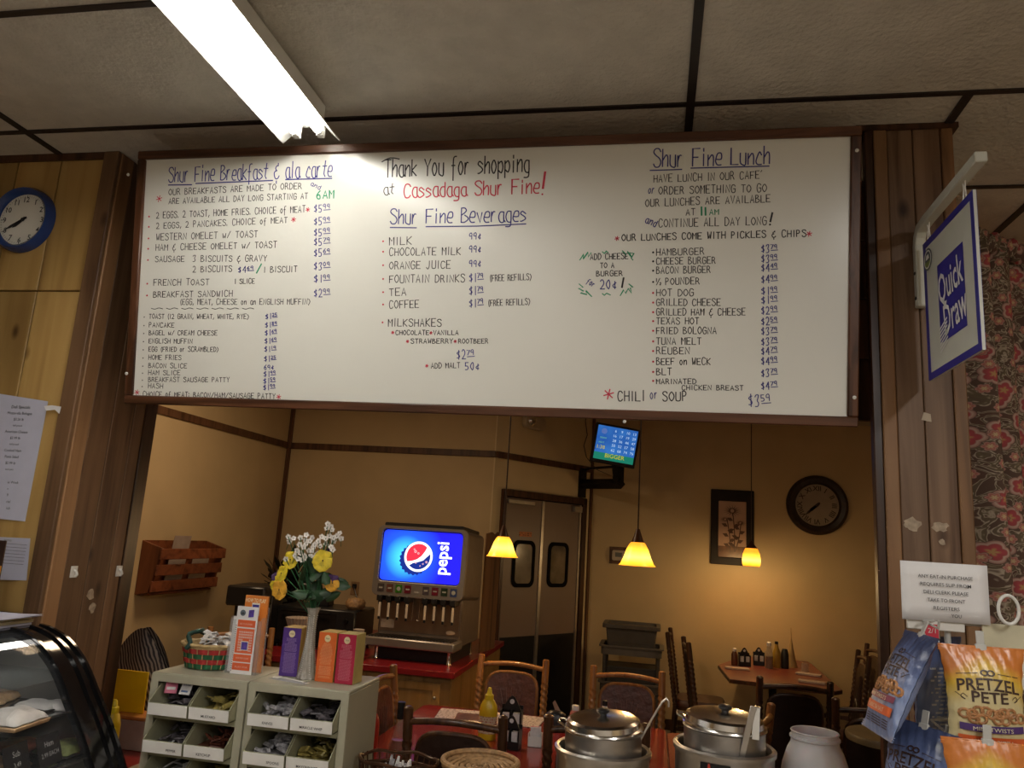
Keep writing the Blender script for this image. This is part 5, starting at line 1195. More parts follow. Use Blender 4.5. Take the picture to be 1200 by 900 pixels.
for i in range(26):
    a = rn.random()*2*PI; q = rn.uniform(0.01, 0.075); c = Vector((q*math.cos(a)*1.1-0.006, q*math.sin(a)*0.6, rn.uniform(0.265, 0.36)))
    M = look(c, (math.cos(a)*0.7, -1, rn.uniform(-0.2, 0.8)), rn.uniform(-2, 2)); mb = MB(); petal(mb, M, rn.uniform(0.030, 0.046), rn.uniform(0.05, 0.072), cup=0.4); mb.build('leaf', M_leafd, fl, smooth=60)
mb = MB(); petal(mb, look(fpos(386, 688, 0.0), (0.2, -1, 0.2), PI-0.3), 0.034, 0.05); mb.build('leaf', M_leafd, fl, smooth=60)
# wrapped straw/cutlery lying in front of the vase
t = thing('wrapped_spoon', 'clear-wrapped plastic spoon lying in front of the glass vase', 'wrapped cutlery', (-1.262, 2.715, 1.2005), -0.28)
MB().tube([(-0.05, 0, 0.004), (-0.01, 0.0, 0.006), (0.07, 0, 0.004)], [0.002, 0.0035, 0.003], 8).lathe([(0.001, 0), (0.012, 0.003), (0.013, 0.005)], 14, c=(-0.055, 0, 0.001), sx=1.5).build('spoon', M_white, t)
pillow(MB(), (0.0, 0, 0), (0.165, 0.032, 0.012), 0, 4).build('film_sleeve', glass('wrap_film', (0.9, 0.9, 0.95), 0.1, 0.35), t, smooth=60)
# ================================================================== SOUP WARMERS, JAR, BASKETS ON THE OPENING COUNTER
ZC = 0.8005
def soup_warmer(label, c, tilt, logo, H=0.297):
    t = thing('soup_warmer', label, 'soup warmer', (c[0], c[1], ZC), 0, 'soup warmers')
    MB().lathe([(0.134, 0), (0.147, 0.01), (0.150, H-0.02), (0.156, H-0.012), (0.157, H), (0.150, H+0.006), (0.142, H+0.002), (0.138, H-0.03), (0.138, 0.02)], 48).build('warmer_body', M_steel, t)
    MB().lathe([(0.124, 0.03), (0.124, H+0.052), (0.128, H+0.056), (0.124, H+0.060), (0.118, H+0.055), (0.118, 0.05), (0.0, 0.05)], 48).build('inset_pot', M_steeld, t)
    ld = MB().lathe([(0.126, 0.0), (0.130, 0.003), (0.128, 0.007), (0.120, 0.010), (0.118, 0.026), (0.108, 0.032), (0.06, 0.037), (0.0, 0.039)], 48, M=T(0, 0, H+0.061) @ RX(tilt[0]) @ RY(tilt[1]))
    lo = ld.build('lid', M_chrome, t, smooth=25)
    ML_ = T(0, 0, H+0.061) @ RX(tilt[0]) @ RY(tilt[1])
    MB().lathe([(0.010, 0.037), (0.012, 0.045), (0.020, 0.050), (0.022, 0.056), (0.016, 0.061), (0, 0.062)], 20, M=ML_).build('knob', M_black, lo)
    MB().tube([(-0.125, -0.03, 0.012), (-0.145, -0.018, 0.018), (-0.145, 0.018, 0.018), (-0.125, 0.03, 0.012)], 0.004, 8, M=ML_).build('lid_handle', M_chrome, lo)
    if logo:
        a0, a1 = R(238), R(272); n = 12
        b = MB().grid(lambda u, v: (0.1515*math.cos(a0+(a1-a0)*u), 0.1515*math.sin(a0+(a1-a0)*u), 0.175+0.155*v), n, 1); b.build('black_badge', M_black, t, smooth=60)
        tx = MB()
        def wrap(p): a = (a0+a1)/2+p.x/0.1525; return Vector((0.1522*math.cos(a), 0.1522*math.sin(a), 0.300+p.y))
        tx.text('cayenne', I4, h=0.022, w=0.078, fn=wrap); tx.build('badge_lettering', M_white, t, smooth=0)
        fl_ = MB(); fl_.add([wrap(Vector(p)) for p in ((-0.020, 0.014), (-0.012, 0.016), (-0.014, 0.026), (-0.018, 0.033), (-0.022, 0.022))], [(0, 1, 2, 3, 4)]); fl_.build('flame_mark', mat('red_flame_print', (0.6, 0.06, 0.04), 0.4), t, smooth=0)
    return t
w1 = Vector((-0.141, 2.70, 0)); w2 = Vector((0.237, 2.66, 0))
soup_warmer('left steel soup warmer with a tilted lid and black knob', w1, (R(4), R(-3)), False)
soup_warmer('right steel soup warmer with a black badge on its front', w2, (R(2), R(2)), True, 0.352)
t = thing('soup_ladle', 'thin-handled steel ladle leaning out of the left soup warmer', 'ladle', (w1.x+0.124, w1.y-0.02, 1.135))
MB().tube([(-0.115, 0.0, -0.19), (-0.03, 0, -0.04), (0.0, 0, 0.012), (0.030, 0, 0.07), (0.062, 0.0, 0.125), (0.075, 0.0, 0.137), (0.082, 0, 0.128), (0.082, 0, 0.112)], 0.0035, 8).build('handle', M_steel, t)
MB().sph((-0.10, 0, -0.20), (0.03, 0.03, 0.018), seg=16, rings=8).build('bowl', M_steel, t)
t = thing('flat_ladle', 'broad flat-handled steel ladle standing in the right soup warmer', 'ladle', (w2.x+0.050, w2.y-0.125, 1.20))
MB().bx((-0.009, -0.0015, -0.10), (0.009, 0.0015, 0.105), M=RY(R(12)) @ RX(R(8))).bx((-0.011, -0.0015, 0.0), (0.011, 0.0015, 0.09), M=T(0.030, 0.0, 0.0) @ RY(R(3)) @ RX(R(-8)) @ T(0, 0.012, 0.005)).build('handle', M_steel, t, bevel=0.001)
MB().bx((-0.012, -0.006, 0.088), (0.016, 0.010, 0.092), M=T(0.028, 0.0, 0.008)).build('bent_tip', M_chrome, t, bevel=0.001)
MB().sph((0.0, 0.05, -0.13), (0.028, 0.028, 0.018), seg=16).build('bowl', M_steel, t)

jar = thing('plastic_jar', 'white translucent wide-mouth plastic jar right of the soup warmers', 'jar', (0.518, 2.72, ZC), 0)
M_jar = mat('milky_plastic', (0.55, 0.53, 0.56), 0.35, var=0.05, scale=10); M_jar.node_tree.nodes['Principled BSDF'].inputs['Subsurface Weight'].default_value = 0.2
MB().lathe([(0.09, 0), (0.105, 0.01), (0.110, 0.05), (0.108, 0.25), (0.098, 0.31), (0.083, 0.355), (0.073, 0.372), (0.071, 0.385), (0.0755, 0.388), (0.0755, 0.394), (0.070, 0.396), (0.070, 0.405), (0.073, 0.408), (0.071, 0.411), (0.067, 0.410), (0.066, 0.38), (0.08, 0.34), (0.09, 0.2)], 44).build('jar_body', M_jar, jar)
# card next to the jar
t = thing('printed_card', 'small pinkish printed card standing right of the white jar', 'card', (0.655, 2.80, ZC), 0.35)
MB().bx((-0.045, -0.001, 0.0), (0.045, 0.001, 0.285), M=RX(R(-6))).build('card', mat('salmon_card', (0.50, 0.18, 0.14), 0.5), t, smooth=0)
Mc = RX(R(-6)) @ frame((0, -0.0014, 0), (1, 0, 0), (0, 0, 1))
MB().bx((-0.042, 0.235, 0), (0.042, 0.245, 0.0005), M=Mc).text('PLEASE PAY', Mc @ T(0, 0.266, 0), h=0.011, w=0.07).build('card_print', M_white, t, smooth=0)
b = MB(); b.poly([(-0.04, 0.20), (-0.012, 0.20), (-0.012, 0.23), (-0.04, 0.23)], 0.0006, M=Mc); b.build('blue_picture', M_blpr, t, smooth=0)
# wicker tray basket
M_wick = mat('tan_wicker', (0.34, 0.20, 0.09), 0.55, var=0.35, scale=60)
wk = thing('wicker_basket', 'round tan wicker basket at the bottom edge on the opening counter', 'basket', (-0.56, 2.78, ZC))
for r in range(8):
    z = 0.006+r*0.024; rr = 0.105+0.0020*r
    MB().tube([((rr+0.003*math.cos(18*a+PI*r))*math.cos(a), (rr+0.003*math.cos(18*a+PI*r))*math.sin(a), z) for a in [2*PI*k/72 for k in range(72)]], 0.0115, 6, closed=True).build('wicker_coil', M_wick, wk)
MB().lathe([(0.001, 0.004), (0.1, 0.004)], 24).build('base', M_wick, wk)
MB().tube([(0.128*math.cos(2*PI*k/40), 0.128*math.sin(2*PI*k/40), 0.192) for k in range(40)], 0.010, 8, closed=True).build('rim', M_wick, wk)
lc = MB()
for q in range(5): lc.tube([((0.022+0.020*q)*math.cos(2*PI*k/32), (0.022+0.020*q)*math.sin(2*PI*k/32), 0.172+0.002*math.sin(k*2)) for k in range(32)], 0.0085, 6, closed=True)
lc.build('woven_lid', M_wick, wk)
MB().lathe([(0.0, 0.165), (0.104, 0.165)], 24).build('liner', mat('basket_liner', (0.30, 0.21, 0.12), 0.8), wk)
# wire basket with wrapped cutlery
wb_ = thing('wire_basket', 'dark wire basket of wrapped cutlery beside the wicker basket', 'basket', (-0.845, 2.76, ZC))
mb = MB()
for r in range(7):
    z = 0.005+r*0.028; a_, b2 = 0.115+0.004*r, 0.075+0.003*r
    mb.tube([(a_*math.cos(2*PI*k/40), b2*math.sin(2*PI*k/40), z+(0.004*math.sin(6*PI*k/20) if r == 6 else 0)) for k in range(40)], 0.0032 if r < 6 else 0.006, 6, closed=True)
mb.build('wire_rings', M_darkwood, wb_)
mb = MB()
for k in range(30):
    a = 2*PI*k/30; mb.tube([(0.115*math.cos(a), 0.075*math.sin(a), 0.004), (0.141*math.cos(a), 0.094*math.sin(a), 0.178)], 0.0026, 5)
mb.build('wire_stakes', M_darkwood, wb_); MB().lathe([(0.001, 0.004), (1, 0.004)], 24, sx=0.115, sy=0.075).build('base', M_darkwood, wb_)
rn = random.Random(8)
for k in range(12):
    x_, y_ = -0.845+rn.uniform(-0.07, 0.07), 2.76+rn.uniform(-0.035, 0.035)
    o = MB().tube([(0, 0, 0), (0, 0, 0.06), (0, 0.002, 0.12), (0, 0, 0.165)], [0.004, 0.005, 0.010, 0.004], 7).build('wrapped_cutlery', M_clear if k % 2 else M_packw, loc=(x_, y_, ZC+0.006))
    o.rotation_euler = (rn.uniform(-0.12, 0.12), rn.uniform(-0.4, 0.4), rn.random()*3); tag(o, 'film-wrapped cutlery piece sticking up out of the dark wire basket', 'cutlery', 'wrapped cutlery in the wire basket')

# ================================================================== CHAIRS
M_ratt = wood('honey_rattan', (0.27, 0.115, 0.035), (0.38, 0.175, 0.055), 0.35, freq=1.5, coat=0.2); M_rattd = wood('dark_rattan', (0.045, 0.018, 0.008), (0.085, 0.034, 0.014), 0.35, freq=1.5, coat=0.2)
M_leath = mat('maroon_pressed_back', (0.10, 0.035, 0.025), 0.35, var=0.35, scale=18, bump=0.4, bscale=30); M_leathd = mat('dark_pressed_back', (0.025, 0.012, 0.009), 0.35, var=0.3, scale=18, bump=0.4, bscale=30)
M_seat = mat('brown_vinyl_seat', (0.09, 0.04, 0.03), 0.4, var=0.15)
def twisted(mb, p0, p1, r, turns, seg=12, rings=56):
    p0, p1 = Vector(p0), Vector(p1); d = (p1-p0); ln = d.length; M = frame(p0, (1, 0, 0), d.cross(Vector((1, 0, 0))).normalized()*1.0) 
    z = d.normalized(); x = Vector((1, 0, 0)); x = (x-z*x.dot(z)).normalized(); M = Matrix((x, z.cross(x), z)).transposed().to_4x4(); M.translation = p0
    prof = [(r, ln*i/rings) for i in range(rings+1)]
    mb.lathe(prof, seg, wob=lambda a, i: 0.70+0.42*abs(math.sin(1.0*a+turns*PI*i/rings)), M=M)
_protos = {}
def chair_proto(key, mw, mp, label, loc, rz, group):
    """local: seat centre at origin on the floor, sitter faces +Y, backrest at -Y"""
    t = thing('dining_chair', label, 'chair', loc, rz, group)
    W2 = 0.200; lean = 0.075
    def post(z): return -0.20-lean*max(0, (z-0.45)/0.58)
    for sx in (-1, 1):
        m = MB(); x = sx*W2
        m.tube([(x*0.96, -0.235, 0), (x, -0.20, 0.45)], 0.019, 12)
        twisted(m, (x, -0.20, 0.45), (x, post(0.905), 0.905), 0.0205, 13)
        m.tube([(x, post(0.905), 0.905), (x, post(1.03), 1.03), (x, post(1.035), 1.036)], [0.0205, 0.0205, 0.012], 12)
        m.build('back_post', mw, t)
        MB().tube([(x*0.98, 0.20, 0), (x, 0.19, 0.43)], [0.018, 0.021], 12).build('leg', mw, t)
        MB().tube([(x*0.97, 0.197, 0.20), (x*0.97, -0.215, 0.20)], 0.011, 8).build('stretcher', mw, t)
        # corner brace between the post and the panel
        MB().tube([(x*0.93, post(0.5), 0.50), (x*0.55, post(0.56)+0.005, 0.475), (0, post(0.5)+0.005, 0.47)], 0.009, 8).build('brace', mw, t)
    for y in (0.197, -0.222): MB().tube([(-W2*0.96, y, 0.26), (W2*0.96, y, 0.26)], 0.011, 8).build('stretcher', mw, t)
    zr = 0.975
    MB().tube([(sx, post(zr)+0.000-0.022*math.cos(sx/W2*PI/2), zr+0.018*math.cos(sx/W2*PI/2)) for sx in [W2*(k/6-1) for k in range(13)]], 0.0145, 10).build('top_rail', mw, t)
    # back panel: rounded arch outline
    out = []
    hw = 0.158
    for k in range(13):
        a = PI-PI*k/12; ex = 0.55
        cx_, cz_ = math.cos(a), math.sin(a); out.append((hw*math.copysign(abs(cx_)**ex, cx_), 0.80+0.145*abs(cz_)**ex))
    out += [(hw*0.98, 0.60), (hw*0.85, 0.515), (hw*0.55, 0.485), (-hw*0.55, 0.485), (-hw*0.85, 0.515), (-hw*0.98, 0.60)]
    def onback(p, dy): return (p[0], post(p[1])+dy-0.014*math.cos(p[0]/W2*PI/2), p[1])
    n = len(out); pn = MB()
    for sgn, dy in ((1, 0.010), (-1, -0.006)):
        c = onback((0, 0.72), dy); vs_ = [c]+[onback((p[0]*0.5, 0.72+(p[1]-0.72)*0.5), dy+sgn*0.0) for p in out]+[onback(p, dy) for p in out]
        fs = [(0, 1+(i+1) % n, 1+i) for i in range(n)]+[(1+i, 1+(i+1) % n, 1+n+(i+1) % n, 1+n+i) for i in range(n)]
        if sgn > 0: fs = [tuple(reversed(f)) for f in fs]
        pn.add(vs_, fs)
    back_ = pn.build('backrest', mp, t, smooth=60)
    rays = MB()
    for k in range(17):
        a = R(12+k*9.75); l_ = 0.20 if 5 < k < 11 else 0.135
        pts = [(math.cos(a)*q, 0.60+math.sin(a)*q*1.3) for q in (0.05, l_*0.55, l_)]
        pts = [p for p in pts if abs(p[0]) < hw*0.82 and p[1] < 0.895]
        if len(pts) > 1: rays.tube([onback(p, 0.0115) for p in pts], 0.0018, 5)
    rays.build('pressed_ribs', mat('highlit_rib', (0.17, 0.08, 0.055), 0.35) if mp is M_leath else mat('dark_highlit_rib', (0.05, 0.025, 0.018), 0.35), back_)  # paler rib colour paints the highlights on the pressed relief
    MB().tube([onback(p, 0.002) for p in out], 0.0105, 8, closed=True).build('rattan_edge', mw, t)
    MB().lathe([(0.93, 0.435), (1.0, 0.445), (1.0, 0.475), (0.94, 0.492), (0, 0.50)], 36, wob=lambda a, i: 1/max(abs(math.cos(a))**5+abs(math.sin(a))**5, 1e-6)**0.2, sx=0.205, sy=0.205).build('seat', M_seat, t)
    MB().lathe([(1.0, 0.415), (1.0, 0.445)], 36, wob=lambda a, i: 1/max(abs(math.cos(a))**6+abs(math.sin(a))**6, 1e-6)**(1/6), sx=0.208, sy=0.208).build('seat_frame', mw, t)
    return t
GC = 'rattan dining chairs'
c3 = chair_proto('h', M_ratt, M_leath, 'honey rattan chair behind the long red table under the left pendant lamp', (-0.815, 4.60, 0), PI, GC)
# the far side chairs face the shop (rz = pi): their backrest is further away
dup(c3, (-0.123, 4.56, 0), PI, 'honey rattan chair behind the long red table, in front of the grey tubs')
dup(c3, (-1.085, 4.03, 0), -PI/2+0.03, 'honey rattan chair half hidden behind the right bin cabinet')
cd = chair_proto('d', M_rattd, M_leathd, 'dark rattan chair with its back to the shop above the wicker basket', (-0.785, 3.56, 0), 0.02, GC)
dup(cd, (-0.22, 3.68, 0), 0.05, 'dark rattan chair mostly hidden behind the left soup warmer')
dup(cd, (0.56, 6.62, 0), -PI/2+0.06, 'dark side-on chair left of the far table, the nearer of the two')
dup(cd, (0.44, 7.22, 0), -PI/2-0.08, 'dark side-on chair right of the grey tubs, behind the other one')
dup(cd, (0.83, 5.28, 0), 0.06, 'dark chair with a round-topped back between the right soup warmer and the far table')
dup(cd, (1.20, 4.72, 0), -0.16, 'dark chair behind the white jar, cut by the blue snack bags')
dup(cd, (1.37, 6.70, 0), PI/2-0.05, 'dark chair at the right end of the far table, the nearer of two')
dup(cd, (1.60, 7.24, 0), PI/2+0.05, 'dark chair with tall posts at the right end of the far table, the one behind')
dup(c3, (0.27, 4.04, 0), PI/2-0.30, 'honey rattan chair post peeking up behind the right soup warmer')

# ================================================================== TABLES
M_redt = mat('red_laminate', (0.25, 0.017, 0.014), 0.16, var=0.08, scale=4, spec=0.6, coat=0.3)
M_redt2 = mat('maroon_table_laminate', (0.20, 0.045, 0.03), 0.3, var=0.2, scale=6)
def table(label, x0, x1, y0, y1, m, edge, z=0.76, corner=0.0, rz=0.0):
    cx, cy = (x0+x1)/2, (y0+y1)/2; w_, d_ = (x1-x0)/2, (y1-y0)/2
    t = thing('dining_table', label, 'table', (cx, cy, 0), rz)
    k = corner or 0.03
    p = [(-w_+k, -d_), (w_-k, -d_), (w_, -d_+k), (w_, d_-k), (w_-k, d_), (-w_+k, d_), (-w_, d_-k), (-w_, -d_+k)]
    MB().prism(p, z-0.030, z).build('tabletop', m, t, bevel=0.003, smooth=0)
    p2 = [(q[0]*1.004, q[1]*1.004) for q in p]; e = MB(); ringprism(e, p2, [(q[0]*0.9999, q[1]*0.9999) for q in p], z-0.031, z-0.003); e.build('edge_band', edge, t, smooth=0)
    MB().lathe([(0.03, 0.03), (0.035, z-0.05), (0.12, z-0.03)], 20).build('pedestal', M_blackm, t)
    MB().bx((-0.30, -0.03, 0), (0.30, 0.03, 0.035)).bx((-0.03, -0.30, 0), (0.03, 0.30, 0.035)).build('table_foot', M_blackm, t, bevel=0.006)
    return t
table('long glossy red table in the middle with the mustard bottle on it', -1.29, 0.10, 3.49, 4.64, M_redt, M_darkwood)
table('glossy red table directly behind the right soup warmer, end to end with the long one', 0.105, 0.42, 3.50, 4.58, M_redt, M_darkwood)
ft = thing('dining_table', 'maroon table against the far wall under the small pendant lamp', 'table', (1.05, 7.3, 0))
fp = [(0.63-1.05, 6.62-7.3), (1.38-1.05, 6.50-7.3), (1.46-1.05, 6.60-7.3), (1.50-1.05, 8.12-7.3), (0.90-1.05, 8.12-7.3), (0.60-1.05, 7.36-7.3)]
MB().prism(fp, 0.73, 0.76).build('tabletop', M_redt2, ft, bevel=0.003, smooth=0)
e = MB(); ringprism(e, [(q[0]*1.006, q[1]*1.006) for q in fp], fp, 0.729, 0.757); e.build('edge_band', M_darkwood, ft, smooth=0)
MB().lathe([(0.03, 0.03), (0.035, 0.71), (0.12, 0.73)], 20).build('pedestal', M_blackm, ft)
MB().bx((-0.30, -0.03, 0), (0.30, 0.03, 0.035)).bx((-0.03, -0.30, 0), (0.03, 0.30, 0.035)).build('table_foot', M_blackm, ft, bevel=0.006)
t2 = table('low dark plum table at the lower right behind the white jar', 0.70, 1.25, 3.00, 3.55, mat('plum_table_laminate', (0.06, 0.018, 0.018), 0.3), M_darkwood)
tq = gy(1047, 862, 4.0)
t = thing('round_table', 'small round olive-brown pedestal table beside the blue snack bags', 'table', (tq.x, 4.0, 0))
zr_ = tq.z
MB().lathe([(0.0, zr_-0.03), (0.20, zr_-0.03), (0.205, zr_-0.012), (0.20, zr_), (0, zr_)], 40).build('tabletop', mat('olive_tray', (0.16, 0.12, 0.06), 0.4), t)
MB().lathe([(0.17, 0), (0.16, 0.02), (0.03, 0.04), (0.025, zr_-0.03)], 24).build('pedestal', M_blackm, t)
o = MB().box((0, 0, 0.006), (0.06, 0.035, 0.012)).build('folded_napkin', M_packw, loc=(tq.x+0.02, 3.93, zr_+0.0005), smooth=0); tag(o, 'small folded white napkin on the small round olive table', 'napkin')
tp_ = thing('small_table', 'low wooden side table behind the yellow panel at the left', 'table', (-2.62, 3.85, -0.0))
MB().bx((-0.30, -0.74, 0.63), (0.42, 0.32, 0.66)).build('tabletop', M_redt, tp_, bevel=0.004)
for sx in (-0.26, 0.38):
    for sy in (-0.70, 0.28): MB().bx((sx-0.02, sy-0.02, 0), (sx+0.02, sy+0.02, 0.63)).build('leg', M_darkwood, tp_, smooth=0)

# ---- things on the red table
def bottle(name, label, cat, x, y, z, prof, m, cap=None, capp=None, lab=None, labm=None, seg=24, sy=1.0, rz=0, liquid=None):
    t = thing(name, label, cat, (x, y, z), rz)
    MB().lathe(prof, seg, sy=sy).build('bottle_body', m, t)
    if cap: MB().lathe(capp, 18, sy=1.0).build('cap', cap, t)
    if lab:
        z0, z1, r = lab; MB().lathe([(r, z0), (r, z1)], seg, sy=sy, caps=False).build('label', labm, t)
    if liquid: MB().lathe(liquid[0], seg, sy=sy).build('contents', liquid[1], t)
    return t
M_must = mat('yellow_squeeze_plastic', (0.62, 0.42, 0.015), 0.3, var=0.05); M_must2 = mat('bright_yellow_cap', (0.75, 0.55, 0.02), 0.35, var=0.04)
M_mlab = printed('mustard_label', (0.50, 0.42, 0.30), (0.35, 0.08, 0.04), 90, 130, 0.5, axis='XZ')
ZT = 0.7605
musp = [(0.030, 0), (0.033, 0.006), (0.033, 0.10), (0.030, 0.118), (0.020, 0.135), (0.014, 0.142)]; musc = [(0.016, 0.139), (0.016, 0.155), (0.010, 0.160), (0.006, 0.180), (0.003, 0.182)]
bottle('mustard_bottle', 'yellow squeeze mustard bottle on the long red table', 'bottle', -0.785, 4.02, ZT, [(r*1.4, z*1.35) for r, z in musp], M_must, M_must2, [(r*1.4, z*1.34) for r, z in musc], (0.03, 0.11, 0.0466), M_mlab, sy=0.75)
bottle('mustard_bottle', 'yellow mustard bottle behind the black deli case frame at the left', 'bottle', -2.283, 3.2, 0.6605, [(0.034, 0), (0.038, 0.006), (0.038, 0.19), (0.030, 0.23), (0.018, 0.242)], M_must, M_must2, [(0.022, 0.240), (0.022, 0.262), (0.015, 0.268), (0.012, 0.288), (0.006, 0.294)])
M_hot = mat('red_hot_sauce', (0.45, 0.035, 0.01), 0.2, spec=0.7); M_clr = glass('clear_bottle_glass', (0.5, 0.4, 0.33), 0.05, 0.35)
bottle('hot_sauce_bottle', 'clear cone-shouldered bottle of red sauce with a tall black cap', 'bottle', -1.088, 3.53, ZT, [(0.040, 0), (0.042, 0.006), (0.042, 0.055), (0.030, 0.085), (0.015, 0.150), (0.013, 0.172)], M_clr, M_black, [(0.0165, 0.165), (0.0175, 0.170), (0.0175, 0.235), (0.010, 0.237)], liquid=([(0.036, 0.006), (0.0385, 0.05), (0.031, 0.078), (0, 0.079)], M_hot))
M_ket = mat('red_ketchup_plastic', (0.40, 0.03, 0.02), 0.3)
bottle('ketchup_bottle', 'reddish squeeze bottle half hidden by the right bin cabinet', 'bottle', -1.245, 3.60, ZT, [(r*1.1, z*1.15) for r, z in musp], M_ket, M_ket, [(r*1.1, z*1.15) for r, z in musc])
M_pink2 = mat('pink_sauce', (0.50, 0.16, 0.13), 0.35)
bottle('dressing_bottle', 'small pink dressing bottle with a white cap behind the left soup warmer', 'bottle', -0.385, 4.42, ZT, [(0.030, 0), (0.032, 0.01), (0.032, 0.06), (0.028, 0.085), (0.018, 0.098)], M_pink2, M_white, [(0.020, 0.096), (0.020, 0.118), (0.018, 0.121)])
bottle('soy_sauce_bottle', 'dark sauce bottle with a pale neck label behind the left soup warmer', 'bottle', -0.225, 4.35, ZT, [(0.028, 0), (0.030, 0.01), (0.030, 0.07), (0.020, 0.10), (0.012, 0.12), (0.012, 0.15)], mat('dark_brown_glass', (0.015, 0.006, 0.004), 0.08, spec=0.8), M_black, [(0.014, 0.148), (0.014, 0.172), (0.01, 0.174)], (0.122, 0.147, 0.0135), M_white)
# napkin bundle behind left warmer
t = thing('napkin_dispenser', 'low black napkin dispenser behind the left soup warmer', 'napkin dispenser', (-0.49, 4.42, ZT))
MB().lathe([(0.055, 0), (0.06, 0.01), (0.055, 0.065), (0.035, 0.082), (0, 0.086)], 20, sy=0.7).build('dispenser_body', M_black, t)
MB().add([(0.0, 0, 0.07), (0.03, 0, 0.075), (-0.01, 0.01, 0.135), (-0.022, 0.01, 0.12)], [(0, 1, 2, 3), (3, 2, 1, 0)]).build('napkin', mat('peach_napkin', (0.60, 0.42, 0.30), 0.8), t, smooth=0).modifiers.new('s', 'SOLIDIFY').thickness = 0.002
# newspapers
M_news = printed('grey_newsprint', (0.52, 0.47, 0.47), (0.12, 0.09, 0.09), 70, 60, 0.55, axis='XY', fill=0.48)
n1 = thing('newspaper', 'folded newspaper lying on the far side of the long red table', 'newspaper', (-0.96, 4.42, ZT), 0.12)
MB().bx((-0.19, -0.15, 0), (0.19, 0.15, 0.006)).bx((-0.185, -0.155, 0.006), (0.19, 0.145, 0.010)).build('pages', M_news, n1, bevel=0.001, smooth=0)
MB().bx((-0.08, -0.10, 0.0101), (0.06, 0.06, 0.0108)).build('front_picture', mat('brown_news_photo', (0.10, 0.05, 0.04), 0.5, var=0.6, scale=30), n1, smooth=0)
MB().bx((0.09, -0.13, 0.0101), (0.17, 0.10, 0.0106)).build('column_print', M_news, n1, smooth=0)
n2 = thing('newspaper', 'second smaller paper right of the folded newspaper, behind the black condiment caddies', 'newspaper', (-0.66, 4.47, ZT), -0.05)
MB().bx((-0.09, -0.13, 0), (0.09, 0.13, 0.005)).build('pages', M_news, n2, bevel=0.001, smooth=0)
# black caddies
def caddy(label, x, y, z, s=1.0, rz=0.0, packets=True):
    t = thing('condiment_caddy', label, 'caddy', (x, y, z), rz, None)
    b = MB().bx((-0.045*s, -0.03*s, 0), (0.045*s, 0.03*s, 0.006)).bx((-0.045*s, -0.031*s, 0), (0.045*s, -0.027*s, 0.035*s)).bx((-0.045*s, 0.027*s, 0), (0.045*s, 0.031*s, 0.10*s)).bx((-0.002, -0.03*s, 0), (0.002, 0.03*s, 0.085*s)).bx((-0.045*s, -0.03*s, 0), (-0.041*s, 0.03*s, 0.085*s)).bx((0.041*s, -0.03*s, 0), (0.045*s, 0.03*s, 0.085*s))
    b.build('tray', M_black, t, smooth=0)
    MB().prism([(-0.040*s, 0.085*s), (0.040*s, 0.085*s), (0.012*s, 0.135*s), (0.0, 0.142*s), (-0.012*s, 0.135*s)], -0.003, 0.003, M=frame((0, 0.0, 0), (1, 0, 0), (0, 0, 1))).build('handle', M_black, t, smooth=0)
    MB().disc((0, 0.118*s, 0), 0.010*s, 0.0035, 16, M=frame((0, 0.0, 0), (1, 0, 0), (0, 0, 1))).build('handle_hole', M_packw, t, smooth=0)
    for sx in (-0.022, 0.022):
        for k in range(3): MB().bx(((sx-0.014)*s, (-0.022+0.010*k)*s, 0.007), ((sx+0.014)*s, (-0.016+0.010*k)*s, 0.075*s)).build('jelly_packet', M_packw if (k+int(sx*100)) % 3 else mat('dark_jelly_packet', (0.06, 0.02, 0.03), 0.4), t, smooth=0)
    return t
caddy('black table caddy of white jelly packets, the one further back on the long red table', -0.700, 4.22, ZT, 1.25, 0.05)
caddy('black table caddy of packets standing in front of the other one beside the mustard bottle', -0.644, 3.90, ZT, 1.05, -0.1)
sc = thing('sugar_caddy', 'small white sugar caddy of packets on the near part of the long red table', 'caddy', (-0.538, 3.99, ZT), 0.05)
b = MB()
for a_, b_2 in (((-0.034, -0.026, 0), (0.034, 0.026, 0.004)), ((-0.034, -0.026, 0), (0.034, -0.023, 0.048)), ((-0.034, 0.023, 0), (0.034, 0.026, 0.060)), ((-0.034, -0.026, 0), (-0.031, 0.026, 0.060)), ((0.031, -0.026, 0), (0.034, 0.026, 0.060))): b.bx(a_, b_2)
b.build('holder', M_white, sc, bevel=0.001)
for k in range(6):
    o = MB().bx((-0.024+0.008*(k % 3), -0.018+0.006*k, 0.005), (0.010+0.008*(k % 3), -0.015+0.006*k, 0.088)).build('sugar_packet', M_pink if k in (3, 4) else M_packw, sc, smooth=0)
ssk = thing('salt_shaker', 'small shaker with a dark base lying at the back edge of the long red table', 'shaker', (-0.54, 4.56, ZT+0.019), 0.6)
MB().lathe([(0.017, 0), (0.019, 0.01), (0.014, 0.05)], 16, M=RY(PI/2)).build('glass_body', M_packw, ssk); MB().lathe([(0.018, -0.03), (0.0185, 0.0)], 16, M=RY(PI/2)).build('dark_base', M_black, ssk)
mb = MB().tube([(0.05, 0, 0), (0.075, 0, 0.004)], [0.012, 0.006], 10); mb.build('tip', M_packw, ssk)
# cup with napkin beside left warmer
t = thing('paper_cup', 'small white cup between the left soup warmer and the chair behind it', 'cup', (-0.02, 4.05, ZT)); MB().lathe([(0.025, 0), (0.036, 0.085), (0.034, 0.085), (0.024, 0.004), (0, 0.004)], 20).build('cup_wall', M_white, t)

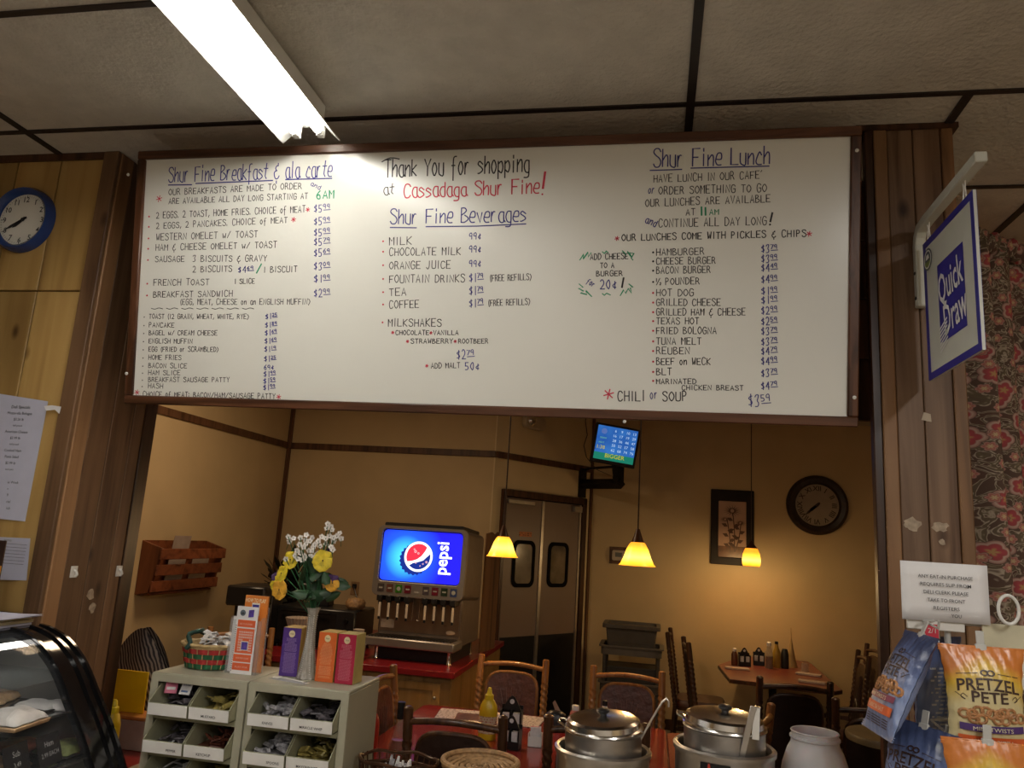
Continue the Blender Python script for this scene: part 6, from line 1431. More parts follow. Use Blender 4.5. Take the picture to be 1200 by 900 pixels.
# ---- left area: zebra bag, yellow panel, tub
M_zeb, ntz, bz = _new('zebra_fabric'); tc = N(ntz, 'ShaderNodeTexCoord'); mpz = N(ntz, 'ShaderNodeMapping'); mpz.inputs['Rotation'].default_value = (0, R(28), 0)
L(ntz, tc, 'Object', mpz, 'Vector'); wv = N(ntz, 'ShaderNodeTexWave', Scale=19.0, Distortion=3.0, Detail=1.5, _bands_direction='X'); wv.inputs['Detail Scale'].default_value = 1.2; L(ntz, mpz, 'Vector', wv, 'Vector')
rz_ = ramp(ntz, [(0.45, (0.02, 0.015, 0.018)), (0.60, (0.30, 0.25, 0.21))]); L(ntz, wv, 'Fac', rz_, 'Fac'); L(ntz, rz_, 'Color', bz, 'Base Color'); bz.inputs['Roughness'].default_value = 0.6
zb_ = thing('zebra_bag', 'zebra-striped slouchy fabric bag above the yellow panel at the left', 'bag', (-2.53, 3.74, 0.6605))
def bagf(u, v, s):
    x = (u-0.5)*0.38; q = math.sin(PI*min(1, max(0, u)))**0.28; zt = 0.06+0.465*q*(1-0.42*max(0, (u-0.45))*1.9); z = zt*v
    return (x*(1.1-0.05*v)+0.012*math.sin(v*9), s*0.06*math.sqrt(max(0, math.sin(PI*u)))*math.sin(PI*min(0.98, 0.15+0.8*(1-v)))+0.006*math.sin(14*u+5*v), z)
MB().grid(lambda u, v: bagf(u, v, -1), 24, 18).grid(lambda u, v: bagf(1-u, v, 1), 24, 18).build('bag_body', M_zeb, zb_, smooth=80)
MB().lathe([(0.010, -0.003), (0.022, 0), (0.024, 0.004), (0.012, 0.009)], 20, M=frame((-0.075, -0.062, 0.25), (1, 0, 0), (0, 0, 1)), caps=False).build('rosette', M_zeb, zb_)
yp = MB().bx((-0.11, -0.004, 0), (0.085, 0.004, 0.19)).build('yellow_panel', mat('yellow_display_panel', (0.85, 0.52, 0.005), 0.5, var=0.04), loc=(-2.47, 3.57, 0.812), bevel=0.002); tag(yp, 'plain yellow panel standing on a clear tub left of the bin cabinets', 'panel')
tb_ = thing('food_tub', 'clear plastic tub with an orange rim under the yellow panel', 'tub', (-2.43, 3.57, 0.6605))
M_tub = mat('cloudy_tub_plastic', (0.32, 0.25, 0.21), 0.25); MB().box((0, 0, 0.067), (0.25, 0.12, 0.134), top=1.06).build('tub_wall', M_tub, tb_, bevel=0.004); MB().bx((-0.14, -0.066, 0.134), (0.14, 0.066, 0.151)).build('rim', mat('orange_tub_rim', (0.50, 0.20, 0.05), 0.35), tb_, bevel=0.004)
# chair behind (only its top rail seen) by the basket
dup(c3, (-2.62, 4.85, 0), PI+0.5, 'brown chair whose top rail shows above the red and green basket')
# ================================================================== RED COUNTER, DISPENSER AND CLUTTER
M_cab = wood('honey_cabinet_wood', (0.30, 0.165, 0.05), (0.36, 0.205, 0.07), 0.45, freq=0.6)
sx0, sx1, sy0, sy1 = -3.05, -1.26, 5.20, 6.98
cab = thing('base_cabinet', 'honey wood base cabinet under the red counter', 'cabinet', (0, 0, 0))
MB().bx((sx0+0.03, sy0+0.05, 0.0), (sx1-0.03, sy1-0.02, 0.81)).build('carcass', M_cab, cab, smooth=0)
def cabdoor(x0, x1, front=True):
    M = frame((0, sy0+0.05, 0), (1, 0, 0), (0, 0, 1))
    b = MB(); b.bx((x0, 0.10, 0), (x1, 0.77, 0.006), M=M)
    ringprism(b, [(x0, 0.10), (x1, 0.10), (x1, 0.77), (x0, 0.77)], [(x0+0.05, 0.15), (x1-0.05, 0.15), (x1-0.05, 0.72), (x0+0.05, 0.72)], 0.006, 0.018, M=M)
    d = b.build('door', M_cab, cab, bevel=0.0015, smooth=0); MB().sph((x1-0.03 if front else x0+0.03, 0.68, 0.026), 0.011, M=M).build('knob', M_steeld, d)
cabdoor(-1.80, -1.36); cabdoor(-2.28, -1.84, False); cabdoor(-2.76, -2.32)
ct = MB().bx((sx0, sy0, 0.812), (sx1, sy1-0.01, 0.852)).build('worktop', mat('red_counter_laminate', (0.22, 0.012, 0.016), 0.3, var=0.06), bevel=0.003); tag(ct, 'red laminate worktop carrying the soda dispenser', 'worktop')
ZW = 0.8525
# ---- soda dispenser
M_sp = mat('dispenser_silver', (0.34, 0.31, 0.28), 0.33, 0.7, var=0.05); M_spd = mat('dispenser_side_grey', (0.22, 0.18, 0.15), 0.35, 0.5, var=0.08)
xw = 0.66
sd = thing('soda_dispenser', 'eight-valve soda fountain dispenser with a lit blue screen on the red worktop', 'soda dispenser', (-1.645, 5.60, ZW), -0.03)
h0 = 0.10
for sx in (-1, 1):
    for yy in (-0.10, 0.46): MB().lathe([(0.020, 0), (0.016, 0.01), (0.014, 0.09), (0.02, h0)], 14, c=(sx*0.27, yy, 0)).build('foot', M_chrome, sd)
MB().bx((-xw/2+0.06, -0.10, 0.002), (xw/2-0.05, 0.45, h0-0.012)).build('underside_shade', M_black, sd, smooth=0)  # black box paints in the shaded void between drip tray and worktop
bd = MB().bx((-xw/2+0.015, 0.0, h0), (xw/2-0.015, 0.52, 0.70)).build('cabinet', M_spd, sd, bevel=0.01)
MB().bx((-xw/2+0.03, -0.005, h0+0.08), (xw/2-0.03, 0.0, 0.44)).build('backsplash', mat('warm_steel_backsplash', (0.42, 0.31, 0.22), 0.28, 0.85, var=0.08, scale=4), sd, smooth=0)
MB().bx((-xw/2-0.01, -0.20, h0-0.01), (xw/2+0.0, 0.02, h0+0.055)).build('drip_tray', M_sp, sd, bevel=0.012, seg=2)
g = MB()
for k in range(26): g.bx((-xw/2+0.02+k*0.024, -0.185, h0+0.056), (-xw/2+0.032+k*0.024, -0.02, h0+0.060))
g.build('drip_grille', M_blackm, sd, smooth=0)
# top merchandiser (tilted back slightly), rounded frame
Mh = frame((0, -0.095, 0.435), (1, 0, 0), (0, 0.06, 1))
MB().prism(rrect(0, 0.245, xw+0.01, 0.50, 0.04), -0.50, -0.012, M=Mh).build('head_shell', M_spd, sd, bevel=0.004)
b = MB(); ringprism(b, rrect(0, 0.245, xw+0.03, 0.50, 0.045), rrect(0, 0.285, xw-0.045, 0.375, 0.03), -0.02, 0.022, M=Mh); b.build('head_frame', M_sp, sd, bevel=0.003)
MB().prism(rrect(0.0, 0.505, xw-0.05, 0.030, 0.012), -0.45, 0.0, M=Mh).build('top_cover', M_black, sd)
# screen: backlit panel with a cyan glow printed on the lit film
m, nt, b_ = _new('lit_blue_screen'); tc = N(nt, 'ShaderNodeTexCoord'); 
sb = N(nt, 'ShaderNodeVectorMath', _operation='DISTANCE'); L(nt, tc, 'Object', sb, 0); ctr_ = Mh @ Vector((-0.12, 0.275, 0.004)); sb.inputs[1].default_value = ctr_
r = ramp(nt, [(0.0, (0.08, 0.65, 0.95)), (0.08, (0.04, 0.40, 0.90)), (0.16, (0.012, 0.08, 0.75)), (0.30, (0.012, 0.008, 0.55))]); L(nt, sb, 'Value', r, 'Fac'); L(nt, r, 'Color', b_, 'Emission Color'); b_.inputs['Emission Strength'].default_value = 1.5; b_.inputs['Base Color'].default_value = (0.01, 0.02, 0.1, 1); b_.inputs['Roughness'].default_value = 0.15
MB().prism(rrect(0, 0.285, xw-0.025, 0.395, 0.035), -0.005, 0.0015, M=Mh).build('screen_border', M_black, sd, smooth=0)
scr = MB().prism(rrect(0, 0.285, xw-0.055, 0.362, 0.03), 0.0, 0.004, M=Mh).build('lit_screen', m, sd, smooth=0)
e_white = emis('lit_white_print', (0.95, 0.97, 1.0), 1.25); e_red = emis('lit_red_print', (0.85, 0.03, 0.06), 1.2); e_navy = emis('lit_navy_print', (0.01, 0.03, 0.28), 0.9); e_pale = emis('lit_pink_print', (0.95, 0.5, 0.55), 1.0)
gc = (-0.02, 0.285); gr = 0.098
# bottle-cap serration behind the globe, shifted to the lower left
n = 44; cap = [(gc[0]-0.028+(gr*1.13+(0.007 if k % 2 else -0.004))*math.cos(2*PI*k/n), gc[1]-0.022+(gr*1.10+(0.007 if k % 2 else -0.004))*math.sin(2*PI*k/n)) for k in range(n)]
MB().prism(cap, 0.0042, 0.0050, M=Mh).build('cap_emblem_edge', e_navy, scr, smooth=0)
MB().prism([(gc[0]+gr*1.10*math.cos(2*PI*k/40), gc[1]+gr*1.10*math.sin(2*PI*k/40)) for k in range(40)], 0.0050, 0.0056, M=Mh).build('globe_white', e_white, scr, smooth=0)
def seg_poly(a0, a1, curve): 
    p = [(math.cos(R(a0+(a1-a0)*k/24)), math.sin(R(a0+(a1-a0)*k/24))) for k in range(25)]+curve
    return [(gc[0]+gr*0.93*q[0], gc[1]+gr*0.93*q[1]) for q in p]
MB().prism(seg_poly(48, 205, [(-0.55, -0.38), (-0.1, -0.22), (0.25, 0.05), (0.50, 0.40)]), 0.0056, 0.0062, M=Mh).build('globe_red', e_red, scr, smooth=0)
MB().prism(seg_poly(226, 375, [(0.72, 0.02), (0.42, -0.28), (-0.05, -0.44), (-0.4, -0.52)]), 0.0056, 0.0062, M=Mh).build('globe_blue', e_navy, scr, smooth=0)
dr = MB()
for x, y, q in ((-0.045, 0.32, 0.010), (-0.022, 0.308, 0.008), (-0.055, 0.335, 0.006), (0.02, 0.235, 0.006), (-0.035, 0.24, 0.006), (0.045, 0.25, 0.008), (0.0, 0.22, 0.005)): ringprism(dr, [(x+q*math.cos(k*PI/6), y+q*math.sin(k*PI/6)) for k in range(12)], [(x+q*0.5*math.cos(k*PI/6), y+q*0.5*math.sin(k*PI/6)) for k in range(12)], 0.0062, 0.0066, M=Mh)
dr.build('droplets', e_pale, scr, smooth=0)
MB().text('pepsi', Mh @ T(0.155, 0.285, 0.0045) @ RZ(PI/2), h=0.092, w=0.228, bold=0.02).build('screen_lettering', e_white, scr, smooth=0)
# flavour tags, valves
cols = [(0.05, 0.04, 0.04), (0.10, 0.04, 0.03), (0.03, 0.14, 0.01), (0.11, 0.01, 0.02), None, (0.06, 0.05, 0.06), (0.12, 0.01, 0.025), (0.015, 0.03, 0.015), (0.03, 0.05, 0.16)]
for k, c in enumerate(cols):
    x = -xw/2+0.055+k*0.0685
    if c: 
        ft_ = MB().bx((x-0.024, 0.022, 0.022), (x+0.024, 0.078, 0.025), M=Mh).build('flavour_tag', mat('flavour_tag_print_%s' % 'abcdefghi'[k], c, 0.3, var=0.4, scale=60), sd, smooth=0)
        b = MB(); b.disc((x, 0.05, 0), 0.015, 0.0256, 16, M=Mh) if k in (2, 8) else b.bx((x-0.014, 0.045, 0.0254), (x+0.014, 0.055, 0.0258), M=Mh); b.build('flavour_emblem', mat('pale_flavour_print', (0.35, 0.36, 0.33), 0.4), ft_, smooth=0)
        v_ = MB().bx((x-0.020, -0.13, 0.395), (x+0.020, -0.02, 0.435)).lathe([(0.014, 0.365), (0.017, 0.395)], 12, c=(x, -0.10, 0)).build('valve', M_black, sd, bevel=0.003)
        MB().box((x+0.008, -0.125, 0.335), (0.016, 0.004, 0.10)).build('lever', mat('pale_valve_lever', (0.60, 0.52, 0.42), 0.3), v_, smooth=0); MB().box((x+0.008, -0.125, 0.278), (0.014, 0.010, 0.020)).build('lever_tip', M_black, v_, smooth=0)
    else:
        MB().text('MENU', Mh @ T(x, 0.035, 0.0225), h=0.010).build('badge_print', M_packw, sd, smooth=0)
        MB().tube([(x-0.02, -0.10, 0.43), (x-0.02, -0.12, 0.28), (x+0.03, -0.12, 0.28), (x+0.03, -0.10, 0.43)], 0.003, 6).build('ice_lever', M_chrome, sd)
MB().bx((-xw/2+0.04, -0.007, 0.20), (-xw/2+0.14, -0.005, 0.26)).build('notice_sticker', mat('beige_sticker', (0.50, 0.40, 0.32), 0.5), sd, smooth=0)
MB().prism([(0.035*math.cos(2*PI*k/20), 0.014*math.sin(2*PI*k/20)) for k in range(20)], 0, 0.002, M=frame((xw/2-0.09, -0.005, 0.20), (1, 0, 0), (0, 0, 1))).build('oval_badge', MATS['beige_sticker'], sd, smooth=0)
# brown card propped right behind the dispenser
cp = MB().prism([(0, 0), (0.34, 0), (0.34, 0.92), (0.30, 0.90), (0.26, 0.935), (0.2, 0.91), (0.12, 0.93), (0, 0.915)], 0, 0.012, M=frame((0, 0, 0), (0.15, 1, 0), (0, 0, 1))).build('cardboard_sheet', wood('brown_cardboard', (0.16, 0.075, 0.03), (0.20, 0.095, 0.04), 0.8), loc=(-1.31, 6.14, ZW), smooth=0); tag(cp, 'torn brown cardboard sheet standing upright behind the right side of the soda dispenser', 'cardboard')
# clutter left of the dispenser
tz = thing('toaster_oven', 'wide black counter oven behind the tea boxes, left of the soda dispenser', 'oven', (-2.50, 5.75, ZW))
MB().bx((-0.27, -0.16, 0.02), (0.37, 0.25, 0.295)).build('oven_body', M_black, tz, bevel=0.012)
MB().bx((-0.24, -0.166, 0.05), (0.22, -0.160, 0.26)).build('oven_door', mat('smoky_oven_glass', (0.015, 0.013, 0.012), 0.12, spec=0.3), tz, smooth=0); MB().tube([(-0.20, -0.19, 0.265), (0.18, -0.19, 0.265)], 0.007, 8).build('door_handle', M_blackm, tz)
for k in range(3): MB().lathe([(0.018, 0), (0.014, 0.018), (0, 0.018)], 14, M=frame((0.30, -0.161, 0.07+0.075*k), (1, 0, 0), (0, 0, 1))).build('oven_dial', M_blackm, tz)
for sx in (-0.24, 0.34):
    for sy in (-0.13, 0.22): MB().lathe([(0.014, 0), (0.014, 0.02)], 10, c=(sx, sy, 0)).build('foot', M_black, tz)
o = thing('black_canister', 'square black canister standing on the black counter oven', 'canister', (-2.49, 5.80, ZW+0.2955)); MB().bx((-0.07, -0.05, 0), (0.07, 0.06, 0.08)).build('canister_body', M_black, o, bevel=0.006); MB().bx((-0.075, -0.055, 0.08), (0.075, 0.065, 0.092)).build('lid', M_blackm, o, bevel=0.004)
cm_ = thing('coffee_brewer', 'tall black coffee brewer in the corner left of the vase', 'coffee brewer', (-2.86, 5.45, ZW), 0.1)
MB().bx((-0.15, -0.02, 0), (0.13, 0.20, 0.44)).build('brewer_tower', M_black, cm_, bevel=0.01); MB().bx((-0.15, -0.19, 0.30), (0.13, -0.02, 0.44)).build('brew_head', M_black, cm_, bevel=0.012); MB().bx((-0.15, -0.19, 0), (0.13, -0.02, 0.03)).build('warming_plate', M_black, cm_, bevel=0.006)
MB().lathe([(0.065, 0.032), (0.075, 0.06), (0.07, 0.13), (0.045, 0.17), (0.05, 0.185)], 24, c=(-0.01, -0.105, 0)).build('carafe', mat('dark_carafe_glass', (0.02, 0.012, 0.008), 0.05, spec=0.9), cm_)
pf = thing('coffee_filters', 'stack of white pleated coffee filters left of the purple tea box', 'coffee filters', (-2.44, 5.32, ZW))
MB().lathe([(0.05, 0.0), (0.056, 0.14), (0.096, 0.25), (0.088, 0.25), (0.05, 0.15), (0.0, 0.145)], 48, wob=lambda a, i: 1+0.05*math.cos(24*a)).build('filter_stack', mat('ivory_filter_paper', (0.42, 0.34, 0.28), 0.8), pf)
pl = thing('dark_plant', 'dark bushy artificial plant in the corner behind the brewer', 'plant', (-3.0, 6.28, ZW))
MB().lathe([(0.07, 0), (0.10, 0.16), (0.09, 0.16), (0.08, 0.14), (0, 0.14)], 20).build('pot', M_darkwood, pl)
rn = random.Random(21); M_dleaf = mat('near_black_leaf', (0.012, 0.014, 0.008), 0.6, var=0.4)
for k in range(150):
    a = rn.random()*2*PI; el = rn.uniform(-0.2, 1.5); l_ = rn.uniform(0.12, 0.40); d = Vector((math.cos(a)*math.cos(el), math.sin(a)*math.cos(el), math.sin(el)*1.1))
    c = Vector((0, 0, 0.2)); mb = MB(); p1 = c+d*l_*0.6+Vector((0, 0, 0.12)); 
    mb.tube([c-Vector((0, 0, 0.06)), c+d*l_*0.35+Vector((0, 0, 0.06)), p1], 0.003, 4); x = d.cross(Vector((0, 0, 1))).normalized()*0.034
    e = p1+d*l_*0.35; mb.add([p1-d*0.02, p1+d*0.07+x, e, p1+d*0.07-x], [(0, 1, 2, 3)]); mb.build('leaf', M_dleaf, pl, smooth=0)
cs = thing('cup_stack', 'short stack of pale paper cups left of the dispenser', 'cups', (-2.06, 5.50, ZW))
for k in range(5): MB().lathe([(0.030, 0.0+0.02*k), (0.040, 0.10+0.02*k), (0.042, 0.102+0.02*k), (0.038, 0.10+0.02*k)], 20).build('cup', mat('pale_paper_cup', (0.50, 0.42, 0.36), 0.6), cs)
gb = thing('grey_container', 'low grey plastic container in front of the pale paper cups', 'container', (-2.03, 5.36, ZW)); MB().box((0, 0, 0.045), (0.12, 0.10, 0.09), top=1.1).build('container_body', mat('grey_container_plastic', (0.25, 0.22, 0.20), 0.4), gb, bevel=0.004); MB().bx((-0.07, -0.06, 0.09), (0.07, 0.06, 0.10)).build('lid', MATS['grey_container_plastic'], gb, bevel=0.003)
bb = thing('brown_basket', 'small rounded brown basket on top of the black counter oven beside the dispenser', 'basket', (-2.19, 5.72, ZW+0.2955)); MB().lathe([(0.05, 0), (0.072, 0.02), (0.075, 0.05), (0.06, 0.075), (0.0, 0.085)], 24, wob=lambda a, i: 1+0.02*math.cos(20*a+i)).build('basket_body', M_wick, bb)
# wall outlet with plug and cord
ol = thing('wall_outlet', 'brown wall outlet with a black plug on the back wall left of the dispenser', 'outlet', (-2.70, YB-0.0005, 1.20))
Mo = frame((0, 0, 0), (1, 0, 0), (0, 0, 1)); MB().bx((-0.04, -0.06, 0), (0.04, 0.06, 0.006), M=Mo).build('cover_plate', mat('tan_outlet_plate', (0.30, 0.19, 0.09), 0.5), ol, bevel=0.002)
MB().bx((-0.018, 0.005, 0.006), (0.018, 0.04, 0.035), M=Mo).build('plug', M_black, ol, bevel=0.003); MB().tube([(0, -0.035, 0.02), (0.03, -0.06, -0.03), (0.09, -0.08, -0.16), (0.12, -0.10, -0.32)], 0.005, 6).build('cord', M_black, ol)

# ================================================================== WALL RACK (left dining wall)
M_rk = wood('reddish_rack_wood', (0.16, 0.045, 0.018), (0.23, 0.07, 0.028), 0.4, axis='X')
M_rkv = wood('reddish_rack_wood_side', (0.17, 0.05, 0.02), (0.26, 0.085, 0.033), 0.4, axis='Z')
a_ = gx(170, 632, XL+0.004); b__ = gx(262, 690, XL+0.004)
ry0, ry1, rz0, rz1 = 4.98, 5.80, 1.20, 1.575
rr_ = thing('magazine_rack', 'slatted reddish wood magazine rack on the left dining wall', 'magazine rack', (XL+0.001, ry0, rz0))
lw = ry1-ry0; lh_ = rz1-rz0
for y in (0, lw-0.025): MB().prism([(0, 0), (0.10, 0.02), (0.17, lh_-0.05), (0.0, lh_)], y, y+0.025, M=Matrix(((1, 0, 0, 0), (0, 0, 1, 0), (0, 1, 0, 0), (0, 0, 0, 1)))).build('side_board', M_rkv, rr_, bevel=0.003, smooth=0)
MB().bx((0, 0.025, 0.0), (0.012, lw-0.025, lh_)).build('back_board', M_rk, rr_, smooth=0); MB().bx((0.012, 0.025, 0.0), (0.10, lw-0.025, 0.015)).build('bottom_board', M_rk, rr_, smooth=0)
for k in range(3):
    z = 0.025+k*0.112; x = 0.105+0.068*(z+0.04)/lh_; MB().bx((x, -0.01, z), (x+0.014, lw+0.01, z+0.075), M=None).build('slat', M_rk, rr_, bevel=0.003, smooth=0)
for (y, h_, w_, lb, t_) in ((0.22, 0.40, 0.21, 'tall pale sheet sticking out of the left half of the wooden magazine rack', 0.10), (0.52, 0.30, 0.22, 'low pale paper in the right half of the wooden magazine rack', 0.08)):
    o = MB().bx((0, 0, 0), (0.003, w_, h_), M=RY(0.12)).build('rack_paper', mat('dim_pale_paper', (0.38, 0.30, 0.26), 0.7), loc=(XL+0.055, ry0+y, rz0+0.017), smooth=0); tag(o, lb, 'paper')

# ================================================================== BACK RIGHT WALL: picture, clock, thermostat, tubs
pc = thing('framed_picture', 'dark-framed sepia flower print on the far wall behind the small pendant lamp', 'picture', (0.795, YR-0.0005, 1.987))
Mpf = frame((0, 0, 0), (1, 0, 0), (0, 0, 1)); pw_, ph_ = 0.212, 0.375
b = MB(); ringprism(b, [(-pw_, -ph_), (pw_, -ph_), (pw_, ph_), (-pw_, ph_)], [(-pw_+0.075, -ph_+0.075), (pw_-0.075, -ph_+0.075), (pw_-0.075, ph_-0.115), (-pw_+0.075, ph_-0.115)], 0.0, 0.03, M=Mpf); b.build('frame', mat('near_black_frame', (0.012, 0.007, 0.005), 0.55, var=0.3, spec=0.25), pc, bevel=0.008, seg=2, smooth=0)
MB().bx((-pw_+0.04, -ph_+0.04, 0.0), (pw_-0.04, ph_-0.04, 0.012), M=Mpf).build('print', mat('sepia_print_ground', (0.48, 0.31, 0.22), 0.25, var=0.12, scale=6), pc, smooth=0)
MB().bx((-pw_+0.076, -ph_+0.076, 0.012), (pw_-0.076, -ph_+0.185, 0.0125), M=Mpf).build('print_ground_band', mat('sepia_print_earth', (0.14, 0.055, 0.025), 0.3, var=0.3, scale=20), pc, smooth=0)
b = MB()
for (x0, z0, x1, z1) in ((0.02, -0.24, 0.005, 0.145), (0.03, -0.24, 0.085, 0.04), (-0.02, -0.24, -0.05, 0.07)):
    ribbon(b, smooth_line([(x0, z0), ((x0+x1)/2+0.01, (z0+z1)/2), (x1, z1)]), 0.010, M=Mpf, z=0.0135)
    for k in range(5):
        q = 0.15+k*0.16; cx, cz = x0+(x1-x0)*q, z0+(z1-z0)*q; s = 1 if k % 2 else -1
        b.poly([(cx, cz), (cx+s*0.02, cz+0.032), (cx+s*0.062, cz+0.028), (cx+s*0.034, cz-0.004)], 0.0132, M=Mpf)
for cx, cz, r in ((0.000, 0.165, 0.095), (0.080, 0.045, 0.058), (-0.070, 0.075, 0.055)):
    for k in range(16):
        a = 2*PI*k/16; b.poly([(cx+0.2*r*math.cos(a-0.3), cz+0.2*r*math.sin(a-0.3)), (cx+r*math.cos(a), cz+r*0.62*math.sin(a)), (cx+0.2*r*math.cos(a+0.3), cz+0.2*r*math.sin(a+0.3))], 0.0138, M=Mpf)
b.build('flower_drawing', mat('sepia_print_ink', (0.09, 0.035, 0.02), 0.4), pc, smooth=0)
wall_clock('wall_clock', 'large round wall clock with a wide dark rim and Roman numerals on the far wall', (1.613, YR-0.0005, 2.252), 0.295,
           mat('dark_bronze_rim', (0.025, 0.014, 0.009), 0.35, var=0.4, scale=30), mat('antique_dial', (0.30, 0.24, 0.18), 0.5, var=0.12, scale=6), mat('dark_dial_ink', (0.03, 0.015, 0.01), 0.5), ['I', 'II', 'III', 'IIII', 'V', 'VI', 'VII', 'VIII', 'IX', 'X', 'XI', 'XII'], 0.088, 7, 38, 0.06)
th_ = thing('thermostat', 'pale thermostat on a brown backing plate right of the swing door', 'thermostat', (-0.325, YR-0.0005, 1.635))
MB().bx((-0.105, -0.085, 0), (0.105, 0.085, 0.01), M=Mpf).build('backing_plate', M_trimb, th_, bevel=0.002); MB().prism(rrect(-0.0, 0, 0.155, 0.105, 0.02), 0.01, 0.035, M=Mpf).build('thermostat_body', mat('beige_thermostat', (0.46, 0.38, 0.30), 0.4), th_, bevel=0.003); MB().bx((-0.045, -0.015, 0.035), (0.025, 0.030, 0.037), M=Mpf).build('display', mat('dark_lcd', (0.06, 0.06, 0.05), 0.3), th_, smooth=0)
# grey tubs on a cart
M_gt = mat('grey_bus_tub', (0.085, 0.075, 0.065), 0.45, var=0.1); M_gt2 = mat('grey_cart_plastic', (0.13, 0.115, 0.10), 0.45, var=0.1)
crt = thing('utility_cart', 'grey plastic utility cart carrying the bus tub beside the swing door', 'cart', (-0.165, 7.75, 0))
for z, m_ in ((0.74, M_gt2), (0.42, M_gt), (0.10, M_gt)):
    b = MB(); ringprism(b, rrect(0, 0, 0.56, 0.40, 0.04), rrect(0, 0, 0.52, 0.36, 0.03), z, z+0.075); b.prism(rrect(0, 0, 0.52, 0.36, 0.03), z, z+0.01); b.build('shelf_tray', m_, crt)
    b = MB(); ringprism(b, rrect(0, 0, 0.60, 0.44, 0.05), rrect(0, 0, 0.52, 0.36, 0.03), z+0.068, z+0.082); b.build('tray_rim', M_gt2, crt)
for sx in (-1, 1):
    for sy in (-1, 1): MB().tube([(sx*0.245, sy*0.17, 0.05), (sx*0.245, sy*0.17, 0.75)], 0.018, 10).build('upright', M_gt, crt); MB().lathe([(0.001, 0), (0.05, 0), (0.05, 0.03), (0.001, 0.03)], 16, M=T(sx*0.245-0.015, sy*0.17, 0.05) @ RY(PI/2)).build('caster', M_black, crt)
tbb = thing('bus_tub', 'dark grey bus tub with a wide rim on top of the utility cart', 'tub', (-0.17, 7.75, 0.7515))
b = MB(); b.box((0, 0, 0.12), (0.42, 0.30, 0.24), top=1.14); b.build('tub_wall', M_gt, tbb, bevel=0.015, seg=2)
b = MB(); ringprism(b, rrect(0, 0, 0.54, 0.40, 0.04), rrect(0, 0, 0.46, 0.32, 0.03), 0.225, 0.262); b.build('rim', M_gt, tbb, bevel=0.004)
MB().bx((-0.185, -0.165, 0.10), (0.185, -0.16, 0.105)).build('side_rib', M_gt, tbb, smooth=0)
t = thing('stacked_tub', 'darker bus tub sitting in the lower shelf of the utility cart', 'tub', (-0.165, 7.75, 0.4315)); MB().box((0, 0, 0.10), (0.44, 0.30, 0.20), top=1.08).build('tub_wall', mat('slate_tub', (0.045, 0.045, 0.045), 0.4), t, bevel=0.012); b = MB(); ringprism(b, rrect(0, 0, 0.50, 0.34, 0.04), rrect(0, 0, 0.44, 0.29, 0.03), 0.19, 0.205); b.build('rim', MATS['slate_tub'], t)

# far table things
ZF = 0.7605
caddy('black caddy of packets at the left of the bottles on the far table', 0.83, 7.42, ZF, 1.1, 0.1)
caddy('black caddy partly hidden behind the bottles on the far table', 0.97, 7.55, ZF, 1.1, -0.1)
bottle('syrup_bottle', 'clear syrup bottle with a brown fill on the far table', 'bottle', 1.04, 7.42, ZF, [(0.032, 0), (0.034, 0.01), (0.034, 0.12), (0.022, 0.16), (0.016, 0.19)], M_clr, M_white, [(0.020, 0.188), (0.020, 0.215), (0.012, 0.222)], liquid=([(0.03, 0.006), (0.031, 0.10), (0, 0.101)], mat('brown_syrup', (0.14, 0.04, 0.015), 0.2)))
bottle('oil_bottle', 'yellow mustard bottle with a dark cap on the far table', 'bottle', 1.115, 7.50, ZF, [(0.032, 0), (0.034, 0.01), (0.034, 0.13), (0.020, 0.165), (0.014, 0.20)], mat('dull_yellow_bottle', (0.40, 0.25, 0.03), 0.3), M_black, [(0.015, 0.20), (0.016, 0.222), (0.01, 0.224)])
bottle('dark_sauce_bottle', 'dark bottle at the right of the group on the far table', 'bottle', 1.185, 7.50, ZF, [(0.032, 0), (0.034, 0.01), (0.034, 0.12), (0.026, 0.15)], M_black, M_black, [(0.026, 0.15), (0.02, 0.165)])
bottle('red_sauce_bottle', 'small red-brown bottle at the left end of the group on the far table', 'bottle', 0.745, 7.42, ZF, [(0.026, 0), (0.028, 0.01), (0.028, 0.09), (0.016, 0.12)], mat('red_brown_bottle', (0.15, 0.05, 0.02), 0.3), M_white, [(0.017, 0.118), (0.017, 0.14), (0.01, 0.145)])
t = thing('dinner_bell_ornament', 'slender pale cone ornament with a wire tip on the far table', 'ornament', (1.26, 7.62, ZF)); MB().lathe([(0.055, 0), (0.035, 0.08), (0.012, 0.20), (0.004, 0.26), (0.003, 0.34)], 18).build('cone', mat('dim_tan_cone', (0.36, 0.24, 0.10), 0.5), t)
M_nap = mat('cream_napkin', (0.48, 0.36, 0.30), 0.7)
for (x, y, rz, lb) in ((0.745, 7.18, 0.0, 'folded pale napkin at the left corner of the far table'), (1.33, 7.20, -0.35, 'folded pale napkin right of the bottles on the far table'), (1.28, 6.80, -0.25, 'folded pale napkin nearest the shop on the far table')):
    t = thing('folded_napkin', lb, 'napkin', (x, y, ZF), rz); MB().bx((-0.10, -0.045, 0), (0.10, 0.045, 0.010)).bx((-0.10, -0.043, 0.010), (0.098, 0.040, 0.016)).build('napkin_cloth', M_nap, t, bevel=0.003)
t = thing('drinking_glass', 'small upturned glass beside the cone ornament on the far table', 'glass', (1.34, 7.42, ZF)); MB().lathe([(0.035, 0), (0.030, 0.07), (0.0, 0.072)], 20).build('glass_wall', M_clr, t)

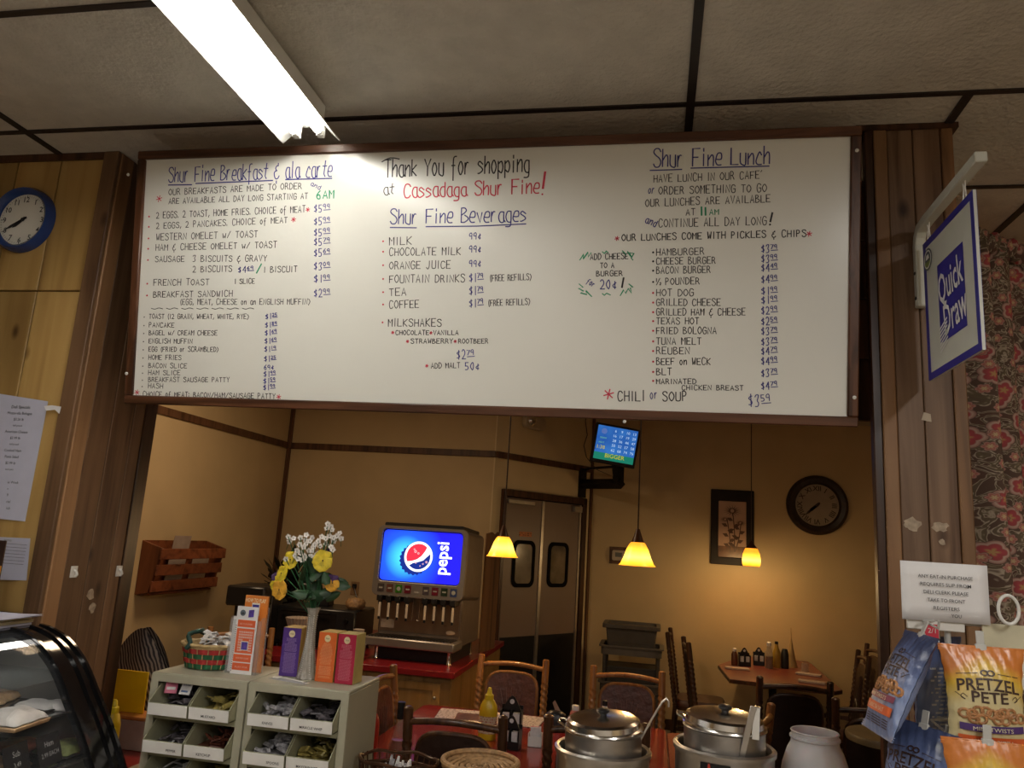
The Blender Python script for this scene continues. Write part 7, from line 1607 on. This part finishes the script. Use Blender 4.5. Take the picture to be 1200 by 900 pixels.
# ================================================================== TV ON ITS BRACKET, EMERGENCY LIGHT
tc_ = Vector((-0.368, 7.45, 2.690))
tv = thing('television', 'small wall television showing a blue keno number grid, angled down above the swing door', 'television', tc_)
nrm = Vector((0.22, -1, -0.16)).normalized()
xr = (-nrm).cross(Vector((0, 0, 1))).normalized()
Mt = frame((0, 0, 0), xr, (nrm.cross(xr))) @ RZ(R(-6.5))
tw, thh = 0.44, 0.365
MB().bx((-tw/2, -thh/2-0.02, -0.05), (tw/2, thh/2, 0), M=Mt).build('casing', M_black, tv, bevel=0.008)
MB().prism(rrect(0, -0.0, 0.30, 0.26, 0.03), -0.10, -0.05, M=Mt).build('rear_housing', M_black, tv)
m, nt, b_ = _new('lit_keno_screen'); tcn = N(nt, 'ShaderNodeTexCoord'); no = N(nt, 'ShaderNodeTexNoise', Scale=6.0); L(nt, tcn, 'Object', no, 'Vector'); r = ramp(nt, [(0.3, (0.012, 0.07, 0.30)), (0.7, (0.03, 0.15, 0.45))]); L(nt, no, 'Fac', r, 'Fac'); L(nt, r, 'Color', b_, 'Emission Color'); b_.inputs['Emission Strength'].default_value = 1.0; b_.inputs['Base Color'].default_value = (0.01, 0.02, 0.05, 1)
sc_ = MB().bx((-tw/2+0.025, -thh/2+0.018, 0), (tw/2-0.025, thh/2-0.02, 0.002), M=Mt).build('lit_screen', m, tv, smooth=0)
MB().bx((-tw/2+0.025, -thh/2+0.018, 0.002), (tw/2-0.025, -thh/2+0.085, 0.0028), M=Mt).build('green_band', emis('lit_green_band', (0.01, 0.20, 0.13), 0.8), sc_, smooth=0)
e_txt = emis('lit_pale_blue_digits', (0.45, 0.62, 0.85), 0.9); b = MB()
for r_, row in enumerate((('6', '9', '10', '13'), ('16', '17', '19', '29'), ('28', '36', '46', '47'), ('50', '52', '57', '58'), ('62', '68', '74', '76'))):
    for c_, s in enumerate(row): b.text(s, Mt @ T(-0.02+c_*0.062, 0.128-r_*0.047, 0.002), h=0.026)
b.build('digits', e_txt, sc_, smooth=0)
b = MB(); b.text('BIGGER', Mt @ T(0.01, -0.118, 0.003), h=0.040, w=0.19); b.text('1:38', Mt @ T(-0.138, -0.045, 0.002), h=0.034, w=0.075); b.build('yellow_lettering', emis('lit_yellow_text', (0.55, 0.50, 0.03), 0.8), sc_, smooth=0)
b = MB(); b.text('DRAW', Mt @ T(-0.130, 0.045, 0.002), h=0.015); b.text('NEXT', Mt @ T(-0.140, 0.0, 0.002), h=0.015); b.build('green_lettering', emis('lit_green_text', (0.2, 0.6, 0.3), 0.7), sc_, smooth=0)
b = MB(); b.disc((-0.13, 0.11, 0), 0.028, 0.0025, 16, M=Mt); b.build('emblem', emis('lit_blue_emblem', (0.12, 0.22, 0.6), 0.6), sc_, smooth=0)
tvb = thing('tv_bracket', 'black swivel bracket arm holding the television to the diagonal wall', 'bracket', (0, 0, 0))
def dp(x, z, o): p = MD @ Vector((x, z, o)); return p
MB().bx((1.22, 2.20, 0.0), (1.33, 2.50, 0.02), M=MD).build('wall_plate', M_blackm, tvb, smooth=0)
e0 = dp(1.27, 2.34, 0.02); e1 = Vector((-0.34, 7.60, 2.325)); e2 = e1+Vector((0, 0, 0.0))
MB().tube([e0, e0.lerp(e1, 0.6), e1, e1+(e1-e0).normalized()*0.05], 0.050, 4).build('lower_arm', M_blackm, tvb, smooth=0)
MB().tube([dp(1.27, 2.49, 0.02), dp(1.27, 2.50, 0.10), e1+Vector((-0.05, 0.05, 0.17))], 0.014, 6).build('upper_arm', M_blackm, tvb, smooth=0)
MB().tube([e1, e1+Vector((0, 0.0, 0.26))], 0.055, 4).build('pivot', M_blackm, tvb); MB().tube([e1+Vector((0.0, 0, 0.24)), tc_+nrm*-0.09], 0.022, 8).build('tilt_joint', M_blackm, tvb)
MB().tube([dp(1.30, 2.62, 0.03), dp(1.26, 2.74, 0.02), dp(1.31, 2.86, 0.02), dp(1.27, 3.0, 0.02), dp(1.30, 3.18, 0.02)], 0.005, 6).tube([tc_+Vector((-0.05, 0.12, -0.05)), tc_+Vector((-0.02, 0.10, -0.30)), tc_+Vector((-0.18, 0.12, -0.24)), dp(1.30, 2.62, 0.03)], 0.004, 6).build('cord', M_black, tvb)
el_ = thing('emergency_light', 'rounded pale emergency light with a lamp head high on the diagonal wall above the door', 'emergency light', (0, 0, 0))
MB().prism(rrect(0.47, 2.86, 0.30, 0.13, 0.05), 0.001, 0.06, M=MD).build('housing', mat('ivory_lamp_housing', (0.50, 0.42, 0.30), 0.4), el_, bevel=0.012, seg=2)
MB().lathe([(0.05, 0), (0.055, 0.03), (0.035, 0.05), (0, 0.052)], 20, M=MD @ T(0.38, 2.875, 0.06)).build('lamp_head', M_chrome, el_)

# ================================================================== PENDANT LAMPS
m, nt, b_ = _new('amber_glass_shade'); tcn = N(nt, 'ShaderNodeTexCoord'); sp = N(nt, 'ShaderNodeSeparateXYZ'); L(nt, tcn, 'Object', sp, 'Vector')
rr2 = ramp(nt, [(0.0, (0.80, 0.20, 0.01)), (0.18, (1.0, 0.42, 0.015)), (0.45, (1.0, 0.68, 0.13)), (0.75, (1.0, 0.48, 0.03)), (1.0, (0.70, 0.22, 0.01))])
mm = N(nt, 'ShaderNodeMath', _operation='DIVIDE'); L(nt, sp, 2, mm, 0); mm.inputs[1].default_value = 0.135; nz = N(nt, 'ShaderNodeTexNoise', Scale=22.0, Detail=3.0); L(nt, tcn, 'Object', nz, 'Vector')
ma = N(nt, 'ShaderNodeMath', _operation='MULTIPLY_ADD'); L(nt, nz, 'Fac', ma, 0); ma.inputs[1].default_value = 0.10; L(nt, mm, 0, ma, 2); L(nt, ma, 0, rr2, 'Fac')
L(nt, rr2, 'Color', b_, 'Emission Color'); b_.inputs['Emission Strength'].default_value = 1.9; b_.inputs['Base Color'].default_value = (0.8, 0.5, 0.15, 1); b_.inputs['Roughness'].default_value = 0.3
M_shade = m
def pendant(label, u, v, Y, s, tulip=False, power=PENDANT_POWER, group='pendant lamps'):
    p = gy(u, v, Y); t = thing('pendant_lamp', label, 'pendant lamp', (p.x, Y, p.z), 0, group)
    if tulip: pr = [(0.075*s, 0.0), (0.083*s, 0.02*s), (0.085*s, 0.06*s), (0.078*s, 0.11*s), (0.062*s, 0.150*s), (0.055*s, 0.165*s)]; hh = 0.165*s
    else: pr = [(0.098*s, 0.0), (0.088*s, 0.010*s), (0.072*s, 0.045*s), (0.058*s, 0.085*s), (0.043*s, 0.112*s), (0.034*s, 0.122*s)]; hh = 0.122*s
    MB().lathe(pr+[(r-0.004, z) for r, z in reversed(pr)], 36, caps=False).build('glass_shade', M_shade, t, smooth=60)
    MB().lathe([(pr[-1][0]+0.003, hh-0.006), (pr[-1][0]*0.85, hh+0.012*s), (0.016*s, hh+0.050*s), (0.010*s, hh+0.070*s)], 24).build('socket_cap', M_darkwood, t)
    MB().tube([(0, 0, hh+0.06*s), (0, 0, CZ-p.z-0.01)], 0.0045, 8).build('cord', mat('brown_lamp_cord', (0.04, 0.02, 0.012), 0.5), t)
    MB().lathe([(0.06, 0), (0.055, 0.018), (0.01, 0.022)], 20, c=(0, 0, CZ-p.z-0.030)).build('ceiling_canopy', M_darkwood, t)
    MB().sph((0, 0, 0.055*s), 0.026*s, seg=14).build('bulb', emis('lit_warm_bulb', (1.0, 0.78, 0.42), 6.0), t)
    l = bpy.data.lights.new('bulb_light', 'POINT'); l.energy = power; l.color = (1.0, 0.66, 0.30); l.shadow_soft_size = 0.03
    lo = bpy.data.objects.new('bulb_light', l); COL.objects.link(lo); lo.parent = t; lo.location = (0, 0, -0.02)
    return t
pendant('amber bell-shaped pendant lamp hanging in front of the swing door, the left one', 588.5, 652.5, 4.75, 1.0)
pendant('amber bell-shaped pendant lamp hanging in the middle, beside the thermostat', 746.5, 663.0, 5.0, 1.18)
pendant('small tulip-shaped glowing pendant lamp in front of the framed flower print', 880.5, 663.5, 7.55, 0.98, tulip=True, power=11)
